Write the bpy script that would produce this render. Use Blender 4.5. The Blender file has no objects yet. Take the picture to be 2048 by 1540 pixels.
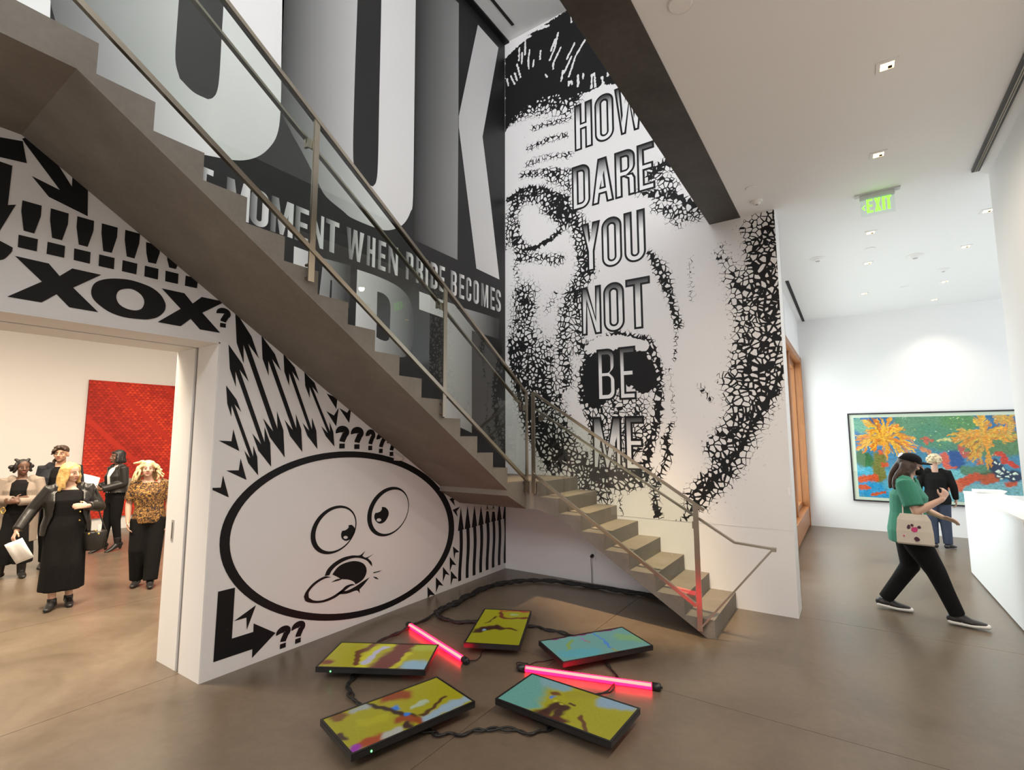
import bpy, bmesh, math, random
import numpy as np
from mathutils import Vector, Matrix, Quaternion
R = math.radians
random.seed(7); np.random.seed(7)
scn = bpy.context.scene
COL = scn.collection
# ------------------------------------------------------------------ camera
cd = bpy.data.cameras.new('camera'); cam = bpy.data.objects.new('camera', cd); COL.objects.link(cam)
PX = 2048.0; CXY = (1024.0, 770.0); VA = (1702.27, 874.37); VB = (-467.45, 880.48)
_a = Vector((VA[0]-CXY[0], VA[1]-CXY[1], 0)); _b = Vector((VB[0]-CXY[0], VB[1]-CXY[1], 0))
FPX = math.sqrt(-_a.dot(_b))
def _cd(p): return Vector((p[0]-CXY[0], p[1]-CXY[1], FPX)).normalized()
_Y = _cd(VA); _X = -_cd(VB); _Z = _X.cross(_Y)
# rows = world axes in camera space (x right, y down, z forward)
right = Vector((_X.x, _Y.x, _Z.x)); down = Vector((_X.y, _Y.y, _Z.y)); fwd = Vector((_X.z, _Y.z, _Z.z))
M = Matrix((right, -down, -fwd)).transposed()
cam.matrix_world = Matrix.Translation((0, 0, 1.9)) @ M.to_4x4()
cd.sensor_fit = 'HORIZONTAL'; cd.sensor_width = 36.0; cd.lens = 36.0*FPX/PX
cd.clip_start = 0.05; cd.clip_end = 200
scn.camera = cam
# ------------------------------------------------------------------ world, light, exposure
w = bpy.data.worlds.new('sky'); scn.world = w; w.use_nodes = True
w.node_tree.nodes['Background'].inputs[0].default_value = (0.80, 0.90, 1.0, 1)
w.node_tree.nodes['Background'].inputs[1].default_value = 2.2
vs = scn.view_settings
vs.view_transform = 'Standard'; vs.look = 'None'; vs.exposure = 0.0; vs.gamma = 1.0; vs.use_curve_mapping = False
def area(name, loc, rot, sx, sy, power, col, spread=180):
    l = bpy.data.lights.new(name, 'AREA'); l.shape = 'RECTANGLE'; l.size = sx; l.size_y = sy; l.energy = power; l.color = col
    l.spread = R(spread)
    o = bpy.data.objects.new(name, l); COL.objects.link(o); o.location = loc; o.rotation_euler = rot
    return o
# daylight standing outside the timber window of the far gallery (faces +x)
area('daylight_window', (-1.35, 9.9, 2.0), (0, R(-90), 0), 3.4, 5.6, 235, (0.92, 0.96, 1.0))
# general fill added behind the camera, where the railing glass mirrors windows
area('entrance_fill', (-0.8, -5.16, 2.0), (R(90), 0, 0), 3.2, 3.6, 62, (1.0, 0.96, 0.91))
# daylight of the desk side of the far gallery
area('daylight_gallery', (6.0, 9.6, 2.35), (0, R(90), 0), 3.8, 4.9, 56, (0.95, 0.97, 1.0))
# unseen fill added at the upper rear, aimed to brighten the back wall
area('upper_fill', (-0.6, -5.16, 6.7), (R(90), 0, 0), 6.0, 2.6, 640, (0.97, 0.98, 1.0))
# ceiling lamps of the left gallery
for xx, yy, pw in ((-6.3, 0.8, 270), (-6.5, 3.4, 190), (-8.8, 0.2, 150), (-8.8, 3.4, 150), (-10.6, 5.0, 30), (-10.6, 1.0, 30)):
    area('gallery_ceiling_lamp', (xx, yy, 4.95), (0, 0, 0), 1.6, 0.5, pw, (1.0, 0.84, 0.64), 155)
# warm spot lamps high over the lower flight and over the landing
def spot(name, loc, aim, power, col, size, blend, soft=.08):
    l = bpy.data.lights.new(name, 'SPOT'); l.energy = power; l.color = col; l.spot_size = R(size); l.spot_blend = blend; l.shadow_soft_size = soft
    o = bpy.data.objects.new(name, l); COL.objects.link(o); o.location = loc; o.rotation_euler = (Vector(aim)-Vector(loc)).to_track_quat('-Z', 'Y').to_euler(); return o
spot('stair_spot', (-2.05, 3.7, 8.2), (-2.05, 5.55, .7), 4300, (1.0, .72, .42), 19, .9)
spot('landing_spot', (-3.1, 3.9, 8.2), (-3.3, 5.5, 1.4), 1900, (1.0, .72, .42), 15, .9)
# ------------------------------------------------------------------ helpers
def mesh_obj(name, bm, mat=None, parent=None, smooth=False):
    me = bpy.data.meshes.new(name); bm.normal_update(); bm.to_mesh(me); bm.free()
    o = bpy.data.objects.new(name, me); COL.objects.link(o)
    if mat: me.materials.append(mat)
    if smooth: me.polygons.foreach_set('use_smooth', [True]*len(me.polygons))
    if parent: o.parent = parent
    return o
def empty(name, loc=(0, 0, 0), rotz=0, parent=None):
    o = bpy.data.objects.new(name, None); COL.objects.link(o); o.location = loc; o.rotation_euler = (0, 0, rotz)
    o.empty_display_size = 0.1
    if parent: o.parent = parent
    return o
def tag(o, label, cat, group=None):
    o['label'] = label; o['category'] = cat
    if group: o['group'] = group
    return o
def wmat(o):
    return o.matrix_basis.copy() if o.parent is None else wmat(o.parent) @ o.matrix_parent_inverse @ o.matrix_basis
def part(o, p):                 # o is built in world coordinates
    o.parent = p; o.matrix_parent_inverse = wmat(p).inverted(); return o
def struct(o): o['kind'] = 'structure'; return o
def bx(bm, a, b):
    x0, y0, z0 = a; x1, y1, z1 = b
    v = [bm.verts.new(p) for p in ((x0,y0,z0),(x1,y0,z0),(x1,y1,z0),(x0,y1,z0),(x0,y0,z1),(x1,y0,z1),(x1,y1,z1),(x0,y1,z1))]
    for f in ((0,3,2,1),(4,5,6,7),(0,1,5,4),(1,2,6,5),(2,3,7,6),(3,0,4,7)): bm.faces.new([v[i] for i in f])
    return v
def box(name, a, b, mat, parent=None, bev=0.0):
    bm = bmesh.new(); bx(bm, a, b)
    if bev: bmesh.ops.bevel(bm, geom=bm.edges[:], offset=bev, segments=2, affect='EDGES', profile=0.5)
    return mesh_obj(name, bm, mat, parent)
def prism(bm, pts, d):          # closed polygon pts (3d, planar) extruded by vector d
    d = Vector(d); a = [bm.verts.new(p) for p in pts]; b = [bm.verts.new(Vector(p)+d) for p in pts]
    n = len(pts); bm.faces.new(a[::-1]); bm.faces.new(b)
    for i in range(n): bm.faces.new((a[i], a[(i+1)%n], b[(i+1)%n], b[i]))
    bmesh.ops.recalc_face_normals(bm, faces=bm.faces[:])
def bar(bm, p, q, wx, wy, up=(0, 0, 1)):   # rectangular bar from p to q
    p = Vector(p); q = Vector(q); t = (q-p).normalized(); s = t.cross(Vector(up))
    if s.length < 1e-4: s = t.cross(Vector((1, 0, 0)))
    s.normalize(); n = s.cross(t).normalized()
    c = [s*(wx/2)*i+n*(wy/2)*j for i, j in ((-1,-1),(1,-1),(1,1),(-1,1))]
    v0 = [bm.verts.new(p+k) for k in c]; v1 = [bm.verts.new(q+k) for k in c]
    bm.faces.new(v0[::-1]); bm.faces.new(v1)
    for i in range(4): bm.faces.new((v0[i], v0[(i+1)%4], v1[(i+1)%4], v1[i]))
    bmesh.ops.recalc_face_normals(bm, faces=bm.faces[:])
def loft(bm, rings, cap=True):
    vs_ = [[bm.verts.new(p) for p in r] for r in rings]; n = len(rings[0])
    for a, b in zip(vs_[:-1], vs_[1:]):
        for i in range(n): bm.faces.new((a[i], a[(i+1)%n], b[(i+1)%n], b[i]))
    if cap: bm.faces.new(vs_[0][::-1]); bm.faces.new(vs_[-1])
    return vs_
def frame_of(t, ref=None):
    t = t.normalized(); ref = Vector(ref) if ref is not None else (Vector((0, 1, 0)) if abs(t.z) > .7 else Vector((0, 0, 1)))
    s = t.cross(ref)
    if s.length < 1e-4: s = t.cross(Vector((1, 0, 0)))
    s.normalize(); n = s.cross(t).normalized(); return s, n
def tube(bm, pts, rad, n=10, ref=None, cap_round=True):   # rad: float, list of floats or (rs, rn) pairs
    pts = [Vector(p) for p in pts]
    if not isinstance(rad, (list, tuple)): rad = [rad]*len(pts)
    rr = [(r, r) if not isinstance(r, (list, tuple)) else r for r in rad]
    rings = []
    for i, p in enumerate(pts):
        t = (pts[min(i+1, len(pts)-1)]-pts[max(i-1, 0)])
        s, nn = frame_of(t, ref); rings.append((p, s, nn, rr[i], t.normalized()))
    out = []
    def ring(p, s, nn, a, b): return [p+s*(a*math.cos(2*math.pi*k/n))+nn*(b*math.sin(2*math.pi*k/n)) for k in range(n)]
    if cap_round:
        p, s, nn, (a, b), t = rings[0]; m = min(a, b)
        for ang in (80, 50, 25): out.append(ring(p-t*(m*math.sin(R(ang))), s, nn, a*math.cos(R(ang)), b*math.cos(R(ang))))
    for p, s, nn, (a, b), t in rings: out.append(ring(p, s, nn, a, b))
    if cap_round:
        p, s, nn, (a, b), t = rings[-1]; m = min(a, b)
        for ang in (25, 50, 80): out.append(ring(p+t*(m*math.sin(R(ang))), s, nn, a*math.cos(R(ang)), b*math.cos(R(ang))))
    loft(bm, out)
def smooth_path(pts, k=6, closed=False):
    P = [Vector(p) for p in pts]; n = len(P); out = []
    rng = range(n) if closed else range(n-1)
    for i in rng:
        p0 = P[(i-1) % n] if closed or i > 0 else P[0]*2-P[1]
        p1 = P[i]; p2 = P[(i+1) % n]
        p3 = P[(i+2) % n] if closed or i+2 < n else P[-1]*2-P[-2]
        for j in range(k):
            t = j/k
            out.append(0.5*((2*p1)+(p2-p0)*t+(2*p0-5*p1+4*p2-p3)*t*t+(3*p1-p0-3*p2+p3)*t**3))
    if not closed: out.append(P[-1])
    return out
# ------------------------------------------------------------------ materials
MATS = {}
def nt(name):
    m = bpy.data.materials.new(name); m.use_nodes = True; t = m.node_tree; b = t.nodes['Principled BSDF']; MATS[name] = m
    return m, t, b
def N(t, typ, **kw):
    n = t.nodes.new(typ)
    for k, v in kw.items(): setattr(n, k, v)
    return n
def plain(name, col, rough=.6, metal=0.0, bump=0.0, bscale=60, var=0.0, vscale=3.0, spec=.5, sheen=0.0):
    m, t, b = nt(name)
    b.inputs['Base Color'].default_value = (*col, 1); b.inputs['Roughness'].default_value = rough; b.inputs['Metallic'].default_value = metal
    b.inputs['Specular IOR Level'].default_value = spec
    if sheen: b.inputs['Sheen Weight'].default_value = sheen
    tc = N(t, 'ShaderNodeTexCoord')
    if var:
        no = N(t, 'ShaderNodeTexNoise'); no.inputs['Scale'].default_value = vscale; no.inputs['Detail'].default_value = 5
        t.links.new(tc.outputs['Object'], no.inputs['Vector'])
        mx = N(t, 'ShaderNodeMix', data_type='RGBA'); mx.inputs['A'].default_value = (*[c*(1-var) for c in col], 1); mx.inputs['B'].default_value = (*[min(1, c*(1+var)) for c in col], 1)
        t.links.new(no.outputs['Fac'], mx.inputs['Factor']); t.links.new(mx.outputs['Result'], b.inputs['Base Color'])
    if bump:
        no = N(t, 'ShaderNodeTexNoise'); no.inputs['Scale'].default_value = bscale; no.inputs['Detail'].default_value = 4
        t.links.new(tc.outputs['Object'], no.inputs['Vector'])
        bp = N(t, 'ShaderNodeBump'); bp.inputs['Strength'].default_value = bump; bp.inputs['Distance'].default_value = .01
        t.links.new(no.outputs['Fac'], bp.inputs['Height']); t.links.new(bp.outputs['Normal'], b.inputs['Normal'])
    return m
def emis(name, col, strength):
    m, t, b = nt(name); b.inputs['Base Color'].default_value = (0, 0, 0, 1)
    b.inputs['Emission Color'].default_value = (*col, 1); b.inputs['Emission Strength'].default_value = strength
    # fine grain so that the surface is not a flat card
    tc = N(t, 'ShaderNodeTexCoord'); no = N(t, 'ShaderNodeTexNoise'); no.inputs['Scale'].default_value = 40
    t.links.new(tc.outputs['Object'], no.inputs['Vector'])
    mr = N(t, 'ShaderNodeMapRange'); mr.inputs['To Min'].default_value = strength*.95; mr.inputs['To Max'].default_value = strength*1.05
    t.links.new(no.outputs['Fac'], mr.inputs['Value']); t.links.new(mr.outputs['Result'], b.inputs['Emission Strength'])
    return m
def concrete(name, c0, c1, rough, scale=1.2, bump=.08, spec=.5):
    m, t, b = nt(name); tc = N(t, 'ShaderNodeTexCoord')
    n1 = N(t, 'ShaderNodeTexNoise'); n1.inputs['Scale'].default_value = scale; n1.inputs['Detail'].default_value = 8; n1.inputs['Roughness'].default_value = .6; n1.inputs['Distortion'].default_value = .6
    n2 = N(t, 'ShaderNodeTexNoise'); n2.inputs['Scale'].default_value = scale*18; n2.inputs['Detail'].default_value = 6
    t.links.new(tc.outputs['Object'], n1.inputs['Vector']); t.links.new(tc.outputs['Object'], n2.inputs['Vector'])
    ad = N(t, 'ShaderNodeMath', operation='MULTIPLY_ADD'); ad.inputs[1].default_value = .28
    t.links.new(n2.outputs['Fac'], ad.inputs[0]); t.links.new(n1.outputs['Fac'], ad.inputs[2])
    mr = N(t, 'ShaderNodeMapRange'); mr.inputs['From Min'].default_value = .42; mr.inputs['From Max'].default_value = .86
    t.links.new(ad.outputs[0], mr.inputs['Value'])
    mx = N(t, 'ShaderNodeMix', data_type='RGBA'); mx.inputs['A'].default_value = (*c0, 1); mx.inputs['B'].default_value = (*c1, 1)
    t.links.new(mr.outputs['Result'], mx.inputs['Factor']); t.links.new(mx.outputs['Result'], b.inputs['Base Color'])
    r2 = N(t, 'ShaderNodeMapRange'); r2.inputs['To Min'].default_value = rough-.1; r2.inputs['To Max'].default_value = rough+.1
    t.links.new(n1.outputs['Fac'], r2.inputs['Value']); t.links.new(r2.outputs['Result'], b.inputs['Roughness'])
    b.inputs['Specular IOR Level'].default_value = spec
    bp = N(t, 'ShaderNodeBump'); bp.inputs['Strength'].default_value = bump; bp.inputs['Distance'].default_value = .01
    t.links.new(n2.outputs['Fac'], bp.inputs['Height']); t.links.new(bp.outputs['Normal'], b.inputs['Normal'])
    return m
def wood(name, c0, c1, axis='Z'):
    m, t, b = nt(name); tc = N(t, 'ShaderNodeTexCoord'); mp = N(t, 'ShaderNodeMapping')
    mp.inputs['Scale'].default_value = (14, 14, 1.2) if axis == 'Z' else (14, 1.2, 14)
    n1 = N(t, 'ShaderNodeTexNoise'); n1.inputs['Scale'].default_value = 2.5; n1.inputs['Detail'].default_value = 6; n1.inputs['Distortion'].default_value = .8
    t.links.new(tc.outputs['Object'], mp.inputs['Vector']); t.links.new(mp.outputs['Vector'], n1.inputs['Vector'])
    mx = N(t, 'ShaderNodeMix', data_type='RGBA'); mx.inputs['A'].default_value = (*c0, 1); mx.inputs['B'].default_value = (*c1, 1)
    t.links.new(n1.outputs['Fac'], mx.inputs['Factor']); t.links.new(mx.outputs['Result'], b.inputs['Base Color'])
    b.inputs['Roughness'].default_value = .42
    return m
def glass(name, tint=(.94, .98, .96), ior=1.5):
    m, t, b = nt(name); t.nodes.remove(b); out = t.nodes['Material Output']
    tr = N(t, 'ShaderNodeBsdfTransparent'); tr.inputs[0].default_value = (*tint, 1)
    gl = N(t, 'ShaderNodeBsdfGlossy'); gl.inputs['Roughness'].default_value = .01; gl.inputs[0].default_value = (1, 1, 1, 1)
    fr = N(t, 'ShaderNodeFresnel'); fr.inputs['IOR'].default_value = ior
    ge = N(t, 'ShaderNodeNewGeometry'); sb = N(t, 'ShaderNodeMath', operation='SUBTRACT'); sb.inputs[0].default_value = 1.0; t.links.new(ge.outputs['Backfacing'], sb.inputs[1])
    mu_ = N(t, 'ShaderNodeMath', operation='MULTIPLY'); t.links.new(fr.outputs[0], mu_.inputs[0]); t.links.new(sb.outputs[0], mu_.inputs[1])
    mx = N(t, 'ShaderNodeMixShader'); t.links.new(mu_.outputs[0], mx.inputs[0]); t.links.new(tr.outputs[0], mx.inputs[1]); t.links.new(gl.outputs[0], mx.inputs[2])
    t.links.new(mx.outputs[0], out.inputs['Surface']); return m
def attr_mat(name, attr='Col', rough=.6, emit=0.0, noise=0.0, nscale=40, noise_vec=(1, 1, 1)):
    m, t, b = nt(name); a = N(t, 'ShaderNodeAttribute', attribute_name=attr)
    src = a.outputs['Color']
    if noise:
        tc = N(t, 'ShaderNodeTexCoord'); no = N(t, 'ShaderNodeTexNoise'); no.inputs['Scale'].default_value = nscale; no.inputs['Detail'].default_value = 4
        mp = N(t, 'ShaderNodeMapping'); mp.inputs['Scale'].default_value = noise_vec
        t.links.new(tc.outputs['Object'], mp.inputs['Vector']); t.links.new(mp.outputs['Vector'], no.inputs['Vector'])
        mr = N(t, 'ShaderNodeMapRange'); mr.inputs['From Min'].default_value = .3; mr.inputs['From Max'].default_value = .7; mr.inputs['To Min'].default_value = 1-noise; mr.inputs['To Max'].default_value = 1+noise
        t.links.new(no.outputs['Fac'], mr.inputs['Value'])
        vm = N(t, 'ShaderNodeVectorMath', operation='SCALE'); t.links.new(src, vm.inputs[0]); t.links.new(mr.outputs['Result'], vm.inputs['Scale']); src = vm.outputs[0]
    if emit:
        b.inputs['Base Color'].default_value = (.01, .01, .01, 1); t.links.new(src, b.inputs['Emission Color']); b.inputs['Emission Strength'].default_value = emit
    else: t.links.new(src, b.inputs['Base Color'])
    b.inputs['Roughness'].default_value = rough; return m
white = plain('white_paint', (.80, .79, .78), .7, bump=.03, bscale=150)
mural_white = plain('mural_vinyl_white', (.78, .77, .77), .55, bump=.02, bscale=90)
ceil_m = plain('ceiling_paint', (.84, .84, .83), .8, bump=.02, bscale=120)
vinyl = plain('black_vinyl', (.009, .009, .010), .5, bump=.02, bscale=80, spec=.22)
floor_m = concrete('polished_concrete', (.098, .072, .049), (.180, .139, .099), .32, .9, .03, .6)
stair_m = concrete('stair_concrete', (.165, .145, .120), (.235, .212, .180), .7, 1.6, .08, .3)
soffit_m = stair_m
beam_m = concrete('blackened_steel', (.034, .030, .026), (.085, .076, .066), .5, 1.4, .04, .4)
steel = plain('brushed_steel', (.40, .35, .28), .28, 1.0, bump=.02, bscale=200)
steel_d = plain('dark_steel', (.10, .085, .07), .35, 1.0, bump=.02, bscale=200)
black_pl = plain('black_plastic', (.012, .012, .013), .35, bump=.03, bscale=120)
black_rub = plain('black_rubber', (.010, .010, .010), .6, bump=.05, bscale=150)
wood_m = wood('cedar_wood', (.22, .075, .022), (.42, .17, .055))
wood_my = wood('cedar_wood_rail', (.22, .075, .022), (.42, .17, .055), 'Y')
pane_m = glass('clear_glass'); rail_glass = glass('railing_glass', (.90, .925, .905), 1.55)
slot_m = plain('shadow_gap', (.02, .02, .02), .9, var=.2)
slot_g = plain('slot_aluminium', (.30, .28, .26), .5, .3, var=.1)
# ------------------------------------------------------------------ the shell
XL = -4.33; YB = 6.24; ZC = 4.5; ZH = 8.36; XR = 1.29; YG = 12.83; XI = -5.09; XS = -1.28; XSB = -0.93
DY1 = 2.057; DY0 = -1.7; DZ = 2.705
# floor slabs with saw-cut joints
fl = struct(box('floor', (-13.4, -5.2, -.30), (6.2, 13.0, -.004), slot_m))
gx = [-13.4, -9.5, -7.1, -4.655, -2.222, 2.65, 6.2]; gy = [-5.2, -.8, 3.96, 6.33, 13.0]
for i in range(len(gx)-1):
    for j in range(len(gy)-1):
        g = .0022
        box('slab', (gx[i]+g, gy[j]+g, -.03), (gx[i+1]-g, gy[j+1]-g, 0), floor_m, fl)
# left wall with the door opening to the left gallery
bm = bmesh.new()
bx(bm, (XI, -5.2, 0), (XL, DY0, ZH)); bx(bm, (XI, DY1, 0), (XL, YB+.4, ZH)); bx(bm, (XI, DY0, DZ), (XL, DY1, ZH))
struct(mesh_obj('wall_left', bm, mural_white))
# door lining: jamb, head and the slot of the sliding door
bm = bmesh.new(); bx(bm, (-5.086, DY1-.012, 0), (-4.72, DY1+.001, DZ)); bx(bm, (-4.68, DY1-.012, 0), (-4.332, DY1+.001, DZ))
bx(bm, (-5.086, DY0, DZ-.012), (-4.72, DY1, DZ+.001)); bx(bm, (-4.68, DY0, DZ-.012), (-4.332, DY1, DZ+.001))
dr = struct(mesh_obj('door_1', bm, white))
box('slot', (-4.72, DY1-.004, 0), (-4.68, DY1+.0015, DZ), slot_g, dr)
box('slot', (-4.72, DY0, DZ-.004), (-4.68, DY1, DZ+.0015), slot_g, dr)
box('door_edge', (-4.752, DY1-.018, 0.01), (-4.724, DY1-.011, DZ-.015), white, dr)
pl = box('pull_plate', (-4.965, DY1-.0165, 1.02), (-4.925, DY1-.0118, 1.2), plain('pull_plate_metal', (.55, .54, .52), .4, .6), dr)
box('finger_slot', (-4.950, DY1-.0175, 1.04), (-4.940, DY1-.0160, 1.18), slot_m, pl)
# back wall with the big portrait
struct(box('wall_back', (XL, YB, 0), (-.572, YB+.4, ZH), mural_white))
# stairwell and upper floor
struct(box('ceiling_stairwell', (-5.1, -5.2, ZH), (3.3, YB+.4, ZH+.2), ceil_m))
struct(box('ceiling', (XSB, -5.2, ZC), (6.2, 13.0, ZC+.45), ceil_m))
struct(box('trim_1', (XS, -5.2, ZC-.006), (XSB, YB, ZC+.45), beam_m))
struct(box('wall_upper', (3.1, -5.2, ZC+.45), (3.3, YB+.4, ZH), white))
struct(box('wall_upper_back', (-.572, YB, ZC+.45), (3.1, YB+.4, ZH), white))
struct(box('wall_rear', (XI, -5.4, 0), (3.3, -5.2, ZH), white))
for nm, (xa, xb, za, zb) in (('entrance_fill_frame', (-2.45, .85, .15, 3.85)), ('upper_fill_frame', (-3.65, 2.45, 5.35, 8.05))):      # unseen frames added around the two rear fill lamps
    bm = bmesh.new()
    for a, b_ in (((xa, za), (xb, za+.06)), ((xa, zb-.06), (xb, zb)), ((xa, za), (xa+.06, zb)), ((xb-.06, za), (xb, zb)), (((xa+xb)/2-.03, za), ((xa+xb)/2+.03, zb))): bx(bm, (a[0], -5.2, a[1]), (b_[0], -5.10, b_[1]))
    struct(mesh_obj(nm, bm, steel_d))
bm = bmesh.new(); bx(bm, (XL+.002, 4.6, ZH-.03), (XL+.09, YB, ZH+.001)); struct(mesh_obj('trim_2', bm, vinyl))
box('ceiling_slot', (XL+.30, -1.0, ZH-.012), (XL+.345, 6.0, ZH-.001), slot_m, bpy.data.objects['ceiling_stairwell'])
# right wall and gallery walls
struct(box('wall_right', (XR, -5.2, 0), (XR+.35, 6.55, ZC), white))
struct(box('wall_far', (-1.3, YG, 0), (6.2, YG+.2, ZC), white))
bm = bmesh.new(); bx(bm, (5.9, 6.2, 0), (6.1, 13.0, .4)); bx(bm, (5.9, 6.2, 4.3), (6.1, 13.0, ZC)); bx(bm, (5.9, 6.2, .4), (6.1, 7.1, 4.3)); bx(bm, (5.9, 12.1, .4), (6.1, 13.0, 4.3))
struct(mesh_obj('wall_desk_side', bm, white))
struct(box('wall_desk_back', (XR+.35, 6.2, 0), (5.9, 6.4, ZC), white))
# corridor wall with the timber window
XW = -.86; WZ = 3.66; WY0 = 7.15; WY1 = 12.80
bm = bmesh.new(); bx(bm, (XW-.28, YB+.4, 0), (XW, WY0, ZC)); bx(bm, (XW-.28, WY0, WZ), (XW, YG, ZC)); bx(bm, (XW-.28, WY1, 0), (XW, YG, WZ))
bx(bm, (XW-.28, YB+.38, 0), (-.572, YB+.402, ZC))
struct(mesh_obj('wall_corridor', bm, white))
win = struct(box('window_1', (XW-.26, WY0, 0), (XW-.02, WY1, .05), wood_my))
def wfr(name, a, b, m=wood_m, par=None): return box(name, a, b, m, par or win, .004)
wfr('window_frame', (XW-.26, WY0, WZ-.12), (XW+.03, WY1, WZ), wood_my)
wfr('window_frame', (XW-.26, WY0, .05), (XW+.02, WY1, .42), wood_my)
wfr('window_frame', (XW-.26, WY1-.14, .0), (XW+.035, WY1, WZ)); wfr('window_frame', (XW-.26, WY0, .0), (XW+.03, WY0+.14, WZ))
for k in (1, 2):
    y = WY0+(WY1-WY0)*k/3; wfr('mullion', (XW-.22, y-.06, .42), (XW-.04, y+.06, WZ-.12))
for k in range(3):
    y0 = WY0+(WY1-WY0)*k/3+.07; y1 = WY0+(WY1-WY0)*(k+1)/3-.07
    s = wfr('sash', (XW-.18, y0, WZ-.24), (XW-.10, y1, WZ-.12), wood_my); wfr('sash', (XW-.18, y0, .42), (XW-.10, y1, .52), wood_my)
    wfr('sash', (XW-.18, y0, .5), (XW-.10, y0+.09, WZ-.2)); wfr('sash', (XW-.18, y1-.09, .5), (XW-.10, y1, WZ-.2))
    box('pane', (XW-.145, y0+.08, .5), (XW-.135, y1-.08, WZ-.2), pane_m, win)
struct(box('ground_outside', (-9.0, 6.7, -.2), (XW-.3, 13.0, -.05), concrete('paving_outside', (.45, .44, .42), (.6, .58, .55), .8)))
# left gallery
struct(box('wall_gallery', (-13.35, -5.2, 0), (-13.14, 9.0, 5.0), white))
struct(box('wall_gallery_side', (-13.14, 8.9, 0), (XI, 9.1, 5.0), white)); struct(box('wall_gallery_front', (-13.14, -5.3, 0), (XI, -5.1, 5.0), white))
struct(box('ceiling_gallery', (-13.35, -5.2, 5.0), (XI, 9.1, 5.2), ceil_m))
struct(box('baseboard_gallery', (-13.138, -5.1, 0), (-13.12, 8.9, .20), plain('baseboard_white', (.86, .85, .83), .5, bump=.02)))
# ------------------------------------------------------------------ stairs
st = tag(empty('staircase', (-1.18, 5.7, 0)), 'raw concrete staircase with two flights turning at a corner landing', 'staircase')
YF = 5.184; XU = -3.293; LZ = 1.375; RZ = LZ/8; TX = .278; X0 = -1.182
def xr(k): return X0-TX*k            # x of riser k (0..7)
for k in range(8):                    # lower flight, rises towards -x
    xa = xr(k); xb = xr(k+1); zt = RZ*(k+1)
    def sof(x): return max(0.0, min(1.055, (-(x+1.262))*.622))
    if k == 7: xb = XU+.0
    pts = [(xa, zt), (xb, zt), (xb, sof(xb))]
    if k == 0: pts += [(-1.262, 0), (xa, 0)]
    else: pts += [(xa, sof(xa))]
    if k == 7: pts = [(xa, zt), (xb, zt), (xb, 1.055), (-2.96, 1.055), (xa, sof(xa))] if xa > -2.96 else [(xa, zt), (xb, zt), (xb, 1.055), (xa, 1.055)]
    bm = bmesh.new(); prism(bm, [(x, YF, z) for x, z in pts], (0, YB-.003-YF, 0)); part(mesh_obj('step', bm, stair_m), st)
YR0 = 4.787; TY = .2823
bm = bmesh.new(); prism(bm, [(XU, YF, LZ), (XU, YR0, LZ), (XU, YR0, 1.245), (XU, YF, 1.055)], (XL+.003-XU, 0, 0)); part(mesh_obj('landing', bm, stair_m), st)
bm = bmesh.new(); bx(bm, (XL+.003, YF, 1.055), (XU, YB-.003, LZ)); part(mesh_obj('landing', bm, stair_m), st)
RU = .1785
def usof(y): return min(3.86, 1.055+(YF-y)*.633)
for k in range(15):
    ya = YR0-TY*k; yb = YR0-TY*(k+1); zt = 1.385+RU*(k+1)
    pts = [(ya, zt), (yb, zt), (yb, usof(yb)), (ya, usof(ya))]
    if usof(yb) >= 3.86 > usof(ya):
        yk = YF-(3.86-1.055)/.633; pts = [(ya, zt), (yb, zt), (yb, 3.86), (yk, 3.86), (ya, usof(ya))]
    bm = bmesh.new(); prism(bm, [(XU, y, z) for y, z in pts], (XL+.003-XU, 0, 0)); part(mesh_obj('step', bm, stair_m), st)
yt = YR0-TY*15
bm = bmesh.new(); bx(bm, (XL+.003, -2.6, 3.86), (XU, yt, 1.385+RU*15)); part(mesh_obj('upper_landing', bm, stair_m), st)
# ------------------------------------------------------------------ railing
rl = tag(empty('stair_railing', (XU+.04, 5.14, 1.25)), 'stainless steel stair railing with clear glass panels along both flights', 'railing')
XP = -3.25; YP = 5.14
def upt(y): return 4.344-(y-2.144)*.633
def upb(y): return 3.294-(y-2.16)*.638
def post(p, q, wx, wy, up):
    bm = bmesh.new(); bar(bm, p, q, wx, wy, up); return part(mesh_obj('post', bm, steel), rl)

def standoffs(po, pts, d):
    for a in pts:
        bm = bmesh.new(); a = Vector(a); tube(bm, [a, a+Vector(d)], .012, 8, cap_round=False); part(mesh_obj('standoff', bm, steel), po)
UPY = [-1.2, .28, 2.155, 3.645, 5.135]
for y in UPY:
    zb = upb(y)-.24 if y < 5 else 1.25
    po = post((XP, y, zb), (XP, y, upt(y)), .012, .05, (0, 1, 0))
    standoffs(po, [(XP-.002, y-.012, zb+.03), (XP-.002, y-.012, zb+.13)], (-.045, 0, 0))
def rail(name, pts, wx, wy, m, up=(0, 0, 1)):
    bm = bmesh.new()
    for p, q in zip(pts[:-1], pts[1:]): bar(bm, p, q, wx, wy, up)
    return part(mesh_obj(name, bm, m), rl)
ye = UPY[-1]
rail('top_rail', [(XP, -1.2, upt(-1.2)), (XP, ye, upt(ye))], .022, .03, steel)
rail('top_rail_cover', [(XP-.02, -1.2, upt(-1.2)-.012), (XP-.02, ye, upt(ye)-.012)], .02, .022, steel_d)
rail('bottom_rail', [(XP, -1.2, upb(-1.2)), (XP, ye, upb(ye))], .03, .034, steel)
hr = lambda y: 4.176-(y-2.141)*.6245
rail('handrail', [(XP-.08, -1.2, hr(-1.2)), (XP-.08, ye-.02, hr(ye-.02))], .038, .018, steel)
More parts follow.
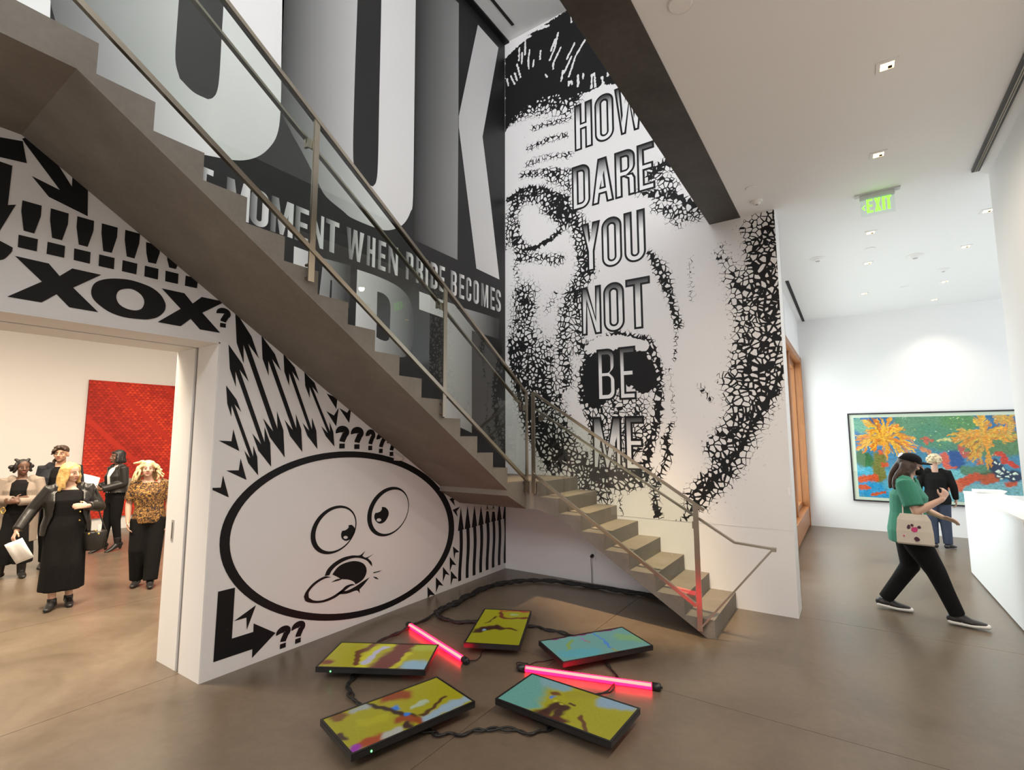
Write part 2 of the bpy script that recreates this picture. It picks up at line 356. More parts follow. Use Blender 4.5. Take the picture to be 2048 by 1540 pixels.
for a, b in zip(UPY[:-1], UPY[1:]):
    bm = bmesh.new(); a += .02; b -= .02
    prism(bm, [(XP-.006, a, upb(a)+.015), (XP-.006, b, upb(b)+.015), (XP-.006, b, upt(b)-.01), (XP-.006, a, upt(a)-.01)], (.012, 0, 0))
    part(mesh_obj('glass_panel', bm, rail_glass), rl)
for y in UPY[2:]:
    yy = y-.035; bm = bmesh.new(); bx(bm, (XP-.075, yy-.012, hr(yy)-.075), (XP-.015, yy+.012, hr(yy)-.05)); bx(bm, (XP-.09, yy-.010, hr(yy)-.075), (XP-.07, yy+.010, hr(yy)-.006)); bx(bm, (XP-.022, yy-.03, hr(yy)-.10), (XP-.010, yy+.03, hr(yy)-.03))
    part(mesh_obj('handrail_bracket', bm, steel), rl)
# lower flight
def lt(x): return 2.449-(x+3.159)*.6465
def lb(x): return 1.469-(x+3.153)*.6455
for x, z0, z1 in ((-3.16, 1.25, lt(-3.16)), (-1.305, .065, lt(-1.305))):
    po = post((x, YP, z0), (x, YP, z1), .05, .012, (0, 1, 0)) if False else None
    bm = bmesh.new(); bx(bm, (x-.025, YP-.006, z0), (x+.025, YP+.006, z1)); po = part(mesh_obj('post', bm, steel), rl)
    standoffs(po, [(x+.012, YP+.004, z0+.03), (x+.012, YP+.004, z0+.13)], (0, .04, 0))
rail('top_rail', [(-3.16, YP, lt(-3.16)), (-1.225, YP, lt(-1.225))], .022, .03, steel)
rail('bottom_rail', [(-3.16, YP, lb(-3.16)), (-1.33, YP, lb(-1.33))], .03, .034, steel)
hl = lambda x: 2.265-(x+3.16)*.6235
rail('handrail', [(-3.15, YP+.05, hl(-3.13)), (-.973, YP+.05, .915), (-.645, YP+.05, .893)], .038, .018, steel)
rail('handrail_return', [(-.655, YP+.05, .885), (-1.295, YP, .10)], .016, .016, steel)
bm = bmesh.new(); bx(bm, (-.665, YP+.025, .872), (-.625, YP+.075, .905)); part(mesh_obj('handrail_end', bm, steel), rl)
bm = bmesh.new(); a, b = -3.13, -1.335
prism(bm, [(a, YP-.006, lb(a)+.015), (b, YP-.006, lb(b)+.015), (b, YP-.006, lt(b)-.01), (a, YP-.006, lt(a)-.01)], (0, .012, 0)); part(mesh_obj('glass_panel', bm, rail_glass), rl)
for x in (-3.06, -1.315):
    bm = bmesh.new(); bx(bm, (x-.012, YP+.008, hl(x)-.07), (x+.012, YP+.06, hl(x)-.05)); bx(bm, (x-.010, YP+.04, hl(x)-.07), (x+.010, YP+.06, hl(x)-.006)); bx(bm, (x-.03, YP+.006, hl(x)-.10), (x+.03, YP+.018, hl(x)-.03))
    part(mesh_obj('handrail_bracket', bm, steel), rl)
# outlines of the printed marks, metres on the wall planes
SYMBOLS=[('block_symbol',[[(0.59,3.777),(0.659,3.794),(0.762,3.82),(0.791,3.684),(0.669,3.666),(0.599,3.652)]]),('arrow_symbol',[[(0.775,3.809),(0.963,3.575),(0.82,3.61),(0.912,3.505),(1.121,3.45),(1.109,3.648),(1.019,3.737),(1.023,3.625),(0.904,3.802),(0.823,3.91),(0.758,3.835)]]),('arrow_symbol',[[(0.623,3.635),(0.671,3.638),(0.727,3.636),(0.726,3.374),(0.762,3.391),(0.704,3.2),(0.671,3.127),(0.61,3.34)]]),('curl_symbol',[[(0.683,3.137),(0.712,3.132),(0.768,3.109),(0.766,3.083),(0.754,3.056),(0.737,3.026),(0.718,3.012),(0.693,3.006)]]),('exclamation_mark',[[(0.789,3.431),(0.882,3.432),(0.883,3.359),(0.86,3.233),(0.809,3.235),(0.789,3.358)],[(0.788,3.201),(0.88,3.202),(0.88,3.119),(0.79,3.119)]]),('exclamation_mark',[[(0.927,3.432),(1.02,3.431),(1.021,3.354),(0.999,3.234),(0.948,3.234),(0.929,3.351)],[(0.928,3.201),(1.017,3.201),(1.018,3.118),(0.928,3.118)]]),('exclamation_mark',[[(1.066,3.43),(1.158,3.43),(1.16,3.359),(1.136,3.233),(1.087,3.234),(1.067,3.351)],[(1.065,3.2),(1.155,3.201),(1.156,3.117),(1.068,3.118)]]),('exclamation_mark',[[(1.203,3.429),(1.296,3.43),(1.297,3.359),(1.274,3.233),(1.224,3.231),(1.205,3.357)],[(1.203,3.2),(1.293,3.201),(1.294,3.117),(1.205,3.116)]]),('exclamation_mark',[[(1.342,3.43),(1.435,3.432),(1.434,3.357),(1.412,3.233),(1.364,3.234),(1.343,3.355)],[(1.341,3.2),(1.433,3.2),(1.431,3.117),(1.342,3.117)]]),('exclamation_mark',[[(1.476,3.381),(1.571,3.383),(1.57,3.324),(1.551,3.233),(1.5,3.231),(1.484,3.297)],[(1.48,3.199),(1.57,3.199),(1.571,3.115),(1.482,3.116)]]),('exclamation_mark',[[(1.618,3.357),(1.71,3.356),(1.708,3.302),(1.688,3.231),(1.641,3.231),(1.624,3.288)],[(1.618,3.199),(1.709,3.199),(1.709,3.116),(1.62,3.115)]]),('exclamation_mark',[[(1.76,3.329),(1.852,3.333),(1.849,3.289),(1.831,3.222),(1.777,3.222),(1.766,3.271)],[(1.76,3.199),(1.855,3.198),(1.848,3.117),(1.759,3.115)]]),('letter_x',[[(0.781,3.059),(0.944,3.057),(1.004,2.988),(1.065,3.058),(1.225,3.057),(1.079,2.927),(1.226,2.787),(1.068,2.788),(0.997,2.861),(0.927,2.789),(0.766,2.79),(0.919,2.927)]]),('letter_o',[('spline',[(1.177,2.917),(1.182,2.966),(1.203,3.001),(1.243,3.029),(1.302,3.051),(1.385,3.065),(1.463,3.06),(1.54,3.041),(1.596,3.003),(1.626,2.958),(1.636,2.924),(1.628,2.876),(1.591,2.828),(1.544,2.802),(1.495,2.789),(1.381,2.782),(1.292,2.801),(1.227,2.84),(1.191,2.876)]),('spline',[(1.321,2.926),(1.333,2.967),(1.367,2.991),(1.412,3.0),(1.459,2.981),(1.487,2.948),(1.494,2.911),(1.48,2.868),(1.444,2.847),(1.394,2.847),(1.353,2.863),(1.33,2.89)])]),('letter_x',[[(1.601,3.054),(1.76,3.054),(1.825,2.985),(1.888,3.054),(2.071,3.055),(1.9,2.925),(2.049,2.784),(1.89,2.784),(1.817,2.857),(1.749,2.784),(1.59,2.787),(1.74,2.923)]]),('double_arrow',[[(2.121,2.348),(2.14,2.192),(2.179,2.086),(2.174,2.182),(2.36,1.73),(2.303,1.801),(2.343,1.693),(2.436,1.582),(2.42,1.744),(2.38,1.84),(2.384,1.745),(2.198,2.195),(2.26,2.129),(2.214,2.234)]]),('double_arrow',[[(2.121,2.698),(2.144,2.488),(2.203,2.34),(2.191,2.474),(2.45,1.851),(2.365,1.948),(2.427,1.798),(2.552,1.651),(2.533,1.861),(2.472,2.004),(2.481,1.868),(2.225,2.494),(2.311,2.394),(2.247,2.544)]]),('double_arrow',[[(2.16,2.998),(2.188,2.721),(2.259,2.549),(2.247,2.711),(2.556,1.966),(2.455,2.082),(2.527,1.913),(2.678,1.731),(2.653,1.98),(2.581,2.152),(2.596,1.989),(2.288,2.727),(2.389,2.611),(2.314,2.797)]]),('double_arrow',[[(2.402,2.822),(2.423,2.612),(2.488,2.466),(2.477,2.602),(2.749,1.978),(2.66,2.075),(2.723,1.925),(2.855,1.776),(2.834,1.989),(2.77,2.133),(2.784,1.995),(2.512,2.623),(2.604,2.521),(2.537,2.671)]]),('double_arrow',[[(2.619,2.686),(2.636,2.519),(2.692,2.391),(2.685,2.511),(2.922,1.973),(2.844,2.052),(2.902,1.927),(3.017,1.799),(2.997,1.977),(2.942,2.104),(2.949,1.987),(2.714,2.531),(2.795,2.441),(2.739,2.572)]]),('double_arrow',[[(2.842,2.538),(2.857,2.405),(2.911,2.295),(2.904,2.398),(3.127,1.957),(3.05,2.024),(3.103,1.927),(3.211,1.82),(3.192,1.968),(3.142,2.066),(3.152,1.971),(2.933,2.404),(3.005,2.337),(2.957,2.445)]]),('chevron_symbol',[[(2.087,1.887),(2.191,1.881),(2.201,1.982),(2.261,1.797)]]),('chevron_symbol',[[(2.162,1.639),(2.265,1.635),(2.276,1.735),(2.336,1.55)]]),('chevron_symbol',[[(2.062,1.505),(2.126,1.502),(2.138,1.601),(2.195,1.416),(2.063,1.488)]]),('chevron_symbol',[[(3.098,2.35),(3.193,2.321),(3.231,2.368),(3.218,2.199)]]),('chevron_symbol',[[(3.101,2.175),(3.192,2.133),(3.246,2.213),(3.223,2.024)]]),('chevron_symbol',[[(3.253,2.212),(3.352,2.167),(3.404,2.242),(3.381,2.061)]]),('chevron_symbol',[[(2.475,0.48),(2.405,0.298),(2.397,0.399),(2.293,0.401)]]),('chevron_symbol',[[(4.972,1.124),(5.121,1.15),(5.059,1.096),(5.084,1.024)]]),('chevron_symbol',[[(5.035,0.98),(5.186,1.005),(5.116,0.95),(5.14,0.877)]]),('chevron_symbol',[[(5.049,0.522),(5.181,0.425),(5.1,0.43),(5.078,0.351)]]),('chevron_symbol',[[(4.991,0.402),(5.12,0.272),(5.041,0.294),(4.994,0.219)]]),('chevron_symbol',[[(4.863,0.304),(4.994,0.174),(4.916,0.205),(4.866,0.12)]]),('chevron_symbol',[[(5.015,0.224),(5.148,0.098),(5.058,0.119),(5.014,0.043)]]),('chevron_symbol',[[(4.737,0.207),(4.879,0.072),(4.792,0.101),(4.741,0.02)]]),('chevron_symbol',[[(4.591,0.129),(4.73,-0.005),(4.644,0.023),(4.598,-0.006)]]),('wavy_arrow',[[(5.202,0.995),(5.146,0.696),(5.177,0.697),(5.183,0.615),(5.186,0.534),(5.185,0.453),(5.179,0.374),(5.171,0.295),(5.164,0.217),(5.16,0.138),(5.16,0.059),(5.22,0.058),(5.22,0.137),(5.225,0.217),(5.233,0.295),(5.242,0.374),(5.248,0.454),(5.25,0.535),(5.247,0.617),(5.242,0.699),(5.267,0.7)]]),('wavy_arrow',[[(5.34,1.005),(5.286,0.699),(5.318,0.699),(5.326,0.618),(5.331,0.537),(5.331,0.457),(5.328,0.377),(5.321,0.299),(5.316,0.221),(5.313,0.142),(5.316,0.063),(5.373,0.06),(5.372,0.14),(5.375,0.219),(5.382,0.297),(5.39,0.376),(5.395,0.456),(5.395,0.537),(5.391,0.618),(5.385,0.701),(5.41,0.701)]]),('wavy_arrow',[[(5.492,0.994),(5.435,0.697),(5.466,0.699),(5.473,0.618),(5.478,0.537),(5.479,0.457),(5.474,0.379),(5.468,0.3),(5.461,0.223),(5.459,0.144),(5.46,0.065),(5.523,0.062),(5.521,0.142),(5.524,0.221),(5.531,0.3),(5.538,0.378),(5.543,0.458),(5.543,0.539),(5.538,0.62),(5.53,0.703),(5.554,0.704)]]),('wavy_arrow',[[(5.637,0.971),(5.58,0.705),(5.612,0.706),(5.62,0.624),(5.625,0.543),(5.625,0.463),(5.621,0.384),(5.613,0.306),(5.607,0.228),(5.604,0.15),(5.605,0.071),(5.667,0.067),(5.666,0.146),(5.669,0.225),(5.677,0.304),(5.685,0.383),(5.69,0.462),(5.691,0.543),(5.687,0.625),(5.679,0.707),(5.704,0.707)]]),('wavy_arrow',[[(5.785,0.978),(5.731,0.711),(5.763,0.711),(5.771,0.629),(5.776,0.548),(5.775,0.467),(5.77,0.388),(5.763,0.309),(5.756,0.231),(5.752,0.152),(5.754,0.072),(5.817,0.069),(5.816,0.149),(5.82,0.228),(5.827,0.307),(5.836,0.386),(5.841,0.466),(5.842,0.547),(5.837,0.629),(5.829,0.712),(5.854,0.712)]]),('wavy_arrow',[[(5.931,0.968),(5.878,0.715),(5.908,0.715),(5.916,0.633),(5.92,0.551),(5.92,0.471),(5.915,0.391),(5.906,0.313),(5.899,0.234),(5.895,0.155),(5.896,0.076),(5.956,0.074),(5.955,0.154),(5.959,0.233),(5.967,0.311),(5.975,0.39),(5.981,0.469),(5.982,0.55),(5.977,0.631),(5.969,0.713),(5.992,0.713)]]),('wavy_arrow',[[(6.075,0.975),(6.017,0.712),(6.048,0.713),(6.058,0.631),(6.063,0.55),(6.064,0.47),(6.059,0.391),(6.052,0.313),(6.045,0.235),(6.042,0.157),(6.044,0.078),(6.106,0.077),(6.104,0.157),(6.108,0.235),(6.115,0.314),(6.123,0.392),(6.128,0.471),(6.128,0.552),(6.123,0.633),(6.114,0.715),(6.139,0.715)]]),('wavy_arrow',[[(6.225,0.97),(6.164,0.715),(6.198,0.717),(6.207,0.635),(6.213,0.553),(6.213,0.473),(6.208,0.394),(6.2,0.315),(6.192,0.237),(6.189,0.158),(6.191,0.078),(6.255,0.077),(6.254,0.157),(6.258,0.236),(6.266,0.315),(6.275,0.394),(6.281,0.474),(6.282,0.555),(6.276,0.637),(6.268,0.719),(6.294,0.72)]]),('bent_arrow',[[(2.152,0.67),(2.287,0.67),(2.284,0.266),(2.463,0.264),(2.462,0.333),(2.666,0.193),(2.462,0.051),(2.462,0.124),(2.146,0.129)]]),('face_outline',[('ell',[3.6064,0.9086,1.4787,0.8384,2.9793]),('ell',[3.5937,0.9095,1.3839,0.7754,2.9772])]),('eye_outline',[('ell',[3.2463,0.9992,0.2694,0.2273,-2.8827]),('ell',[3.2655,0.9975,0.2375,0.2025,-2.8459])]),('eye_outline',[('ell',[3.9555,1.0925,0.3082,0.2597,-2.8202]),('ell',[3.9798,1.0879,0.2752,0.2299,-2.7621])]),('eye_pupil',[[(3.412,1.016),(3.439,1.017),(3.462,1.009),(3.491,0.978),(3.499,0.943),(3.467,0.889),(3.422,0.867),(3.377,0.869),(3.336,0.899),(3.327,0.94),(3.337,0.973),(3.364,0.971),(3.395,0.979),(3.417,0.996)],('ell',[3.3821,0.9005,0.0276,0.0149,2.8969])]),('eye_pupil',[[(3.849,1.15),(3.88,1.148),(3.912,1.134),(3.945,1.099),(3.95,1.05),(3.906,0.992),(3.844,0.973),(3.792,0.992),(3.753,1.036),(3.749,1.075),(3.763,1.099),(3.789,1.097),(3.829,1.105),(3.852,1.126)],('ell',[3.8139,1.0164,0.0334,0.017,2.9506])]),('lip_line',[[(3.15,0.572),(3.18,0.628),(3.254,0.676),(3.357,0.705),(3.474,0.705),(3.567,0.689),(3.638,0.72),(3.601,0.677),(3.655,0.649),(3.76,0.671),(3.674,0.638),(3.725,0.589),(3.735,0.541),(3.701,0.578),(3.656,0.621),(3.568,0.661),(3.475,0.677),(3.376,0.669),(3.29,0.644),(3.231,0.607),(3.204,0.567)]]),('mouth_hole',[[(3.237,0.567),(3.291,0.619),(3.359,0.644),(3.458,0.649),(3.541,0.633),(3.618,0.595),(3.658,0.542),(3.66,0.489),(3.624,0.438),(3.568,0.414),(3.522,0.406),(3.502,0.436),(3.437,0.473),(3.347,0.5),(3.294,0.533)]]),('lip_line',[[(3.707,0.437),(3.631,0.376),(3.577,0.343),(3.582,0.302),(3.54,0.342),(3.417,0.34),(3.294,0.366),(3.349,0.385),(3.416,0.369),(3.521,0.385),(3.618,0.414)]]),('tongue_line',[[(3.148,0.568),(3.037,0.539),(2.958,0.48),(2.932,0.433),(2.957,0.385),(3.046,0.346),(3.159,0.326),(3.275,0.335),(3.374,0.37),(3.456,0.401),(3.52,0.402),(3.477,0.421),(3.403,0.418),(3.353,0.392),(3.254,0.359),(3.139,0.349),(3.045,0.37),(2.985,0.412),(2.986,0.466),(3.056,0.519),(3.149,0.546),(3.227,0.544)]]),('tongue_line',[[(3.225,0.494),(3.288,0.509),(3.359,0.502),(3.329,0.492),(3.278,0.493)]]),('mouth_tick',[[(3.749,0.466),(3.759,0.477),(3.819,0.474),(3.883,0.473),(3.83,0.464)]]),('mouth_tick',[[(3.75,0.433),(3.801,0.415),(3.834,0.385),(3.781,0.406)]])]
QMARKS=[[2.008,2.126,2.834,2.996],[3.218,3.386,1.8,2.025],[3.405,3.574,1.79,2.017],[3.6,3.734,1.774,1.994],[3.749,3.883,1.74,1.957],[3.903,4.04,1.703,1.913],[2.671,2.812,0.039,0.224],[2.819,2.96,0.035,0.222]]
BIG=[('letter_u',[[(0.751,5.193),(0.865,4.712),(1.02,4.473),(1.249,4.323),(1.466,4.236),(1.716,4.236),(1.912,4.276),(2.123,4.344),(2.272,4.448),(2.378,4.584),(2.453,4.759),(2.475,5.013),(2.463,5.623),(2.455,6.436),(2.458,7.209),(1.949,6.708),(1.917,6.066),(1.913,5.487),(1.916,5.055),(1.906,4.874),(1.876,4.79),(1.837,4.751),(1.724,4.748),(1.619,4.802),(1.579,4.94),(1.573,5.236),(1.572,5.77),(1.564,6.329),(0.697,5.475)]],0.811,0.14,1.876,0.86),('letter_u',[[(2.387,7.026),(2.438,6.146),(2.481,5.104),(2.58,4.879),(2.695,4.744),(2.897,4.497),(3.003,4.377),(3.215,4.304),(3.327,4.27),(3.631,4.274),(3.806,4.3),(3.962,4.377),(4.097,4.496),(4.192,4.673),(4.23,4.888),(4.223,6.132),(4.212,7.547),(4.207,8.779),(3.635,8.228),(3.652,7.105),(3.661,5.8),(3.667,5.066),(3.65,4.831),(3.603,4.745),(3.53,4.737),(3.397,4.838),(3.324,4.942),(3.31,5.796),(3.312,6.836),(3.308,7.913)]],2.438,0.03,3.686,0.8),('letter_k_stem',[[(4.198,8.644),(4.235,6.139),(4.267,4.339),(5.087,4.333),(5.082,6.381),(5.066,8.167),(4.275,8.064)]],4.319,0.03,5.078,0.3),('letter_k_arms',[[(5.516,8.163),(6.053,8.156),(5.642,6.419),(5.842,5.502),(6.079,4.321),(5.507,4.331),(5.463,4.551),(5.091,6.27),(5.089,6.436)]],5.097,0.62,6.079,0.8),('letter_stem',[[(2.676,3.74),(2.848,3.736),(2.853,3.435),(2.678,3.435)]],2.679,0.86,2.845,0.7),('letter_h',[[(3.001,3.72),(3.337,3.74),(3.334,3.276),(3.113,3.28),(3.113,3.516),(3.093,3.519),(3.088,3.274),(2.958,3.279),(2.97,3.333)]],2.999,0.42,3.288,0.06),('letter_d',[[(3.423,3.723),(3.678,3.723),(3.925,3.702),(4.097,3.655),(4.208,3.569),(4.268,3.417),(4.281,3.173),(4.251,2.984),(4.146,2.859),(3.926,2.83),(3.701,2.851),(3.423,2.888),(3.421,3.095)],[(3.707,3.548),(3.792,3.545),(3.862,3.513),(3.901,3.448),(3.907,3.342),(3.903,3.107),(3.893,3.027),(3.846,3.003),(3.773,3.008),(3.71,3.026)]],3.429,0.9,4.255,0.05),('letter_t',[[(4.367,3.711),(5.278,3.688),(5.648,3.699),(6.07,3.698),(6.053,3.39),(5.41,3.405),(5.415,2.876),(5.423,1.974),(4.861,2.136),(4.831,3.466),(4.372,3.486)]],4.406,0.86,5.969,0.06),('letter_edge',[[(0.62,4.953),(0.816,5.019),(0.83,4.73),(0.709,4.732),(0.638,4.701)]],0.638,0.9,0.827,0.9)]
ROW=[('E',1.837,1.918),('M',2.029,2.233),('O',2.238,2.41),('M',2.432,2.656),('E',2.677,2.82),('N',2.846,2.994),('T',3.012,3.177),('W',3.267,3.502),('H',3.543,3.663),('E',3.705,3.818),('N',3.855,4.005),('P',4.133,4.258),('R',4.303,4.426),('I',4.469,4.517),('D',4.561,4.695),('E',4.726,4.834),('B',4.951,5.078),('E',5.124,5.238),('C',5.276,5.394),('O',5.434,5.566),('M',5.618,5.795),('E',5.842,5.958),('S',5.976,6.118)]
FACE=[('fill',[(-4.317,8.082),(-4.13,8.153),(-3.937,8.254),(-3.612,8.292),(-3.206,8.345),(-2.718,8.364),(-1.908,8.0),(-1.166,7.036),(-1.948,6.764),(-2.213,6.842),(-2.446,6.868),(-2.634,6.925),(-2.829,6.915),(-2.989,6.934),(-3.194,6.939),(-3.388,7.083),(-3.624,7.115),(-3.833,7.116),(-4.039,7.079),(-4.212,6.993),(-4.319,6.828)],0.03,2.2),('add',[(-4.231,7.026),(-3.852,7.09),(-3.493,7.045),(-3.071,6.897)],0.12,0.8),('add',[(-4.134,7.074),(-3.67,7.001),(-3.197,6.789)],0.16,0.45),('sub',[(-3.337,8.056),(-3.395,7.85),(-3.486,7.684)],0.016,1),('sub',[(-3.393,7.979),(-3.463,7.83)],0.016,1),('sub',[(-3.294,7.802),(-3.425,7.605),(-3.426,7.515)],0.016,1),('sub',[(-3.063,7.756),(-3.197,7.565)],0.016,1),('sub',[(-2.897,7.727),(-3.054,7.537),(-3.163,7.272)],0.016,1),('sub',[(-3.119,7.567),(-3.24,7.369)],0.016,1),('sub',[(-3.266,7.406),(-3.295,7.254)],0.016,1),('sub',[(-4.09,7.879),(-4.024,7.633)],0.016,1),('sub',[(-4.136,7.75),(-4.091,7.609)],0.016,1),('sub',[(-4.212,7.729),(-4.137,7.561)],0.016,1),('sub',[(-4.281,7.704),(-4.258,7.585)],0.016,1),('sub',[(-3.852,8.012),(-3.875,7.849),(-3.869,7.712)],0.016,1),('sub',[(-3.774,7.816),(-3.789,7.717)],0.016,1),('sub',[(-4.044,8.143),(-4.052,7.929)],0.016,1),('sub',[(-3.992,8.037),(-4.0,7.852)],0.016,1),('sub',[(-3.931,8.212),(-3.933,7.983)],0.016,1),('sub',[(-3.651,7.918),(-3.66,7.777)],0.016,1),('sub',[(-3.015,7.22),(-3.018,7.048)],0.016,1),('sub',[(-2.797,7.137),(-2.801,6.944)],0.016,1),('sub',[(-2.754,7.143),(-2.746,6.933)],0.016,1),('sub',[(-3.683,8.292),(-3.5,8.267)],0.016,1),('sub',[(-4.126,8.278),(-3.828,8.243)],0.016,1),('sub',[(-4.311,8.117),(-4.142,8.203),(-3.946,8.246)],0.016,1),('sub',[(-2.641,7.033),(-2.62,6.904)],0.016,1),('sub',[(-2.933,7.209),(-2.934,7.148)],0.016,1),('sub',[(-3.125,7.181),(-3.113,7.126)],0.016,1),('sub',[(-3.164,7.185),(-3.172,7.125)],0.016,1),('sub',[(-3.565,7.473),(-3.538,7.422)],0.016,1),('sub',[(-2.544,7.063),(-2.546,7.015)],0.016,1),('sub',[(-3.114,8.24),(-3.109,8.122)],0.016,1),('add',[(-3.809,6.682),(-3.497,6.656),(-3.183,6.602)],0.05,0.5),('add',[(-3.876,6.376),(-3.544,6.399),(-3.229,6.366)],0.06,0.5),('add',[(-3.905,6.132),(-3.591,6.134),(-3.168,6.032)],0.06,0.5),('add',[(-3.998,5.981),(-3.594,5.903),(-3.132,5.75)],0.07,0.55),('add',[(-3.508,5.813),(-3.176,5.557)],0.1,0.5),('add',[(-4.254,5.644),(-4.046,5.717),(-3.862,5.712),(-3.64,5.647),(-3.427,5.475),(-3.245,5.37)],0.055,1.1),('add',[(-4.0,5.614),(-3.685,5.525),(-3.304,5.302)],0.09,0.7),('add',[(-4.103,5.536),(-4.217,5.305),(-4.18,5.011),(-4.005,4.771)],0.13,0.62),('add',[(-3.996,4.769),(-3.737,4.759),(-3.52,4.818),(-3.401,4.898)],0.035,1.5),('add',[(-4.052,4.662),(-3.695,4.587),(-3.357,4.478)],0.09,0.5),('add',[(-4.144,4.562),(-4.099,4.315)],0.06,0.35),('add',[(-3.387,5.324),(-3.143,5.106),(-3.027,4.89),(-2.993,4.623),(-2.947,4.212)],0.13,0.72),('add',[(-3.6,5.343),(-3.266,5.062)],0.1,0.6),('add',[(-3.185,5.042),(-3.351,4.931)],0.06,0.7),('add',[(-1.994,5.359),(-1.859,5.42),(-1.759,5.477),(-1.604,5.339)],0.07,1.0),('add',[(-1.832,5.24),(-1.707,5.121)],0.1,0.6),('add',[(-1.937,5.079),(-1.744,4.996),(-1.528,4.869),(-1.382,4.744)],0.05,1.1),('add',[(-1.943,4.895),(-1.688,4.78),(-1.416,4.642)],0.08,0.55),('add',[(-1.755,4.677),(-1.633,4.58)],0.07,0.35),('add',[(-2.205,5.177),(-2.003,5.098)],0.05,0.5),('add',[(-3.002,4.15),(-3.203,3.93),(-3.306,3.58),(-3.336,3.148),(-3.263,2.712)],0.12,0.6),('add',[(-3.045,3.976),(-3.092,3.551),(-3.061,3.12)],0.1,0.55),('add',[(-3.575,3.766),(-3.447,3.971)],0.08,0.3),('add',[(-3.965,4.056),(-4.012,3.599),(-3.927,3.057),(-3.844,2.53),(-3.721,2.016),(-3.479,1.592)],0.23,0.62),('add',[(-4.15,3.308),(-4.063,2.616),(-3.891,2.091)],0.12,0.75),('add',[(-3.667,3.182),(-3.548,2.587),(-3.392,2.082)],0.18,0.5),('add',[(-3.712,2.89),(-3.633,2.446)],0.12,0.75),('add',[(-4.241,3.395),(-4.17,2.85),(-4.02,2.315),(-3.765,1.765),(-3.499,1.369)],0.03,1.2),('add',[(-3.763,2.016),(-3.478,1.732),(-3.167,1.531),(-2.873,1.341)],0.16,0.7),('add',[(-3.316,1.872),(-3.09,1.6)],0.14,0.6),('add',[(-3.171,1.328),(-2.95,1.172),(-2.701,1.089)],0.09,0.55),('add',[(-3.036,2.42),(-3.029,2.801),(-2.908,3.16),(-2.504,3.28),(-2.08,3.125),(-1.964,2.72),(-1.995,2.184),(-2.126,1.715)],0.06,0.85),('add',[(-3.034,2.558),(-2.929,2.142),(-2.85,1.739),(-2.871,1.44)],0.06,0.75),('add',[(-2.872,1.407),(-2.519,1.433),(-2.185,1.464)],0.1,1.0),('add',[(-2.802,1.311),(-2.523,1.26),(-2.253,1.355)],0.09,0.6),('add',[(-2.505,1.937),(-2.168,1.998)],0.1,0.6),('add',[(-2.743,2.272),(-2.789,1.872)],0.06,0.6),('add',[(-2.108,1.872),(-2.182,1.558)],0.05,0.9),('add',[(-2.029,4.284),(-1.906,4.045),(-1.802,3.731),(-1.736,3.462),(-1.693,3.297)],0.055,0.8),('add',[(-1.904,4.111),(-1.815,3.896)],0.09,0.5),('add',[(-1.731,3.27),(-1.759,2.862)],0.03,0.35),('add',[(-0.592,4.44),(-0.664,4.04),(-0.739,3.581),(-0.686,3.108),(-0.682,2.708),(-0.784,2.375),(-0.945,2.041),(-1.131,1.671),(-1.351,1.378),(-1.574,1.163)],0.15,0.66),('add',[(-0.833,4.35),(-0.802,3.89),(-0.875,3.485)],0.12,0.42),('add',[(-1.024,3.751),(-0.939,3.258),(-1.014,2.794),(-0.949,2.499)],0.14,0.42),('add',[(-1.133,2.569),(-1.071,2.158),(-1.274,1.872)],0.12,0.5),('add',[(-0.799,2.89),(-0.92,2.554)],0.16,0.55),('add',[(-0.606,3.675),(-0.608,3.155)],0.08,0.5),('add',[(-0.572,2.631),(-0.779,2.273),(-1.005,1.871),(-1.292,1.455),(-1.539,1.177)],0.028,1.2),('add',[(-1.39,1.754),(-1.205,1.584),(-1.522,1.312)],0.08,0.6),('add',[(-1.906,1.872),(-1.89,1.627),(-2.009,1.409),(-2.078,1.222),(-2.037,0.951)],0.06,0.65),('add',[(-1.85,2.056),(-1.922,1.749)],0.04,0.55),('add',[(-2.209,0.717),(-1.956,0.778),(-1.741,0.916),(-1.528,1.166)],0.035,0.7),('add',[(-2.528,1.101),(-2.5,0.85)],0.03,0.4),('add',[(-1.528,4.1),(-1.518,3.588)],0.05,0.22),('add',[(-1.173,4.151),(-1.073,3.883)],0.1,0.28),('add',[(-1.825,2.741),(-1.808,2.365),(-1.788,2.055)],0.04,0.25),('add',[(-1.472,2.531),(-1.365,2.345)],0.05,0.3),('add',[(-4.283,5.322),(-4.313,4.839)],0.02,0.4),('add',[(-2.808,1.017),(-2.396,0.984)],0.03,0.0),('fill',[(-2.987,2.972),(-2.798,3.052),(-2.475,3.06),(-2.15,3.001),(-2.013,2.788),(-2.009,2.532),(-2.186,2.478),(-2.417,2.622),(-2.595,2.5),(-2.779,2.307),(-2.941,2.313),(-3.026,2.558)],0.03,2.0),('fill',[(-2.923,2.415),(-2.559,2.531),(-2.089,2.441),(-2.101,2.061),(-2.176,1.746),(-2.517,1.484),(-2.832,1.54)],0.06,0.42),('sub',[(-2.893,3.131),(-2.758,3.2),(-2.471,3.195),(-2.147,3.08)],0.045,1)]
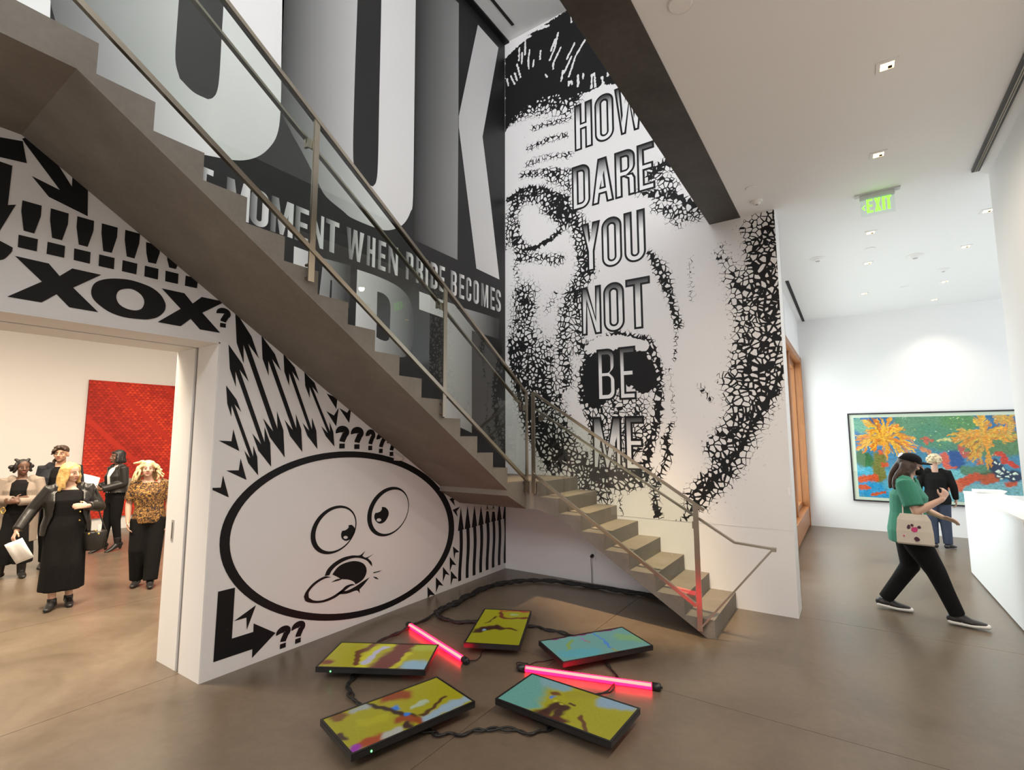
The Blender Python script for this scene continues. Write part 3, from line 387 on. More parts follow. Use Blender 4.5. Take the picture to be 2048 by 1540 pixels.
SCREENS={'A':(((-3.371,3.023),29.8,0.885,0.495),[(195,185,15),([(0.037,-0.259),(0.16,0.236)],0.09,(125,50,40)),([(0.144,-0.252),(0.155,0.194)],0.09,(125,50,40)),([(-0.083,-0.233),(-0.098,-0.02),(-0.069,0.138),(0.012,0.205)],0.06,(230,220,20)),([(-0.077,-0.164),(-0.062,0.02),(-0.009,0.162)],0.032,(215,210,235)),([(-0.14,-0.168),(-0.2,0.05),(-0.118,0.226)],0.035,(120,60,25)),([(-0.391,-0.149)],0.07,(140,60,40)),([(0.371,-0.169),(0.309,-0.173)],0.11,(165,205,225)),([(0.284,0.162),(0.381,0.188)],0.08,(200,210,70)),([(0.174,-0.25),(0.233,0.04)],0.03,(225,215,10))]),'B':(((-2.602,2.516),75.0,0.885,0.485),[(190,180,10),([(0.018,0.213),(0.113,0.164)],0.08,(165,70,15)),([(-0.12,0.197),(-0.054,0.072),(-0.01,-0.061),(0.036,-0.132)],0.035,(50,25,15)),([(-0.052,-0.085),(0.031,-0.189)],0.05,(170,75,15)),([(-0.047,-0.178),(-0.049,-0.206)],0.03,(60,20,20)),([(0.081,-0.202),(0.333,-0.168),(0.414,-0.17)],0.05,(175,200,215)),([(0.097,-0.027),(0.196,-0.014)],0.03,(200,215,180)),([(0.086,-0.145),(0.316,-0.05)],0.022,(90,50,15)),([(-0.231,0.196),(-0.151,0.191)],0.04,(185,190,180)),([(-0.365,0.19),(-0.309,0.202)],0.05,(140,90,40)),([(-0.366,-0.194),(-0.217,-0.196)],0.05,(190,75,25)),([(-0.404,-0.198)],0.05,(175,50,190)),([(-0.414,-0.023),(-0.413,-0.05)],0.035,(70,40,30)),([(-0.19,-0.193),(-0.115,-0.203)],0.05,(205,205,190)),([(-0.242,0.022),(-0.137,-0.01)],0.06,(205,195,5)),([(-0.001,0.042)],0.032,(40,140,240)),([(0.014,-0.076)],0.032,(40,140,240))]),'C':(((-1.722,3.206),88.3,0.465,0.87),[(195,185,20),([(-0.153,0.408),(0.159,0.366),(-0.073,0.296)],0.16,(120,190,175)),([(-0.219,0.277),(-0.157,0.191)],0.08,(120,190,175)),([(0.208,0.142),(0.201,0.254)],0.1,(150,195,200)),([(0.11,0.038),(0.213,-0.107)],0.06,(190,175,30)),([(0.165,-0.22),(0.234,-0.36)],0.09,(165,195,215)),([(-0.228,0.082),(-0.042,0.029)],0.05,(75,30,20)),([(-0.201,-0.035),(-0.048,-0.005)],0.04,(75,30,20)),([(-0.225,0.039),(-0.199,-0.077)],0.05,(100,40,30)),([(0.066,0.124)],0.035,(130,75,30)),([(0.015,0.117)],0.025,(110,150,220)),([(-0.02,0.019)],0.018,(225,215,60)),([(-0.005,0.073)],0.015,(225,215,60)),([(-0.086,-0.158),(-0.208,-0.25),(-0.254,-0.326)],0.025,(120,65,20)),([(0.018,-0.013),(0.019,-0.058)],0.02,(90,50,20))]),'D':(((-2.919,4.12),25.4,0.505,0.9),[(170,165,10),([(-0.193,-0.154),(-0.13,-0.096),(-0.029,-0.031),(0.017,-0.075)],0.06,(60,20,15)),([(-0.125,-0.12)],0.028,(150,190,220)),([(0.013,-0.051),(0.149,-0.081)],0.02,(90,40,15)),([(-0.071,0.373),(-0.037,0.234),(0.05,0.191),(0.26,0.248)],0.025,(120,50,25)),([(-0.068,0.416),(0.241,0.418)],0.02,(190,50,50)),([(0.091,0.32)],0.04,(170,190,120)),([(-0.161,0.053),(-0.076,0.228)],0.012,(90,60,10))]),'E':(((-1.982,4.24),55.9,0.885,0.468),[(130,190,180),([(-0.348,0.236),(-0.094,0.229),(0.137,0.234),(0.346,0.227)],0.03,(140,30,100)),([(0.113,0.194),(0.082,-0.145)],0.014,(90,160,240)),([(-0.05,0.162),(-0.046,0.065)],0.012,(190,130,210)),([(-0.035,0.084),(-0.029,0.026)],0.01,(210,120,90)),([(-0.164,0.137),(-0.302,-0.03),(-0.334,-0.142)],0.018,(160,190,90)),([(0.307,0.04),(0.411,-0.052)],0.09,(150,200,140)),([(0.256,-0.238),(0.312,-0.217)],0.012,(190,180,30)),([(-0.331,-0.102),(-0.115,-0.149)],0.1,(110,195,205)),([(0.082,-0.145),(0.095,-0.214)],0.012,(190,180,30))])}
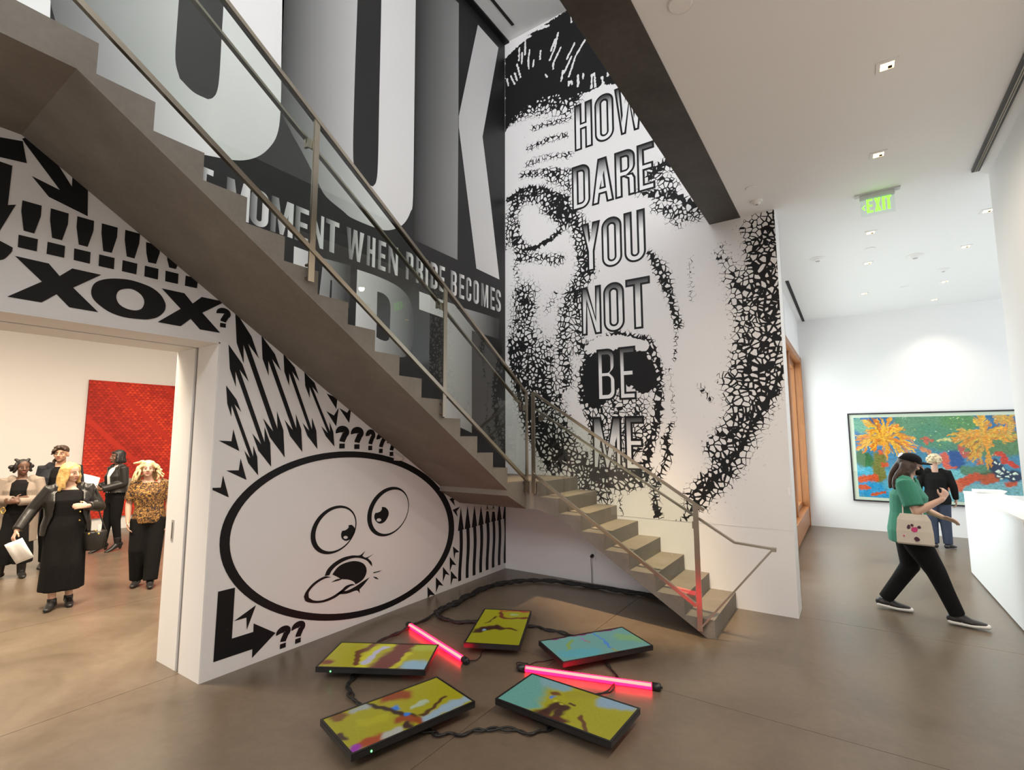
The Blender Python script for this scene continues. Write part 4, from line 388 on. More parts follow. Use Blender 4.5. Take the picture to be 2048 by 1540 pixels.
PALMS=[([(0.998,2.19),(1.298,2.096),(1.573,2.162)],0.3,(95,140,110)),([(1.286,1.92),(1.615,1.832)],0.28,(80,135,110)),([(1.644,2.23),(1.835,2.174)],0.2,(90,140,90)),([(1.931,1.748),(2.426,1.783)],0.25,(95,130,90)),([(0.17,1.479),(0.239,1.369)],0.15,(60,110,60)),([(0.135,2.151),(0.256,2.111)],0.15,(110,170,150)),([(0.043,1.178),(0.521,1.105)],0.15,(90,180,215)),([(0.087,0.903),(0.468,0.742)],0.2,(40,150,210)),([(1.436,1.192),(1.76,1.154)],0.14,(120,190,205)),([(1.408,0.798),(2.536,0.944)],0.17,(130,180,195)),([(0.656,0.931),(1.075,0.865)],0.2,(90,170,205)),([(0.457,1.484),(0.431,1.083)],0.12,(130,120,50)),([(0.537,1.34)],0.06,(220,80,30)),([(0.479,1.594)],0.05,(225,90,40)),([(0.142,1.034),(0.356,1.08)],0.08,(225,85,35)),([(0.07,0.866),(0.223,0.873)],0.045,(225,85,35)),([(0.305,0.741),(0.485,0.779)],0.035,(225,85,20)),([(1.633,1.541),(1.646,1.37)],0.12,(10,75,150)),([(1.767,1.255),(2.021,1.28)],0.1,(85,130,105)),([(2.076,1.183),(2.197,1.171)],0.1,(80,90,60)),([(1.485,0.955),(1.685,1.016)],0.09,(225,110,70)),([(1.726,1.051),(1.937,1.161)],0.08,(215,75,35)),([(2.007,1.097),(2.158,1.137)],0.09,(200,80,35)),([(2.355,1.031),(2.429,1.067)],0.06,(215,80,40)),([(1.683,0.982),(1.651,0.896)],0.05,(220,100,70)),([(1.474,1.538),(1.486,1.331)],0.06,(225,90,70)),([(1.486,1.331),(1.617,1.318)],0.03,(225,90,70)),([(1.735,1.696),(1.751,1.56),(1.918,1.579)],0.05,(200,85,80)),([(1.214,1.867),(1.222,1.797)],0.05,(200,90,70)),([(1.144,1.868),(1.307,1.832)],0.025,(200,90,70)),([(1.402,1.832),(1.576,1.85)],0.03,(215,200,140)),([(1.159,1.673),(1.249,1.586)],0.04,(215,130,90)),([(1.983,1.429)],0.06,(210,100,50)),([(2.177,1.384),(2.262,1.223),(2.438,1.181)],0.11,(20,40,80)),([(2.243,1.6),(2.321,1.519),(2.315,1.437),(2.487,1.36)],0.045,(220,55,30)),([(2.165,1.55),(2.242,1.592)],0.02,(225,90,40)),([(0.542,1.869)],0.17,(240,160,30)),([(0.542,1.869),(0.304,1.93),(0.068,1.825)],0.013300000000000001,(245,150,35)),([(0.542,1.869),(0.311,1.955),(0.043,1.826)],0.013300000000000001,(190,105,30)),([(0.542,1.869),(0.324,1.889),(0.13,1.81)],0.013300000000000001,(190,105,30)),([(0.542,1.869),(0.29,1.938),(0.07,1.941)],0.013300000000000001,(250,185,60)),([(0.542,1.869),(0.321,1.943),(0.087,1.888)],0.021,(240,160,30)),([(0.321,1.943),(0.106,1.823)],0.0175,(235,125,20)),([(0.321,1.943),(0.197,1.785)],0.0175,(240,160,30)),([(0.542,1.869),(0.333,1.837),(0.069,1.632)],0.013300000000000001,(245,150,35)),([(0.542,1.869),(0.365,1.827),(0.131,1.626)],0.013300000000000001,(190,105,30)),([(0.542,1.869),(0.346,1.843),(0.13,1.689)],0.013300000000000001,(245,150,35)),([(0.542,1.869),(0.314,1.847),(0.118,1.707)],0.013300000000000001,(215,130,35)),([(0.542,1.869),(0.322,1.841),(0.09,1.682)],0.021,(235,125,20)),([(0.322,1.841),(0.108,1.617)],0.0175,(250,180,50)),([(0.322,1.841),(0.195,1.581)],0.0175,(235,125,20)),([(0.542,1.869),(0.414,2.103),(0.257,2.201)],0.013300000000000001,(245,150,35)),([(0.542,1.869),(0.412,2.098),(0.313,2.264)],0.013300000000000001,(215,130,35)),([(0.542,1.869),(0.397,2.172),(0.221,2.269)],0.013300000000000001,(250,185,60)),([(0.542,1.869),(0.448,2.138),(0.298,2.254)],0.013300000000000001,(190,105,30)),([(0.542,1.869),(0.4,2.109),(0.247,2.224)],0.021,(250,180,50)),([(0.4,2.109),(0.259,2.158)],0.0175,(240,160,30)),([(0.4,2.109),(0.321,2.12)],0.0175,(250,180,50)),([(0.542,1.869),(0.416,2.008),(0.234,2.031)],0.013300000000000001,(190,105,30)),([(0.542,1.869),(0.403,2.054),(0.253,2.021)],0.013300000000000001,(250,185,60)),([(0.542,1.869),(0.405,2.05),(0.27,2.041)],0.013300000000000001,(215,130,35)),([(0.542,1.869),(0.39,1.975),(0.273,1.982)],0.013300000000000001,(250,185,60)),([(0.542,1.869),(0.417,2.026),(0.283,2.055)],0.021,(240,160,30)),([(0.417,2.026),(0.292,1.99)],0.0175,(235,125,20)),([(0.417,2.026),(0.345,1.952)],0.0175,(240,160,30)),([(0.542,1.869),(0.466,2.131),(0.395,2.303)],0.013300000000000001,(190,105,30)),([(0.542,1.869),(0.503,2.132),(0.46,2.289)],0.013300000000000001,(250,185,60)),([(0.542,1.869),(0.499,2.116),(0.482,2.175)],0.013300000000000001,(190,105,30)),([(0.542,1.869),(0.491,2.138),(0.432,2.194)],0.013300000000000001,(215,130,35)),([(0.542,1.869),(0.499,2.126),(0.447,2.257)],0.021,(235,125,20)),([(0.499,2.126),(0.449,2.192)],0.0175,(250,180,50)),([(0.499,2.126),(0.471,2.155)],0.0175,(235,125,20)),([(0.542,1.869),(0.577,2.074),(0.563,2.205)],0.013300000000000001,(250,185,60)),([(0.542,1.869),(0.541,2.177),(0.519,2.316)],0.013300000000000001,(245,150,35)),([(0.542,1.869),(0.573,2.085),(0.565,2.194)],0.013300000000000001,(250,185,60)),([(0.542,1.869),(0.551,2.161),(0.541,2.268)],0.013300000000000001,(250,185,60)),([(0.542,1.869),(0.551,2.13),(0.553,2.264)],0.021,(250,180,50)),([(0.551,2.13),(0.549,2.199)],0.0175,(240,160,30)),([(0.551,2.13),(0.55,2.162)],0.0175,(250,180,50)),([(0.542,1.869),(0.659,2.058),(0.732,2.191)],0.013300000000000001,(215,130,35)),([(0.542,1.869),(0.625,2.125),(0.666,2.315)],0.013300000000000001,(215,130,35)),([(0.542,1.869),(0.613,2.126),(0.658,2.243)],0.013300000000000001,(190,105,30)),([(0.542,1.869),(0.629,2.143),(0.677,2.259)],0.013300000000000001,(250,185,60)),([(0.542,1.869),(0.618,2.134),(0.686,2.27)],0.021,(240,160,30)),([(0.618,2.134),(0.676,2.206)],0.0175,(235,125,20)),([(0.618,2.134),(0.65,2.17)],0.0175,(240,160,30)),([(0.542,1.869),(0.655,1.999),(0.76,2.059)],0.013300000000000001,(245,150,35)),([(0.542,1.869),(0.682,2.092),(0.765,2.102)],0.013300000000000001,(245,150,35)),([(0.542,1.869),(0.706,2.094),(0.851,2.103)],0.013300000000000001,(245,150,35)),([(0.542,1.869),(0.645,2.098),(0.75,2.141)],0.013300000000000001,(250,185,60)),([(0.542,1.869),(0.68,2.069),(0.809,2.14)],0.021,(235,125,20)),([(0.68,2.069),(0.792,2.076)],0.0175,(250,180,50)),([(0.68,2.069),(0.74,2.041)],0.0175,(235,125,20)),([(0.542,1.869),(0.724,2.036),(0.923,2.047)],0.013300000000000001,(190,105,30)),([(0.542,1.869),(0.72,2.049),(0.845,2.05)],0.013300000000000001,(215,130,35)),([(0.542,1.869),(0.749,2.03),(0.905,2.035)],0.013300000000000001,(215,130,35)),([(0.542,1.869),(0.717,2.028),(0.862,2.063)],0.013300000000000001,(250,185,60)),([(0.542,1.869),(0.716,2.05),(0.878,2.102)],0.021,(250,180,50)),([(0.716,2.05),(0.858,2.039)],0.0175,(240,160,30)),([(0.716,2.05),(0.792,2.004)],0.0175,(250,180,50)),([(0.542,1.869),(0.817,1.963),(1.049,1.848)],0.013300000000000001,(250,185,60)),([(0.542,1.869),(0.789,1.981),(0.992,1.88)],0.013300000000000001,(245,150,35)),([(0.542,1.869),(0.781,1.92),(1.035,1.795)],0.013300000000000001,(245,150,35)),([(0.542,1.869),(0.77,1.978),(0.988,1.918)],0.013300000000000001,(215,130,35)),([(0.542,1.869),(0.802,1.931),(1.047,1.868)],0.021,(240,160,30)),([(0.802,1.931),(1.018,1.805)],0.0175,(235,125,20)),([(0.802,1.931),(0.916,1.769)],0.0175,(240,160,30)),([(0.542,1.869),(0.786,1.791),(0.99,1.641)],0.013300000000000001,(215,130,35)),([(0.542,1.869),(0.775,1.757),(0.98,1.595)],0.013300000000000001,(245,150,35)),([(0.542,1.869),(0.765,1.828),(1.012,1.629)],0.013300000000000001,(245,150,35)),([(0.542,1.869),(0.832,1.841),(1.099,1.72)],0.013300000000000001,(250,185,60)),([(0.542,1.869),(0.803,1.832),(1.047,1.672)],0.021,(235,125,20)),([(0.803,1.832),(1.018,1.61)],0.0175,(250,180,50)),([(0.803,1.832),(0.914,1.573)],0.0175,(235,125,20)),([(0.542,1.869),(0.712,1.771),(0.883,1.563)],0.013300000000000001,(245,150,35)),([(0.542,1.869),(0.718,1.787),(0.866,1.571)],0.013300000000000001,(250,185,60)),([(0.542,1.869),(0.662,1.793),(0.806,1.654)],0.013300000000000001,(215,130,35)),([(0.542,1.869),(0.733,1.815),(0.894,1.648)],0.013300000000000001,(190,105,30)),([(0.542,1.869),(0.699,1.805),(0.845,1.617)],0.021,(250,180,50)),([(0.699,1.805),(0.825,1.554)],0.0175,(240,160,30)),([(0.699,1.805),(0.76,1.517)],0.0175,(250,180,50)),([(0.542,1.869),(0.603,1.778),(0.67,1.577)],0.013300000000000001,(250,185,60)),([(0.542,1.869),(0.597,1.815),(0.665,1.61)],0.013300000000000001,(190,105,30)),([(0.542,1.869),(0.593,1.775),(0.617,1.592)],0.013300000000000001,(250,185,60)),([(0.542,1.869),(0.54,1.774),(0.546,1.534)],0.013300000000000001,(245,150,35)),([(0.542,1.869),(0.58,1.777),(0.61,1.559)],0.021,(240,160,30)),([(0.58,1.777),(0.601,1.496)],0.0175,(235,125,20)),([(0.58,1.777),(0.581,1.459)],0.0175,(240,160,30)),([(0.542,1.869),(0.432,1.84),(0.311,1.728)],0.013300000000000001,(215,130,35)),([(0.542,1.869),(0.43,1.878),(0.294,1.709)],0.013300000000000001,(250,185,60)),([(0.542,1.869),(0.446,1.849),(0.363,1.724)],0.013300000000000001,(190,105,30)),([(0.542,1.869),(0.458,1.817),(0.363,1.629)],0.013300000000000001,(190,105,30)),([(0.542,1.869),(0.444,1.85),(0.336,1.703)],0.021,(235,125,20)),([(0.444,1.85),(0.342,1.638)],0.0175,(250,180,50)),([(0.444,1.85),(0.379,1.602)],0.0175,(235,125,20)),([(0.542,1.869),(0.353,1.912),(0.192,1.821)],0.013300000000000001,(250,185,60)),([(0.542,1.869),(0.34,1.855),(0.115,1.765)],0.013300000000000001,(215,130,35)),([(0.542,1.869),(0.318,1.899),(0.101,1.76)],0.013300000000000001,(190,105,30)),([(0.542,1.869),(0.359,1.907),(0.153,1.805)],0.013300000000000001,(215,130,35)),([(0.542,1.869),(0.356,1.887),(0.158,1.776)],0.021,(250,180,50)),([(0.356,1.887),(0.173,1.711)],0.0175,(240,160,30)),([(0.356,1.887),(0.247,1.674)],0.0175,(250,180,50)),([(2.066,1.866)],0.12,(228,168,55)),([(2.066,1.866),(1.827,1.975),(1.55,1.918)],0.013300000000000001,(245,150,35)),([(2.066,1.866),(1.844,1.977),(1.643,1.962)],0.013300000000000001,(215,130,35)),([(2.066,1.866),(1.846,2.002),(1.642,1.946)],0.013300000000000001,(190,105,30)),([(2.066,1.866),(1.826,1.945),(1.581,1.933)],0.013300000000000001,(215,130,35)),([(2.066,1.866),(1.845,1.96),(1.609,1.936)],0.021,(228,168,55)),([(1.845,1.96),(1.628,1.875)],0.0175,(235,150,40)),([(1.845,1.96),(1.72,1.841)],0.0175,(228,168,55)),([(2.066,1.866),(1.861,1.916),(1.679,1.849)],0.013300000000000001,(245,150,35)),([(2.066,1.866),(1.87,1.966),(1.641,1.871)],0.013300000000000001,(245,150,35)),([(2.066,1.866),(1.845,1.91),(1.644,1.815)],0.013300000000000001,(190,105,30)),([(2.066,1.866),(1.859,1.913),(1.664,1.795)],0.013300000000000001,(250,185,60)),([(2.066,1.866),(1.854,1.909),(1.628,1.832)],0.021,(235,150,40)),([(1.854,1.909),(1.646,1.772)],0.0175,(215,160,75)),([(1.854,1.909),(1.732,1.738)],0.0175,(235,150,40)),([(2.066,1.866),(1.924,1.979),(1.748,1.962)],0.013300000000000001,(215,130,35)),([(2.066,1.866),(1.913,2.012),(1.741,1.989)],0.013300000000000001,(190,105,30)),([(2.066,1.866),(1.902,2.039),(1.701,2.019)],0.013300000000000001,(250,185,60)),([(2.066,1.866),(1.911,1.984),(1.746,2.009)],0.013300000000000001,(215,130,35)),([(2.066,1.866),(1.906,2.011),(1.734,2.038)],0.021,(215,160,75)),([(1.906,2.011),(1.748,1.978)],0.0175,(228,168,55)),([(1.906,2.011),(1.815,1.943)],0.0175,(215,160,75)),([(2.066,1.866),(1.923,1.893),(1.79,1.737)],0.013300000000000001,(215,130,35)),([(2.066,1.866),(1.949,1.863),(1.853,1.691)],0.013300000000000001,(190,105,30)),([(2.066,1.866),(1.945,1.921),(1.779,1.776)],0.013300000000000001,(215,130,35)),([(2.066,1.866),(1.949,1.886),(1.795,1.722)],0.013300000000000001,(245,150,35)),([(2.066,1.866),(1.94,1.866),(1.803,1.747)],0.021,(228,168,55)),([(1.94,1.866),(1.812,1.688)],0.0175,(235,150,40)),([(1.94,1.866),(1.861,1.654)],0.0175,(228,168,55)),([(2.066,1.866),(1.971,1.981),(1.896,1.958)],0.013300000000000001,(215,130,35)),([(2.066,1.866),(1.991,1.967),(1.917,1.955)],0.013300000000000001,(245,150,35)),([(2.066,1.866),(2.019,2.019),(1.951,2.001)],0.013300000000000001,(250,185,60)),([(2.066,1.866),(1.995,2.012),(1.879,2.037)],0.013300000000000001,(250,185,60)),([(2.066,1.866),(1.994,1.993),(1.912,2.002)],0.021,(235,150,40)),([(1.994,1.993),(1.916,1.943)],0.0175,(215,160,75)),([(1.994,1.993),(1.946,1.908)],0.0175,(235,150,40)),([(2.066,1.866),(2.025,2.068),(1.959,2.215)],0.013300000000000001,(215,130,35)),([(2.066,1.866),(2.007,2.107),(1.929,2.209)],0.013300000000000001,(250,185,60)),([(2.066,1.866),(2.023,2.068),(1.991,2.198)],0.013300000000000001,(190,105,30)),([(2.066,1.866),(2.045,2.145),(2.015,2.228)],0.013300000000000001,(250,185,60)),([(2.066,1.866),(2.022,2.119),(1.969,2.256)],0.021,(215,160,75)),([(2.022,2.119),(1.971,2.197)],0.0175,(228,168,55)),([(2.022,2.119),(1.994,2.162)],0.0175,(215,160,75)),([(2.066,1.866),(2.04,2.171),(2.027,2.31)],0.013300000000000001,(245,150,35)),([(2.066,1.866),(2.076,2.133),(2.071,2.33)],0.013300000000000001,(245,150,35)),([(2.066,1.866),(2.043,2.143),(2.039,2.222)],0.013300000000000001,(250,185,60)),([(2.066,1.866),(2.086,2.18),(2.098,2.314)],0.013300000000000001,(250,185,60)),([(2.066,1.866),(2.061,2.136),(2.047,2.288)],0.021,(228,168,55)),([(2.061,2.136),(2.045,2.229)],0.0175,(235,150,40)),([(2.061,2.136),(2.053,2.195)],0.0175,(228,168,55)),([(2.066,1.866),(2.095,2.085),(2.133,2.213)],0.013300000000000001,(250,185,60)),([(2.066,1.866),(2.064,2.033),(2.084,2.122)],0.013300000000000001,(190,105,30)),([(2.066,1.866),(2.14,2.098),(2.177,2.137)],0.013300000000000001,(215,130,35)),([(2.066,1.866),(2.068,2.097),(2.089,2.171)],0.013300000000000001,(250,185,60)),([(2.066,1.866),(2.107,2.076),(2.138,2.168)],0.021,(235,150,40)),([(2.107,2.076),(2.131,2.109)],0.0175,(215,160,75)),([(2.107,2.076),(2.119,2.076)],0.0175,(235,150,40)),([(2.066,1.866),(2.143,2.032),(2.193,2.002)],0.013300000000000001,(190,105,30)),([(2.066,1.866),(2.107,2.002),(2.144,1.978)],0.013300000000000001,(215,130,35)),([(2.066,1.866),(2.156,2.036),(2.244,2.082)],0.013300000000000001,(215,130,35)),([(2.066,1.866),(2.132,2.002),(2.167,1.992)],0.013300000000000001,(215,130,35)),([(2.066,1.866),(2.139,2.008),(2.202,2.033)],0.021,(215,160,75)),([(2.139,2.008),(2.192,1.974)],0.0175,(228,168,55)),([(2.139,2.008),(2.164,1.941)],0.0175,(215,160,75)),([(2.066,1.866),(2.189,2.041),(2.297,2.126)],0.013300000000000001,(190,105,30)),([(2.066,1.866),(2.232,1.998),(2.364,2.057)],0.013300000000000001,(190,105,30)),([(2.066,1.866),(2.206,2.049),(2.326,2.086)],0.013300000000000001,(250,185,60)),([(2.066,1.866),(2.2,2.037),(2.314,2.016)],0.013300000000000001,(245,150,35)),([(2.066,1.866),(2.202,2.033),(2.328,2.081)],0.021,(228,168,55)),([(2.202,2.033),(2.312,2.023)],0.0175,(235,150,40)),([(2.202,2.033),(2.26,1.99)],0.0175,(228,168,55)),([(2.066,1.866),(2.32,2.025),(2.531,2.092)],0.013300000000000001,(250,185,60)),([(2.066,1.866),(2.255,2.039),(2.448,2.08)],0.013300000000000001,(250,185,60)),([(2.066,1.866),(2.276,2.008),(2.486,2.074)],0.013300000000000001,(250,185,60)),([(2.066,1.866),(2.298,1.974),(2.528,1.98)],0.013300000000000001,(190,105,30)),([(2.066,1.866),(2.281,2.015),(2.482,2.046)],0.021,(235,150,40)),([(2.281,2.015),(2.458,1.988)],0.0175,(215,160,75)),([(2.281,2.015),(2.376,1.956)],0.0175,(235,150,40)),([(2.066,1.866),(2.292,1.96),(2.481,1.86)],0.013300000000000001,(250,185,60)),([(2.066,1.866),(2.307,1.924),(2.534,1.88)],0.013300000000000001,(190,105,30)),([(2.066,1.866),(2.247,1.933),(2.445,1.946)],0.013300000000000001,(245,150,35)),([(2.066,1.866),(2.305,1.945),(2.504,1.922)],0.013300000000000001,(190,105,30)),([(2.066,1.866),(2.288,1.948),(2.495,1.914)],0.021,(215,160,75)),([(2.288,1.948),(2.47,1.857)],0.0175,(228,168,55)),([(2.288,1.948),(2.384,1.824)],0.0175,(215,160,75)),([(2.066,1.866),(2.268,1.883),(2.476,1.821)],0.013300000000000001,(190,105,30)),([(2.066,1.866),(2.257,1.945),(2.424,1.892)],0.013300000000000001,(215,130,35)),([(2.066,1.866),(2.232,1.932),(2.404,1.913)],0.013300000000000001,(215,130,35)),([(2.066,1.866),(2.222,1.878),(2.386,1.818)],0.013300000000000001,(245,150,35)),([(2.066,1.866),(2.256,1.932),(2.433,1.882)],0.021,(228,168,55)),([(2.256,1.932),(2.411,1.824)],0.0175,(235,150,40)),([(2.256,1.932),(2.336,1.791)],0.0175,(228,168,55)),([(2.066,1.866),(2.111,1.925),(2.112,1.793)],0.013300000000000001,(245,150,35)),([(2.066,1.866),(2.072,1.83),(2.108,1.717)],0.013300000000000001,(245,150,35)),([(2.066,1.866),(2.115,1.844),(2.161,1.706)],0.013300000000000001,(250,185,60)),([(2.066,1.866),(2.138,1.861),(2.181,1.705)],0.013300000000000001,(245,150,35)),([(2.066,1.866),(2.115,1.866),(2.156,1.749)],0.021,(235,150,40)),([(2.115,1.866),(2.147,1.691)],0.0175,(215,160,75)),([(2.115,1.866),(2.124,1.657)],0.0175,(235,150,40)),([(2.066,1.866),(2.044,1.738),(1.994,1.459)],0.013300000000000001,(215,130,35)),([(2.066,1.866),(2.016,1.768),(1.937,1.501)],0.013300000000000001,(215,130,35)),([(2.066,1.866),(2.028,1.721),(1.955,1.511)],0.013300000000000001,(245,150,35)),([(2.066,1.866),(2.018,1.758),(1.989,1.561)],0.013300000000000001,(215,130,35)),([(2.066,1.866),(2.032,1.748),(1.989,1.513)],0.021,(215,160,75)),([(2.032,1.748),(1.987,1.454)],0.0175,(228,168,55)),([(2.032,1.748),(1.995,1.421)],0.0175,(215,160,75)),([(2.066,1.866),(1.959,1.795),(1.865,1.554)],0.013300000000000001,(190,105,30)),([(2.066,1.866),(1.956,1.757),(1.829,1.503)],0.013300000000000001,(250,185,60)),([(2.066,1.866),(1.941,1.777),(1.82,1.541)],0.013300000000000001,(190,105,30)),([(2.066,1.866),(1.937,1.727),(1.805,1.446)],0.013300000000000001,(215,130,35)),([(2.066,1.866),(1.963,1.748),(1.85,1.51)],0.021,(228,168,55)),([(1.963,1.748),(1.855,1.452)],0.0175,(235,150,40)),([(1.963,1.748),(1.891,1.419)],0.0175,(228,168,55)),([(2.066,1.866),(2.077,1.699),(2.102,1.383)],0.013300000000000001,(245,150,35)),([(2.066,1.866),(2.096,1.644),(2.141,1.343)],0.013300000000000001,(215,130,35)),([(2.066,1.866),(2.108,1.708),(2.133,1.416)],0.013300000000000001,(245,150,35)),([(2.066,1.866),(2.094,1.664),(2.106,1.39)],0.013300000000000001,(190,105,30)),([(2.066,1.866),(2.09,1.698),(2.106,1.416)],0.021,(235,150,40)),([(2.09,1.698),(2.098,1.357)],0.0175,(215,160,75)),([(2.09,1.698),(2.08,1.324)],0.0175,(235,150,40)),([(2.372,2.18)],0.07,(225,150,60)),([(2.372,2.18),(2.313,2.249),(2.251,2.175)],0.0114,(215,130,35)),([(2.372,2.18),(2.354,2.26),(2.288,2.181)],0.0114,(245,150,35)),([(2.372,2.18),(2.314,2.3),(2.227,2.286)],0.0114,(250,185,60)),([(2.372,2.18),(2.32,2.247),(2.283,2.217)],0.0114,(245,150,35)),([(2.372,2.18),(2.313,2.273),(2.244,2.25)],0.018,(225,150,60)),([(2.313,2.273),(2.246,2.191)],0.015,(215,165,75)),([(2.313,2.273),(2.27,2.157)],0.015,(225,150,60)),([(2.372,2.18),(2.323,2.284),(2.267,2.315)],0.0114,(190,105,30)),([(2.372,2.18),(2.347,2.269),(2.313,2.194)],0.0114,(190,105,30)),([(2.372,2.18),(2.341,2.25),(2.287,2.258)],0.0114,(250,185,60)),([(2.372,2.18),(2.313,2.234),(2.267,2.206)],0.0114,(245,150,35)),([(2.372,2.18),(2.338,2.281),(2.294,2.265)],0.018,(215,165,75)),([(2.338,2.281),(2.294,2.207)],0.015,(225,150,60)),([(2.338,2.281),(2.308,2.173)],0.015,(215,165,75)),([(2.372,2.18),(2.369,2.318),(2.352,2.293)],0.0114,(250,185,60)),([(2.372,2.18),(2.408,2.278),(2.418,2.272)],0.0114,(215,130,35)),([(2.372,2.18),(2.379,2.302),(2.38,2.247)],0.0114,(245,150,35)),([(2.372,2.18),(2.372,2.305),(2.363,2.257)],0.0114,(250,185,60)),([(2.372,2.18),(2.393,2.296),(2.405,2.295)],0.018,(225,150,60)),([(2.393,2.296),(2.4,2.237)],0.015,(215,165,75)),([(2.393,2.296),(2.392,2.204)],0.015,(225,150,60)),([(2.372,2.18),(2.471,2.312),(2.533,2.311)],0.0114,(250,185,60)),([(2.372,2.18),(2.43,2.254),(2.465,2.246)],0.0114,(215,130,35)),([(2.372,2.18),(2.473,2.265),(2.538,2.291)],0.0114,(245,150,35)),([(2.372,2.18),(2.425,2.231),(2.465,2.223)],0.0114,(245,150,35)),([(2.372,2.18),(2.441,2.286),(2.5,2.276)],0.018,(215,165,75)),([(2.441,2.286),(2.49,2.219)],0.015,(225,150,60)),([(2.441,2.286),(2.463,2.186)],0.015,(215,165,75)),([(2.372,2.18),(2.453,2.239),(2.509,2.137)],0.0114,(215,130,35)),([(2.372,2.18),(2.432,2.172),(2.493,2.073)],0.0114,(215,130,35)),([(2.372,2.18),(2.443,2.176),(2.488,2.093)],0.0114,(190,105,30)),([(2.372,2.18),(2.472,2.198),(2.566,2.156)],0.0114,(190,105,30)),([(2.372,2.18),(2.448,2.22),(2.513,2.144)],0.018,(225,150,60)),([(2.448,2.22),(2.502,2.087)],0.015,(215,165,75)),([(2.448,2.22),(2.471,2.054)],0.015,(225,150,60)),([(2.372,2.18),(2.396,2.177),(2.427,2.078)],0.0114,(245,150,35)),([(2.372,2.18),(2.415,2.219),(2.477,2.076)],0.0114,(250,185,60)),([(2.372,2.18),(2.4,2.155),(2.45,2.038)],0.0114,(250,185,60)),([(2.372,2.18),(2.374,2.17),(2.391,1.992)],0.0114,(245,150,35)),([(2.372,2.18),(2.413,2.162),(2.445,2.03)],0.018,(215,165,75)),([(2.413,2.162),(2.436,1.972)],0.015,(225,150,60)),([(2.413,2.162),(2.417,1.939)],0.015,(215,165,75)),([(2.181,1.434)],0.022,(245,245,235)),([(2.252,1.403)],0.022,(245,245,235)),([(2.292,1.306)],0.022,(245,245,235)),([(2.216,1.254)],0.022,(245,245,235)),([(2.263,1.239)],0.022,(245,245,235)),([(2.361,1.259)],0.022,(245,245,235)),([(2.228,1.181)],0.022,(245,245,235)),([(2.306,1.167)],0.022,(245,245,235)),([(2.266,1.125)],0.022,(245,245,235)),([(2.342,1.169)],0.022,(245,245,235)),([(2.391,1.195)],0.022,(245,245,235)),([(2.441,1.221)],0.022,(245,245,235)),([(2.429,1.14)],0.022,(245,245,235)),([(0.721,1.887)],0.008,(240,240,220)),([(1.052,1.84)],0.008,(250,235,90)),([(1.694,2.248)],0.008,(240,240,220)),([(0.108,1.648)],0.008,(250,235,90)),([(0.793,2.134)],0.008,(240,240,220)),([(2.488,1.936)],0.008,(250,235,90)),([(2.146,1.933)],0.008,(240,240,220)),([(1.72,2.183)],0.008,(250,235,90)),([(1.671,1.64)],0.008,(240,240,220)),([(1.416,1.734)],0.008,(250,235,90)),([(1.8,2.246)],0.008,(240,240,220)),([(1.967,1.849)],0.008,(250,235,90)),([(0.91,2.294)],0.008,(240,240,220)),([(2.21,1.936)],0.008,(250,235,90)),([(1.862,1.635)],0.008,(240,240,220)),([(1.849,1.603)],0.008,(250,235,90)),([(1.103,1.686)],0.008,(240,240,220)),([(1.217,1.583)],0.008,(250,235,90)),([(2.26,2.211)],0.008,(240,240,220)),([(0.472,2.154)],0.008,(250,235,90)),([(2.426,1.961)],0.008,(240,240,220)),([(1.683,2.069)],0.008,(250,235,90)),([(1.398,2.007)],0.008,(240,240,220)),([(1.005,1.855)],0.008,(250,235,90)),([(1.551,1.612)],0.008,(240,240,220)),([(1.776,1.596)],0.008,(250,235,90)),([(2.161,1.556)],0.008,(240,240,220)),([(1.794,2.172)],0.008,(250,235,90)),([(2.171,1.575)],0.008,(240,240,220)),([(2.289,1.865)],0.008,(250,235,90)),([(1.888,2.134)],0.008,(240,240,220)),([(2.13,1.862)],0.008,(250,235,90)),([(0.867,2.269)],0.008,(240,240,220)),([(2.155,1.557)],0.008,(250,235,90)),([(0.315,1.68)],0.008,(240,240,220)),([(1.176,2.193)],0.008,(250,235,90)),([(0.852,1.709)],0.008,(240,240,220)),([(2.25,2.25)],0.008,(250,235,90)),([(1.669,2.264)],0.008,(240,240,220)),([(1.892,2.044)],0.008,(250,235,90)),([(2.214,1.565)],0.008,(240,240,220)),([(1.36,1.537)],0.008,(250,235,90)),([(0.929,2.257)],0.008,(240,240,220)),([(1.636,2.275)],0.008,(250,235,90)),([(0.623,1.997)],0.008,(240,240,220)),([(1.654,2.18)],0.008,(250,235,90)),([(0.187,1.624)],0.008,(240,240,220)),([(0.892,1.56)],0.008,(250,235,90)),([(2.282,2.005)],0.008,(240,240,220)),([(1.278,1.905)],0.008,(250,235,90)),([(1.707,1.846)],0.008,(240,240,220)),([(1.508,1.827)],0.008,(250,235,90)),([(2.369,1.91)],0.008,(240,240,220)),([(1.196,1.749)],0.008,(250,235,90)),([(0.733,2.082)],0.008,(240,240,220)),([(2.447,1.899)],0.008,(250,235,90)),([(1.516,2.294)],0.008,(240,240,220)),([(1.164,1.858)],0.008,(250,235,90)),([(0.139,1.83)],0.008,(240,240,220)),([(1.71,2.252)],0.008,(250,235,90)),([(1.676,1.944)],0.008,(240,240,220)),([(1.802,2.029)],0.008,(250,235,90)),([(1.843,1.739)],0.008,(240,240,220)),([(0.173,2.288)],0.008,(250,235,90)),([(1.76,1.57)],0.008,(240,240,220)),([(0.76,1.957)],0.008,(250,235,90)),([(1.603,2.056)],0.008,(240,240,220)),([(1.052,2.068)],0.008,(250,235,90)),([(1.05,1.846)],0.008,(240,240,220)),([(0.889,2.019)],0.008,(250,235,90))]
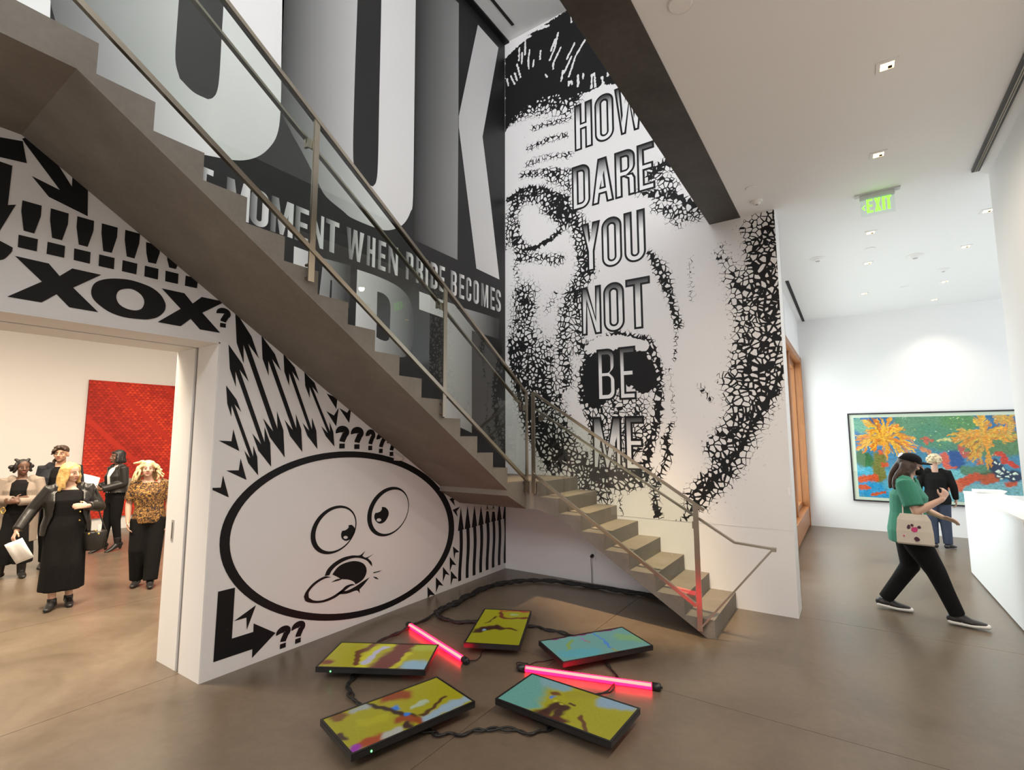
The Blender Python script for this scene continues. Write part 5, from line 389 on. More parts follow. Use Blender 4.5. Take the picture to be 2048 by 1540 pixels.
# ------------------------------------------------------------------ flat print on the walls
def fill_loops(bm, loops3):
    edges = []
    for L in loops3:
        v = [bm.verts.new(p) for p in L]
        edges += [bm.edges.new((v[i], v[(i+1) % len(v)])) for i in range(len(v))]
    bmesh.ops.triangle_fill(bm, use_beauty=True, use_dissolve=False, edges=edges)
def expand(L):
    if isinstance(L, tuple) and L[0] == 'spline': return [(p.x, p.y) for p in smooth_path([(a, b, 0) for a, b in L[1]], 4, True)]
    if isinstance(L, tuple) and L[0] == 'ell':
        cx, cy, a, b, th = L[1]; n = 96
        return [(cx+a*math.cos(th)*math.cos(t)-b*math.sin(th)*math.sin(t), cy+a*math.sin(th)*math.cos(t)+b*math.cos(th)*math.sin(t)) for t in [2*math.pi*k/n for k in range(n)]]
    return [tuple(p) for p in L]
def soften(L, lim=52):
    L = [tuple(p) for p in L]; n = len(L); sharp = []
    for i in range(n):
        a = Vector(L[i])-Vector(L[i-1]); b_ = Vector(L[(i+1) % n])-Vector(L[i])
        if a.length < 1e-6 or b_.length < 1e-6 or math.degrees(a.angle(b_)) > lim: sharp.append(i)
    if not sharp: return [(p.x, p.y) for p in smooth_path([(a, b_, 0) for a, b_ in L], 4, True)]
    out = []
    for k, i in enumerate(sharp):
        j = sharp[(k+1) % len(sharp)]; m_ = (j-i) % n or n; seg = [L[(i+q) % n] for q in range(m_+1)]
        out += seg[:1] if m_ == 1 else [(p.x, p.y) for p in smooth_path([(a, b_, 0) for a, b_ in seg], 4)[:-1]]
    return out
def orient(bm, d):
    d = Vector(d); bm.normal_update()
    for f in bm.faces:
        if f.normal.dot(d) < 0: f.normal_flip()
def decal_left(name, loops, mat, parent, off=.003, shade=None):     # loops in (y, z) on the left wall
    bm = bmesh.new(); fill_loops(bm, [[(XL+off, y, z) for y, z in expand(L)] for L in loops]); orient(bm, (1, 0, 0))
    o = mesh_obj(name, bm, mat); part(o, parent)
    if shade: set_shade(o, *shade)
    return o
def decal_back(name, loops, mat, parent, off=.003, shade=None):     # loops in (x, z) on the back wall
    bm = bmesh.new(); fill_loops(bm, [[(x, YB-off, z) for x, z in expand(L)] for L in loops]); orient(bm, (0, -1, 0))
    o = mesh_obj(name, bm, mat); part(o, parent)
    if shade: set_shade(o, *shade)
    return o
def set_shade(o, axis, a0, c0, a1, c1):      # a printed linear gradient: t, c0, c1 per vertex
    me = o.data; at = me.color_attributes.new('shade', 'FLOAT_COLOR', 'POINT')
    for i, v in enumerate(me.vertices):
        t = (v.co[axis]-a0)/(a1-a0); at.data[i].color = (t, c0, c1, 1)
m, t, b = nt('gradient_vinyl'); at = N(t, 'ShaderNodeAttribute', attribute_name='shade'); sp = N(t, 'ShaderNodeSeparateColor'); t.links.new(at.outputs['Color'], sp.inputs[0])
mr = N(t, 'ShaderNodeMapRange'); t.links.new(sp.outputs[0], mr.inputs['Value']); t.links.new(sp.outputs[1], mr.inputs['To Min']); t.links.new(sp.outputs[2], mr.inputs['To Max'])
t.links.new(mr.outputs['Result'], b.inputs['Base Color']); b.inputs['Roughness'].default_value = .5; grad_m = m
# glyphs of a narrow bold sans: loops in a w x h box
def rr(x0, y0, x1, y1, r, c=(1, 1, 1, 1), n=7):       # corners: bl, br, tr, tl
    out = []
    for (cx, cy, a0, on, px, py) in ((x0+r, y0+r, 180, c[0], x0, y0), (x1-r, y0+r, 270, c[1], x1, y0), (x1-r, y1-r, 0, c[2], x1, y1), (x0+r, y1-r, 90, c[3], x0, y1)):
        if on: out += [(cx+r*math.cos(R(a0+90*k/n)), cy+r*math.sin(R(a0+90*k/n))) for k in range(n+1)]
        else: out.append((px, py))
    return out
def stroke(path, hw):
    P = [Vector((a, b, 0)) for a, b in path]; L = []; Q = []
    for i, p in enumerate(P):
        d = (P[min(i+1, len(P)-1)]-P[max(i-1, 0)]).normalized(); n = Vector((-d.y, d.x, 0)); L.append((p+n*hw)[:2]); Q.append((p-n*hw)[:2])
    return [L+Q[::-1]]
def arc(cx, cy, rx, ry, a0, a1, n=10): return [(cx+rx*math.cos(R(a0+(a1-a0)*k/n)), cy+ry*math.sin(R(a0+(a1-a0)*k/n))) for k in range(n+1)]
def glyph(ch, w, h, s, bt=None):
    b = bt or s*.8; r = min(w*.48, s*1.7); ri = max(.004, min((w-2*s)*.48, r-s*.6)); m2 = h*.5
    if ch == 'H': return [[(0,0),(0,h),(s,h),(s,m2+b/2),(w-s,m2+b/2),(w-s,h),(w,h),(w,0),(w-s,0),(w-s,m2-b/2),(s,m2-b/2),(s,0)]]
    if ch == 'O': return [rr(0, 0, w, h, r), rr(s, b, w-s, h-b, ri)]
    if ch == 'U': return [[(0,h),(s,h)]+rr(s, b, w-s, h+1, ri, (1,1,0,0))[0:16]+[(w-s,h),(w,h)]+rr(0, 0, w, h+1, r, (1,1,0,0))[0:16][::-1]]
    if ch == 'W': return [[(0,h),(s,h),(w*.29,h*.24),(w*.5-s*.42,h),(w*.5+s*.42,h),(w*.71,h*.24),(w-s,h),(w,h),(w*.80,0),(w*.63,0),(w*.5,h*.6),(w*.37,0),(w*.20,0)]]
    if ch == 'M': return [[(0,0),(0,h),(s*1.3,h),(w*.5,h*.34),(w-s*1.3,h),(w,h),(w,0),(w-s*.95,0),(w-s*.95,h*.62),(w*.5+s*.34,0),(w*.5-s*.34,0),(s*.95,h*.62),(s*.95,0)]]
    if ch == 'N': return [[(0,0),(0,h),(s*1.1,h),(w-s,h*.36),(w-s,h),(w,h),(w,0),(w-s*1.1,0),(s,h*.64),(s,0)]]
    if ch == 'A':
        a = s*.62; q = .2*(w/2-a); q2 = (.2+b/h)*(w/2-a)
        return [[(0,0),(w/2-a,h),(w/2+a,h),(w,0),(w-s,0),(w-s-q,.2*h),(s+q,.2*h),(s,0)], [(s+q2,.2*h+b),(w-s-q2,.2*h+b),(w/2,h-b*1.9)]]
    if ch == 'D': return [rr(0, 0, w, h, r, (0,1,1,0)), rr(s, b, w-s, h-b, ri, (0,1,1,0))]
    if ch == 'P': return [rr(0, h*.42, w, h, r*.9, (0,1,1,0))[1:]+[(0,h),(0,0),(s,0),(s,h*.42)][0:0]+[(0,0),(s,0),(s,h*.42)], rr(s, h*.42+b, w-s, h-b, ri*.8, (0,1,1,0))]
    if ch == 'R':
        return [[(0,0),(s,0),(s,h*.42),(w*.45,h*.42),(w-s*1.02,h*.36),(w-s*.98,0),(w,0),(w,h*.36),(w*.88,h*.47)]+rr(0, h*.45, w, h, r*.9, (0,1,1,0))[3:]+[], rr(s, h*.42+b, w-s, h-b, ri*.8, (0,1,1,0))]
    if ch == 'B':
        lo = rr(0, 0, w, h*.54, r*.9, (0,1,1,0)); up = rr(0, h*.5, w*.98, h, r*.9, (0,1,1,0))
        return [lo[:-4]+[(w*.92,h*.52)]+up[4:], rr(s, b, w-s, h*.5-b*.45, ri*.8, (0,1,1,0)), rr(s, h*.5+b*.45, w-s*1.02, h-b, ri*.8, (0,1,1,0))]
    if ch == 'E': return [[(0,0),(0,h),(w,h),(w,h-b),(s,h-b),(s,m2+b/2),(w*.92,m2+b/2),(w*.92,m2-b/2),(s,m2-b/2),(s,b),(w,b),(w,0)]]
    if ch == 'T': return [[(w/2-s/2,0),(w/2-s/2,h-b),(0,h-b),(0,h),(w,h),(w,h-b),(w/2+s/2,h-b),(w/2+s/2,0)]]
    if ch == 'I': return [[(0,0),(0,h),(w,h),(w,0)]]
    if ch == 'X': return [[(0,0),(w*.34,h*.52),(0,h),(s*1.15,h),(w*.5,h*.68),(w-s*1.15,h),(w,h),(w*.66,h*.52),(w,0),(w-s*1.15,0),(w*.5,h*.35),(s*1.15,0)]]
    if ch == 'Y': return [[(w/2-s/2,0),(w/2-s/2,h*.4),(0,h),(s*1.08,h),(w/2,h*.58),(w-s*1.08,h),(w,h),(w/2+s/2,h*.4),(w/2+s/2,0)]]
    if ch == 'C':
        k = s/2; return stroke([(w-k,h*.66),(w-k,h-w*.5)]+arc(w/2, h-w*.5, w/2-k, w/2-k, 0, 180)+arc(w/2, w*.5, w/2-k, w/2-k, 180, 360)+[(w-k,h*.34)], k)
    if ch == 'S':
        k = s/2; return stroke([(w-k,h*.70),(w-k,h-w*.5)]+arc(w/2, h-w*.5, w/2-k, w/2-k, 0, 180)+[(k,h*.66),(w*.35,h*.55),(w*.65,h*.45),(w-k,h*.34)]+arc(w/2, w*.5, w/2-k, w/2-k, 0, -180)+[(k,h*.30)], k)
    if ch == '?':
        k = w*.2; p = arc(w*.5, h*.74, w*.5-k, h*.26-k*.8, 195, -50, 16)+[(w*.58,h*.46),(w*.52,h*.38),(w*.5,h*.30)]
        return stroke(p, k)+[[(w*.5-k,0),(w*.5-k,h*.22),(w*.5+k,h*.22),(w*.5+k,0)]]
def inset(loop, d, sign=1):
    n = len(loop); A = sum(loop[i][0]*loop[(i+1) % n][1]-loop[(i+1) % n][0]*loop[i][1] for i in range(n))
    o = (1 if A > 0 else -1)*sign; out = []
    for i in range(n):
        p0 = Vector(loop[i-1]); p1 = Vector(loop[i]); p2 = Vector(loop[(i+1) % n])
        e1 = (p1-p0); e2 = (p2-p1)
        if e1.length < 1e-6 or e2.length < 1e-6: continue
        e1.normalize(); e2.normalize(); n1 = Vector((-e1.y, e1.x))*o; n2 = Vector((-e2.y, e2.x))*o
        m_ = n1+n2
        if m_.length < .2: m_ = n1
        m_.normalize(); c = max(.35, m_.dot(n1)); out.append(tuple(p1+m_*(d/c)))
    return out
# lower left mural: cartoon face, arrows and marks
mu = tag(empty('cartoon_mural', (XL+.003, 4.2, .1)), 'black line cartoon face sticking out its tongue amid arrows, XOX and question marks', 'mural')
for nm, loops in SYMBOLS:
    if nm in ('lip_line', 'mouth_hole', 'tongue_line', 'eye_pupil', 'curl_symbol', 'wavy_arrow'): loops = [soften(expand(L)) for L in loops]
    decal_left(nm, loops, vinyl, mu)
for y0, y1, z0, z1 in QMARKS:
    for lp in glyph('?', y1-y0, z1-z0, .1): pass
    g = [[(y0+a, z0+c) for a, c in lp] for lp in glyph('?', y1-y0, z1-z0, .1)]
    decal_left('question_mark', g, vinyl, mu)
# upper left mural: black field with large shaded letters
mk = tag(empty('lettering_mural', (XL+.002, 3.0, 3.2)), 'black wall mural of giant shaded letters above the stairs', 'mural')
yk = YF-(3.86-1.055)/.633
fld = [(-2.6, 3.96), (yk, 3.95), (YF, 1.16), (YB-.004, 1.16), (YB-.004, ZH-.002), (-2.6, ZH-.002)]
decal_left('black_field', [fld], plain('black_print', (.014, .0135, .014), .5, bump=.02), mk, .002)
for nm, loops, y0, c0, y1, c1 in BIG: decal_left(nm, [soften(L, 40) for L in loops] if nm in ('letter_u', 'letter_d') else loops, grad_m, mk, .004, (1, y0, c0, y1, c1))
for ch, y0, y1 in ROW:
    z0, z1 = 3.81, 4.152; s = .062 if ch != 'I' else .05
    g = [[(y0+a, z0+c) for a, c in lp] for lp in glyph(ch, y1-y0, z1-z0, min(s, (y1-y0)*(.24 if ch in 'MWN' else .36)), .05)]
    decal_left('letter', g, grad_m, mk, .0045, (1, y0-.02, .03, y1-.03, .85))
# portrait mural on the back wall
mp_ = tag(empty('portrait_mural', (-2.4, YB-.003, 1.0)), 'tall black and white cross-hatched portrait shouting, words running down its middle', 'mural')
def seg_dist(P, pts):
    d = np.full(len(P), 1e9)
    for a, b_ in zip(pts[:-1], pts[1:]):
        a = np.array(a); b_ = np.array(b_); ab = b_-a; L = ab@ab+1e-9
        t_ = np.clip(((P-a)@ab)/L, 0, 1); q = a+t_[:, None]*ab; d = np.minimum(d, np.hypot(*(P-q).T))
    return d
def inside(P, poly):
    x, y = P.T; c = np.zeros(len(P), bool); n = len(poly)
    for i in range(n):
        x0, y0 = poly[i]; x1, y1 = poly[(i+1) % n]
        if y0 == y1: continue
        cr = ((y0 > y) != (y1 > y)) & (x < (x1-x0)*(y-y0)/(y1-y0)+x0); c ^= cr
    return c
nx, nz = 250, 500; x0, x1, z0, z1 = XL+.004, -.574, .9, ZH-.003
gx_, gz_ = np.meshgrid(np.linspace(x0, x1, nx), np.linspace(z0, z1, nz)); P = np.stack([gx_.ravel(), gz_.ravel()], 1)
tone = np.zeros(len(P))
for mode, pts, wd, am in FACE:
    if mode == 'fill':
        ins = inside(P, pts); d = seg_dist(P, pts+[pts[0]]); sd = np.where(ins, d, -d); tone = np.maximum(tone, am*np.clip(.5+sd/(2*wd), 0, 1))
    elif mode == 'add':
        d = seg_dist(P, pts); g = am*np.exp(-(d/wd)**2); tone = 1-(1-np.minimum(tone, 1))*(1-np.minimum(g, 1))+np.maximum(tone-1, 0)+np.maximum(g-1, 0)
    else:
        d = seg_dist(P, pts); tone = np.where(d < wd*1.6, tone-4*np.clip(1.6-d/wd, 0, 1), tone)
me = bpy.data.meshes.new('hatched_print')
idx = np.arange(nx*nz).reshape(nz, nx); fc = np.stack([idx[:-1, :-1], idx[:-1, 1:], idx[1:, 1:], idx[1:, :-1]], -1).reshape(-1, 4)
me.from_pydata([(a, YB-.0025, b_) for a, b_ in P.tolist()], [], fc.tolist()); at = me.color_attributes.new('tone', 'FLOAT_COLOR', 'POINT')
at.data.foreach_set('color', np.stack([tone, tone, tone, np.ones_like(tone)], 1).astype(np.float32).ravel())
ho = bpy.data.objects.new('hatched_print', me); COL.objects.link(ho); part(ho, mp_)
m, t, b = nt('cross_hatch_print'); me.materials.append(m)
at = N(t, 'ShaderNodeAttribute', attribute_name='tone'); tc = N(t, 'ShaderNodeTexCoord')
nz1 = N(t, 'ShaderNodeTexNoise'); nz1.inputs['Scale'].default_value = 3.0; nz1.inputs['Detail'].default_value = 2; t.links.new(tc.outputs['Object'], nz1.inputs['Vector'])
vm = N(t, 'ShaderNodeVectorMath', operation='MULTIPLY_ADD'); vm.inputs[1].default_value = (.16, .0, .16); t.links.new(nz1.outputs['Color'], vm.inputs[0]); t.links.new(tc.outputs['Object'], vm.inputs[2])
nz2 = N(t, 'ShaderNodeTexNoise'); nz2.inputs['Scale'].default_value = 26.0; nz2.inputs['Detail'].default_value = 2; t.links.new(tc.outputs['Object'], nz2.inputs['Vector'])
def vor(scale, sc=(1, 1, 1)):
    mp = N(t, 'ShaderNodeMapping'); mp.inputs['Scale'].default_value = sc; t.links.new(vm.outputs[0], mp.inputs['Vector'])
    vo = N(t, 'ShaderNodeTexVoronoi', feature='DISTANCE_TO_EDGE'); vo.inputs['Scale'].default_value = scale; vo.inputs['Randomness'].default_value = .85
    t.links.new(mp.outputs['Vector'], vo.inputs['Vector']); return vo.outputs['Distance']
d1 = vor(16.0, (1, .01, 1))
# threshold grows with tone and is broken up by fine noise
ma = N(t, 'ShaderNodeMath', operation='MULTIPLY_ADD'); t.links.new(at.outputs['Fac'], ma.inputs[0]); ma.inputs[1].default_value = .275; ma.inputs[2].default_value = -.112
mb = N(t, 'ShaderNodeMath', operation='MULTIPLY_ADD'); t.links.new(nz2.outputs['Fac'], mb.inputs[0]); mb.inputs[1].default_value = .16; t.links.new(ma.outputs[0], mb.inputs[2])
mc = N(t, 'ShaderNodeMath', operation='SUBTRACT'); t.links.new(mb.outputs[0], mc.inputs[0]); mc.inputs[1].default_value = .0
ms = N(t, 'ShaderNodeMath', operation='SUBTRACT'); t.links.new(mc.outputs[0], ms.inputs[0]); t.links.new(d1, ms.inputs[1])
mr = N(t, 'ShaderNodeMapRange'); mr.inputs['From Min'].default_value = -.008; mr.inputs['From Max'].default_value = .008; t.links.new(ms.outputs[0], mr.inputs['Value'])
mx = N(t, 'ShaderNodeMix', data_type='RGBA'); mx.inputs['A'].default_value = (.78, .77, .77, 1); mx.inputs['B'].default_value = (.011, .011, .012, 1)
t.links.new(mr.outputs['Result'], mx.inputs['Factor']); t.links.new(mx.outputs['Result'], b.inputs['Base Color']); b.inputs['Roughness'].default_value = .6; b.inputs['Specular IOR Level'].default_value = .2
def word(txt, xs, z0, z1, s=.125):
    for ch, xa, xb in zip(txt, xs[::2], xs[1::2]):
        g = glyph(ch, xb-xa, z1-z0, min(s, (xb-xa)*{'N': .30, 'M': .24, 'W': .22, 'A': .33, 'H': .41, 'U': .39, 'Y': .38, 'E': .42, 'T': .40}.get(ch, .37)), .105); g = [[(xa+a, z0+c) for a, c in lp] for lp in g]
        o = decal_back('letter', g, vinyl, mp_, .0045)
        gi = [inset(lp, .028, 1 if i == 0 else -1) for i, lp in enumerate(g)]
        decal_back('letter_face', gi, grad_m, o, .0065, (2, z1-.05, .02, z1-.29, .80))
word('HOW', (-3.087, -2.800, -2.765, -2.475, -2.462, -2.035), 6.05, 6.765)
word('DARE', (-3.144, -2.855, -2.835, -2.500, -2.485, -2.190, -2.165, -1.925), 5.155, 5.825)
word('YOU', (-3.012, -2.715, -2.700, -2.405, -2.375, -2.078), 4.215, 4.925)
word('NOT', (-3.028, -2.725, -2.695, -2.395, -2.375, -2.040), 3.312, 3.998)
word('BE', (-2.812, -2.535, -2.500, -2.262), 2.394, 3.098)
word('ME', (-2.895, -2.480, -2.440, -2.174), 1.486, 2.182)
# small torn flaps of vinyl
flap_m = plain('curled_vinyl', (.72, .66, .62), .5, bump=.05)
for pts in ([(5.739, .908), (5.944, .898), (5.944, .848), (5.74, .881)], [(4.003, 1.763), (4.146, 1.697), (4.102, 1.644), (4.006, 1.652)]):
    bm = bmesh.new(); n = 6; rings = []
    for i in range(n+1):
        u = i/n; a = Vector((0, *pts[0])).lerp(Vector((0, *pts[1])), u); b_ = Vector((0, *pts[3])).lerp(Vector((0, *pts[2])), u)
        row = []
        for j in range(5):
            v = j/4; p = a.lerp(b_, v); p.x = XL+.006+.02*math.sin(v*3.0)*(.4+.6*u); row.append(bm.verts.new(p))
        rings.append(row)
    for i in range(n):
        for j in range(4): bm.faces.new((rings[i][j], rings[i+1][j], rings[i+1][j+1], rings[i][j+1]))
    part(mesh_obj('peeling_flap', bm, flap_m), mu)
# ------------------------------------------------------------------ screens on the floor
def srgb(c): return tuple(((v/255)/12.92 if v/255 <= .04045 else ((v/255+.055)/1.055)**2.4) for v in c)
def painted_grid(name, u, v, place, base, strokes, mat, soft=1.0, base_fn=None, warp=0.0):
    U, V = np.meshgrid(u, v); P0 = np.stack([U.ravel(), V.ravel()], 1); x_, y_ = P0.T
    P = P0+warp*np.stack([np.sin(31*x_+17*y_+1)+.6*np.sin(71*y_-43*x_), np.sin(27*y_-23*x_+2)+.6*np.sin(67*x_+39*y_)], 1)
    C = np.tile(np.array(srgb(base)), (len(P), 1)) if base_fn is None else base_fn(P)
    for pts, wd, col in strokes:
        pts = [pts[0], pts[0]] if len(pts) == 1 else pts
        d = seg_dist(P, pts); a = np.clip((1.15-d/wd)/(.55*soft), 0, 1)[:, None]; a = a*a*(3-2*a); C = C*(1-a)+np.array(srgb(col))*a
    nu, nv = len(u), len(v); idx = np.arange(nu*nv).reshape(nv, nu); fc = np.stack([idx[:-1, :-1], idx[:-1, 1:], idx[1:, 1:], idx[1:, :-1]], -1).reshape(-1, 4)
    me = bpy.data.meshes.new(name); me.from_pydata([place(a, b_) for a, b_ in P0.tolist()], [], fc.tolist())
    at = me.color_attributes.new('Col', 'FLOAT_COLOR', 'POINT'); at.data.foreach_set('color', np.concatenate([C, np.ones((len(C), 1))], 1).astype(np.float32).ravel())
    me.materials.append(mat); o = bpy.data.objects.new(name, me); COL.objects.link(o); return o
screen_m = attr_mat('video_screen', emit=.46, noise=.08, nscale=60, rough=.25)
led_m = emis('green_led', (.1, 1.0, .15), 6)
TVL = dict(A='flat screen on the floor nearest the cartoon mural, showing yellow, maroon and pale blue', B='flat screen on the floor showing yellow and orange with two blue spots', C='flat screen on the floor showing teal, yellow and a dark figure', D='smallest looking flat screen, farthest back beside the cable bundle, olive yellow with dark blots', E='flat screen on the floor nearest the stair foot, mostly turquoise')
for nme, ((ctr, ang, W_, H_), sp_) in SCREENS.items():
    tv = tag(empty('flat_screen', (*ctr, 0), R(ang)), TVL[nme], 'screen', 'flat screens lying in a ring on the floor')
    bm = bmesh.new(); bx(bm, (-W_/2, -H_/2, .060), (W_/2, H_/2, .098)); bmesh.ops.bevel(bm, geom=bm.edges[:], offset=.003, segments=2, affect='EDGES'); mesh_obj('casing', bm, black_pl, tv)
    bm = bmesh.new(); e = .014
    for a, b_ in (((-W_/2, -H_/2, .098), (W_/2, -H_/2+e, .102)), ((-W_/2, H_/2-e, .098), (W_/2, H_/2, .102)), ((-W_/2, -H_/2+e, .098), (-W_/2+e, H_/2-e, .102)), ((W_/2-e, -H_/2+e, .098), (W_/2, H_/2-e, .102))): bx(bm, a, b_)
    mesh_obj('bezel', bm, black_pl, tv)
    long_ = max(W_, H_)
    o = painted_grid('display', np.linspace(-W_/2+e, W_/2-e, 120 if W_ > H_ else 70), np.linspace(-H_/2+e, H_/2-e, 70 if W_ > H_ else 120), lambda a, b_: (a, b_, .0995), sp_[0], [(p, wd, c) for p, wd, c in sp_[1:]], screen_m, 1.3, None, .010)
    o.parent = tv
    bm = bmesh.new(); bx(bm, (-W_*.25, -H_*.25, 0), (W_*.25, H_*.25, .06)); bmesh.ops.bevel(bm, geom=bm.edges[:], offset=.012, segments=2, affect='EDGES'); mesh_obj('rear_housing', bm, black_pl, tv)
    if nme in 'AB':
        lx = (-W_*.36, -H_/2-.001, .072) if nme == 'A' else (-W_/2+.09, -H_/2-.001, .074)
        if nme == 'B': lx = (-W_*.36, -H_/2-.001, .074)
        bm = bmesh.new(); bmesh.ops.create_uvsphere(bm, u_segments=8, v_segments=6, radius=.006, matrix=Matrix.Translation(lx)); mesh_obj('status_light', bm, led_m, tv)
# red lamp tubes
core_m = emis('red_tube_core', (1.0, .110, .090), 5.5)
def tube_shell():
    m, t, b = nt('red_tube_sleeve'); b.inputs['Base Color'].default_value = (.9, .02, .10, 1); b.inputs['Emission Color'].default_value = (1.0, .003, .028, 1); b.inputs['Emission Strength'].default_value = 12
    b.inputs['Roughness'].default_value = .2
    tc = N(t, 'ShaderNodeTexCoord'); no = N(t, 'ShaderNodeTexNoise'); no.inputs['Scale'].default_value = 30; t.links.new(tc.outputs['Object'], no.inputs['Vector'])
    mr = N(t, 'ShaderNodeMapRange'); mr.inputs['To Min'].default_value = 11.4; mr.inputs['To Max'].default_value = 12.6; t.links.new(no.outputs['Fac'], mr.inputs['Value']); t.links.new(mr.outputs['Result'], b.inputs['Emission Strength'])
    return m
shell_m = tube_shell()
for lab, p, q in (('glowing red tube lamp lying between the cartoon mural and the olive screen', (-3.853, 3.804), (-2.795, 3.464)), ('glowing red tube lamp lying between the turquoise screen and the teal screen', (-2.385, 3.614), (-1.305, 3.935))):
    d = Vector((q[0]-p[0], q[1]-p[1], 0)); L = d.length; an = math.atan2(d.y, d.x); c = ((p[0]+q[0])/2, (p[1]+q[1])/2, 0)
    tl = tag(empty('tube_lamp', c, an), lab, 'lamp', 'red tube lamps on the floor')
    bm = bmesh.new(); tube(bm, [(-L/2+.06, 0, .026), (L/2-.06, 0, .026)], .024, 14, cap_round=False)
    mesh_obj('sleeve', bm, shell_m, tl, True)
    bm = bmesh.new(); tube(bm, [(-L/2+.07, -.0115, .0375), (L/2-.07, -.0135, .0385)], (.0115), 10, cap_round=False); mesh_obj('glowing_core', bm, core_m, tl, True)
    for s in (-1, 1):
        bm = bmesh.new(); tube(bm, [(s*(L/2-.065), 0, .027), (s*(L/2-.01), 0, .027), (s*(L/2), 0, .027)], [.029, .029, .022], 14, cap_round=False); cp = mesh_obj('end_cap', bm, black_pl, tl, True)
        bm = bmesh.new(); tube(bm, [(s*(L/2-.005), 0, .027), (s*(L/2+.012), 0, .027)], .009, 8, cap_round=False); mesh_obj('socket', bm, black_rub, cp, True)
# cables
def cable(name, lab, pts, r, n=1, amp=.02, seed=0, grp=None):
    rnd = random.Random(seed); root = None
    objs = []
    for k in range(n):
        path = smooth_path([(x, y, r+.002) for x, y in pts], 7); out = []
        ph = rnd.random()*6.3; fr = rnd.uniform(.5, .9)
        for i, p in enumerate(path):
            t_ = (path[min(i+1, len(path)-1)]-path[max(i-1, 0)]).normalized(); nn = Vector((-t_.y, t_.x, 0))
            o = amp*math.sin(ph+i*fr)+amp*.5*math.sin(ph*2+i*fr*.37)
            out.append(p+nn*o+Vector((0, 0, abs(math.sin(i*fr*.5+ph))*r*1.6*(n > 1))))
        bm = bmesh.new(); tube(bm, out, r, 6, ref=(0, 0, 1), cap_round=False); objs.append(bm)
    if n == 1: o = mesh_obj(name, objs[0], black_rub, None, True); tag(o, lab, 'cable', grp); return o
    root = tag(empty(name, (pts[0][0], pts[0][1], 0)), lab, 'cable', grp)
    for bm in objs: part(mesh_obj('cable_strand', bm, black_rub, None, True), root)
    return root
cable('cable_bundle', 'thick bundle of black cables curving from behind the stairs along the mural wall', [(-1.62, 6.02), (-1.99, 6.04), (-2.46, 6.06), (-2.85, 6.02), (-3.23, 5.98), (-3.57, 5.87), (-3.79, 5.66), (-3.91, 5.4), (-3.94, 5.08), (-3.90, 4.77), (-3.86, 4.49), (-3.85, 4.22)], .013, 6, .028, 1)
cable('cable_bundle', 'black cables running from the bundle to the olive yellow screen', [(-3.85, 4.28), (-3.77, 4.17), (-3.62, 4.13), (-3.47, 4.15), (-3.30, 4.25), (-3.1, 4.3)], .010, 4, .018, 2)
cable('cable_bundle', 'black cables running under the red tube to the screen by the cartoon mural', [(-3.85, 4.25), (-3.81, 4.04), (-3.79, 3.79), (-3.77, 3.57), (-3.74, 3.3), (-3.6, 3.15)], .009, 3, .014, 3)
cable('cable_bundle', 'black cables linking the olive yellow screen and the turquoise screen', [(-2.95, 4.40), (-2.81, 4.45), (-2.67, 4.48), (-2.51, 4.47), (-2.36, 4.48), (-2.2, 4.35)], .009, 3, .012, 4)
cable('cable_bundle', 'black cables looping between the two left screens', [(-3.40, 2.95), (-3.42, 2.83), (-3.34, 2.68), (-3.19, 2.58), (-3.03, 2.53), (-2.9, 2.52)], .007, 3, .016, 5)
cable('cable_bundle', 'twisted black cables between the two front screens', [(-2.52, 2.56), (-2.41, 2.55), (-2.30, 2.57), (-2.22, 2.64), (-2.13, 2.73), (-2.03, 2.82), (-1.89, 2.89), (-1.78, 2.95), (-1.76, 3.05)], .007, 2, .022, 6)
cable('cable_bundle', 'black cables looping under the red tube beside the stair foot', [(-1.93, 4.2), (-1.87, 4.14), (-1.76, 4.06), (-1.66, 3.92), (-1.62, 3.78), (-1.65, 3.63), (-1.7, 3.5)], .006, 2, .014, 7)
cable('lamp_cord', 'thin cord with a small plug by the end cap of the first red tube', [(-2.79, 3.47), (-2.82, 3.53), (-2.78, 3.60), (-2.84, 3.72), (-2.86, 3.9)], .004, 1, .006, 8)
cable('lamp_cord', 'thin cord looping from the second red tube under the turquoise screen', [(-2.40, 3.63), (-2.46, 3.72), (-2.40, 3.76), (-2.37, 3.75), (-2.33, 3.83), (-2.26, 3.91), (-2.15, 4.05)], .004, 1, .006, 9)
# wall outlet under the stairs
ou = tag(empty('wall_outlet', (-2.925, YB-.004, .35)), 'white wall outlet under the stairs with a black plug', 'outlet')
part(box('cover_plate', (-2.97, YB-.010, .285), (-2.885, YB-.001, .41), white, None, .003), ou)
bm = bmesh.new(); tube(bm, [(-2.925, YB-.008, .355), (-2.925, YB-.05, .352)], [.024, .018], 10); pg = part(mesh_obj('plug', bm, black_rub, None, True), ou)
bm = bmesh.new(); tube(bm, smooth_path([(-2.925, YB-.05, .352), (-2.93, YB-.055, .30), (-2.935, YB-.03, .15), (-2.93, YB-.04, .01)]), .005, 6, ref=(0, 1, 0)); part(mesh_obj('power_cord', bm, plain('grey_cord', (.25, .24, .24), .6, var=.1), None, True), pg)
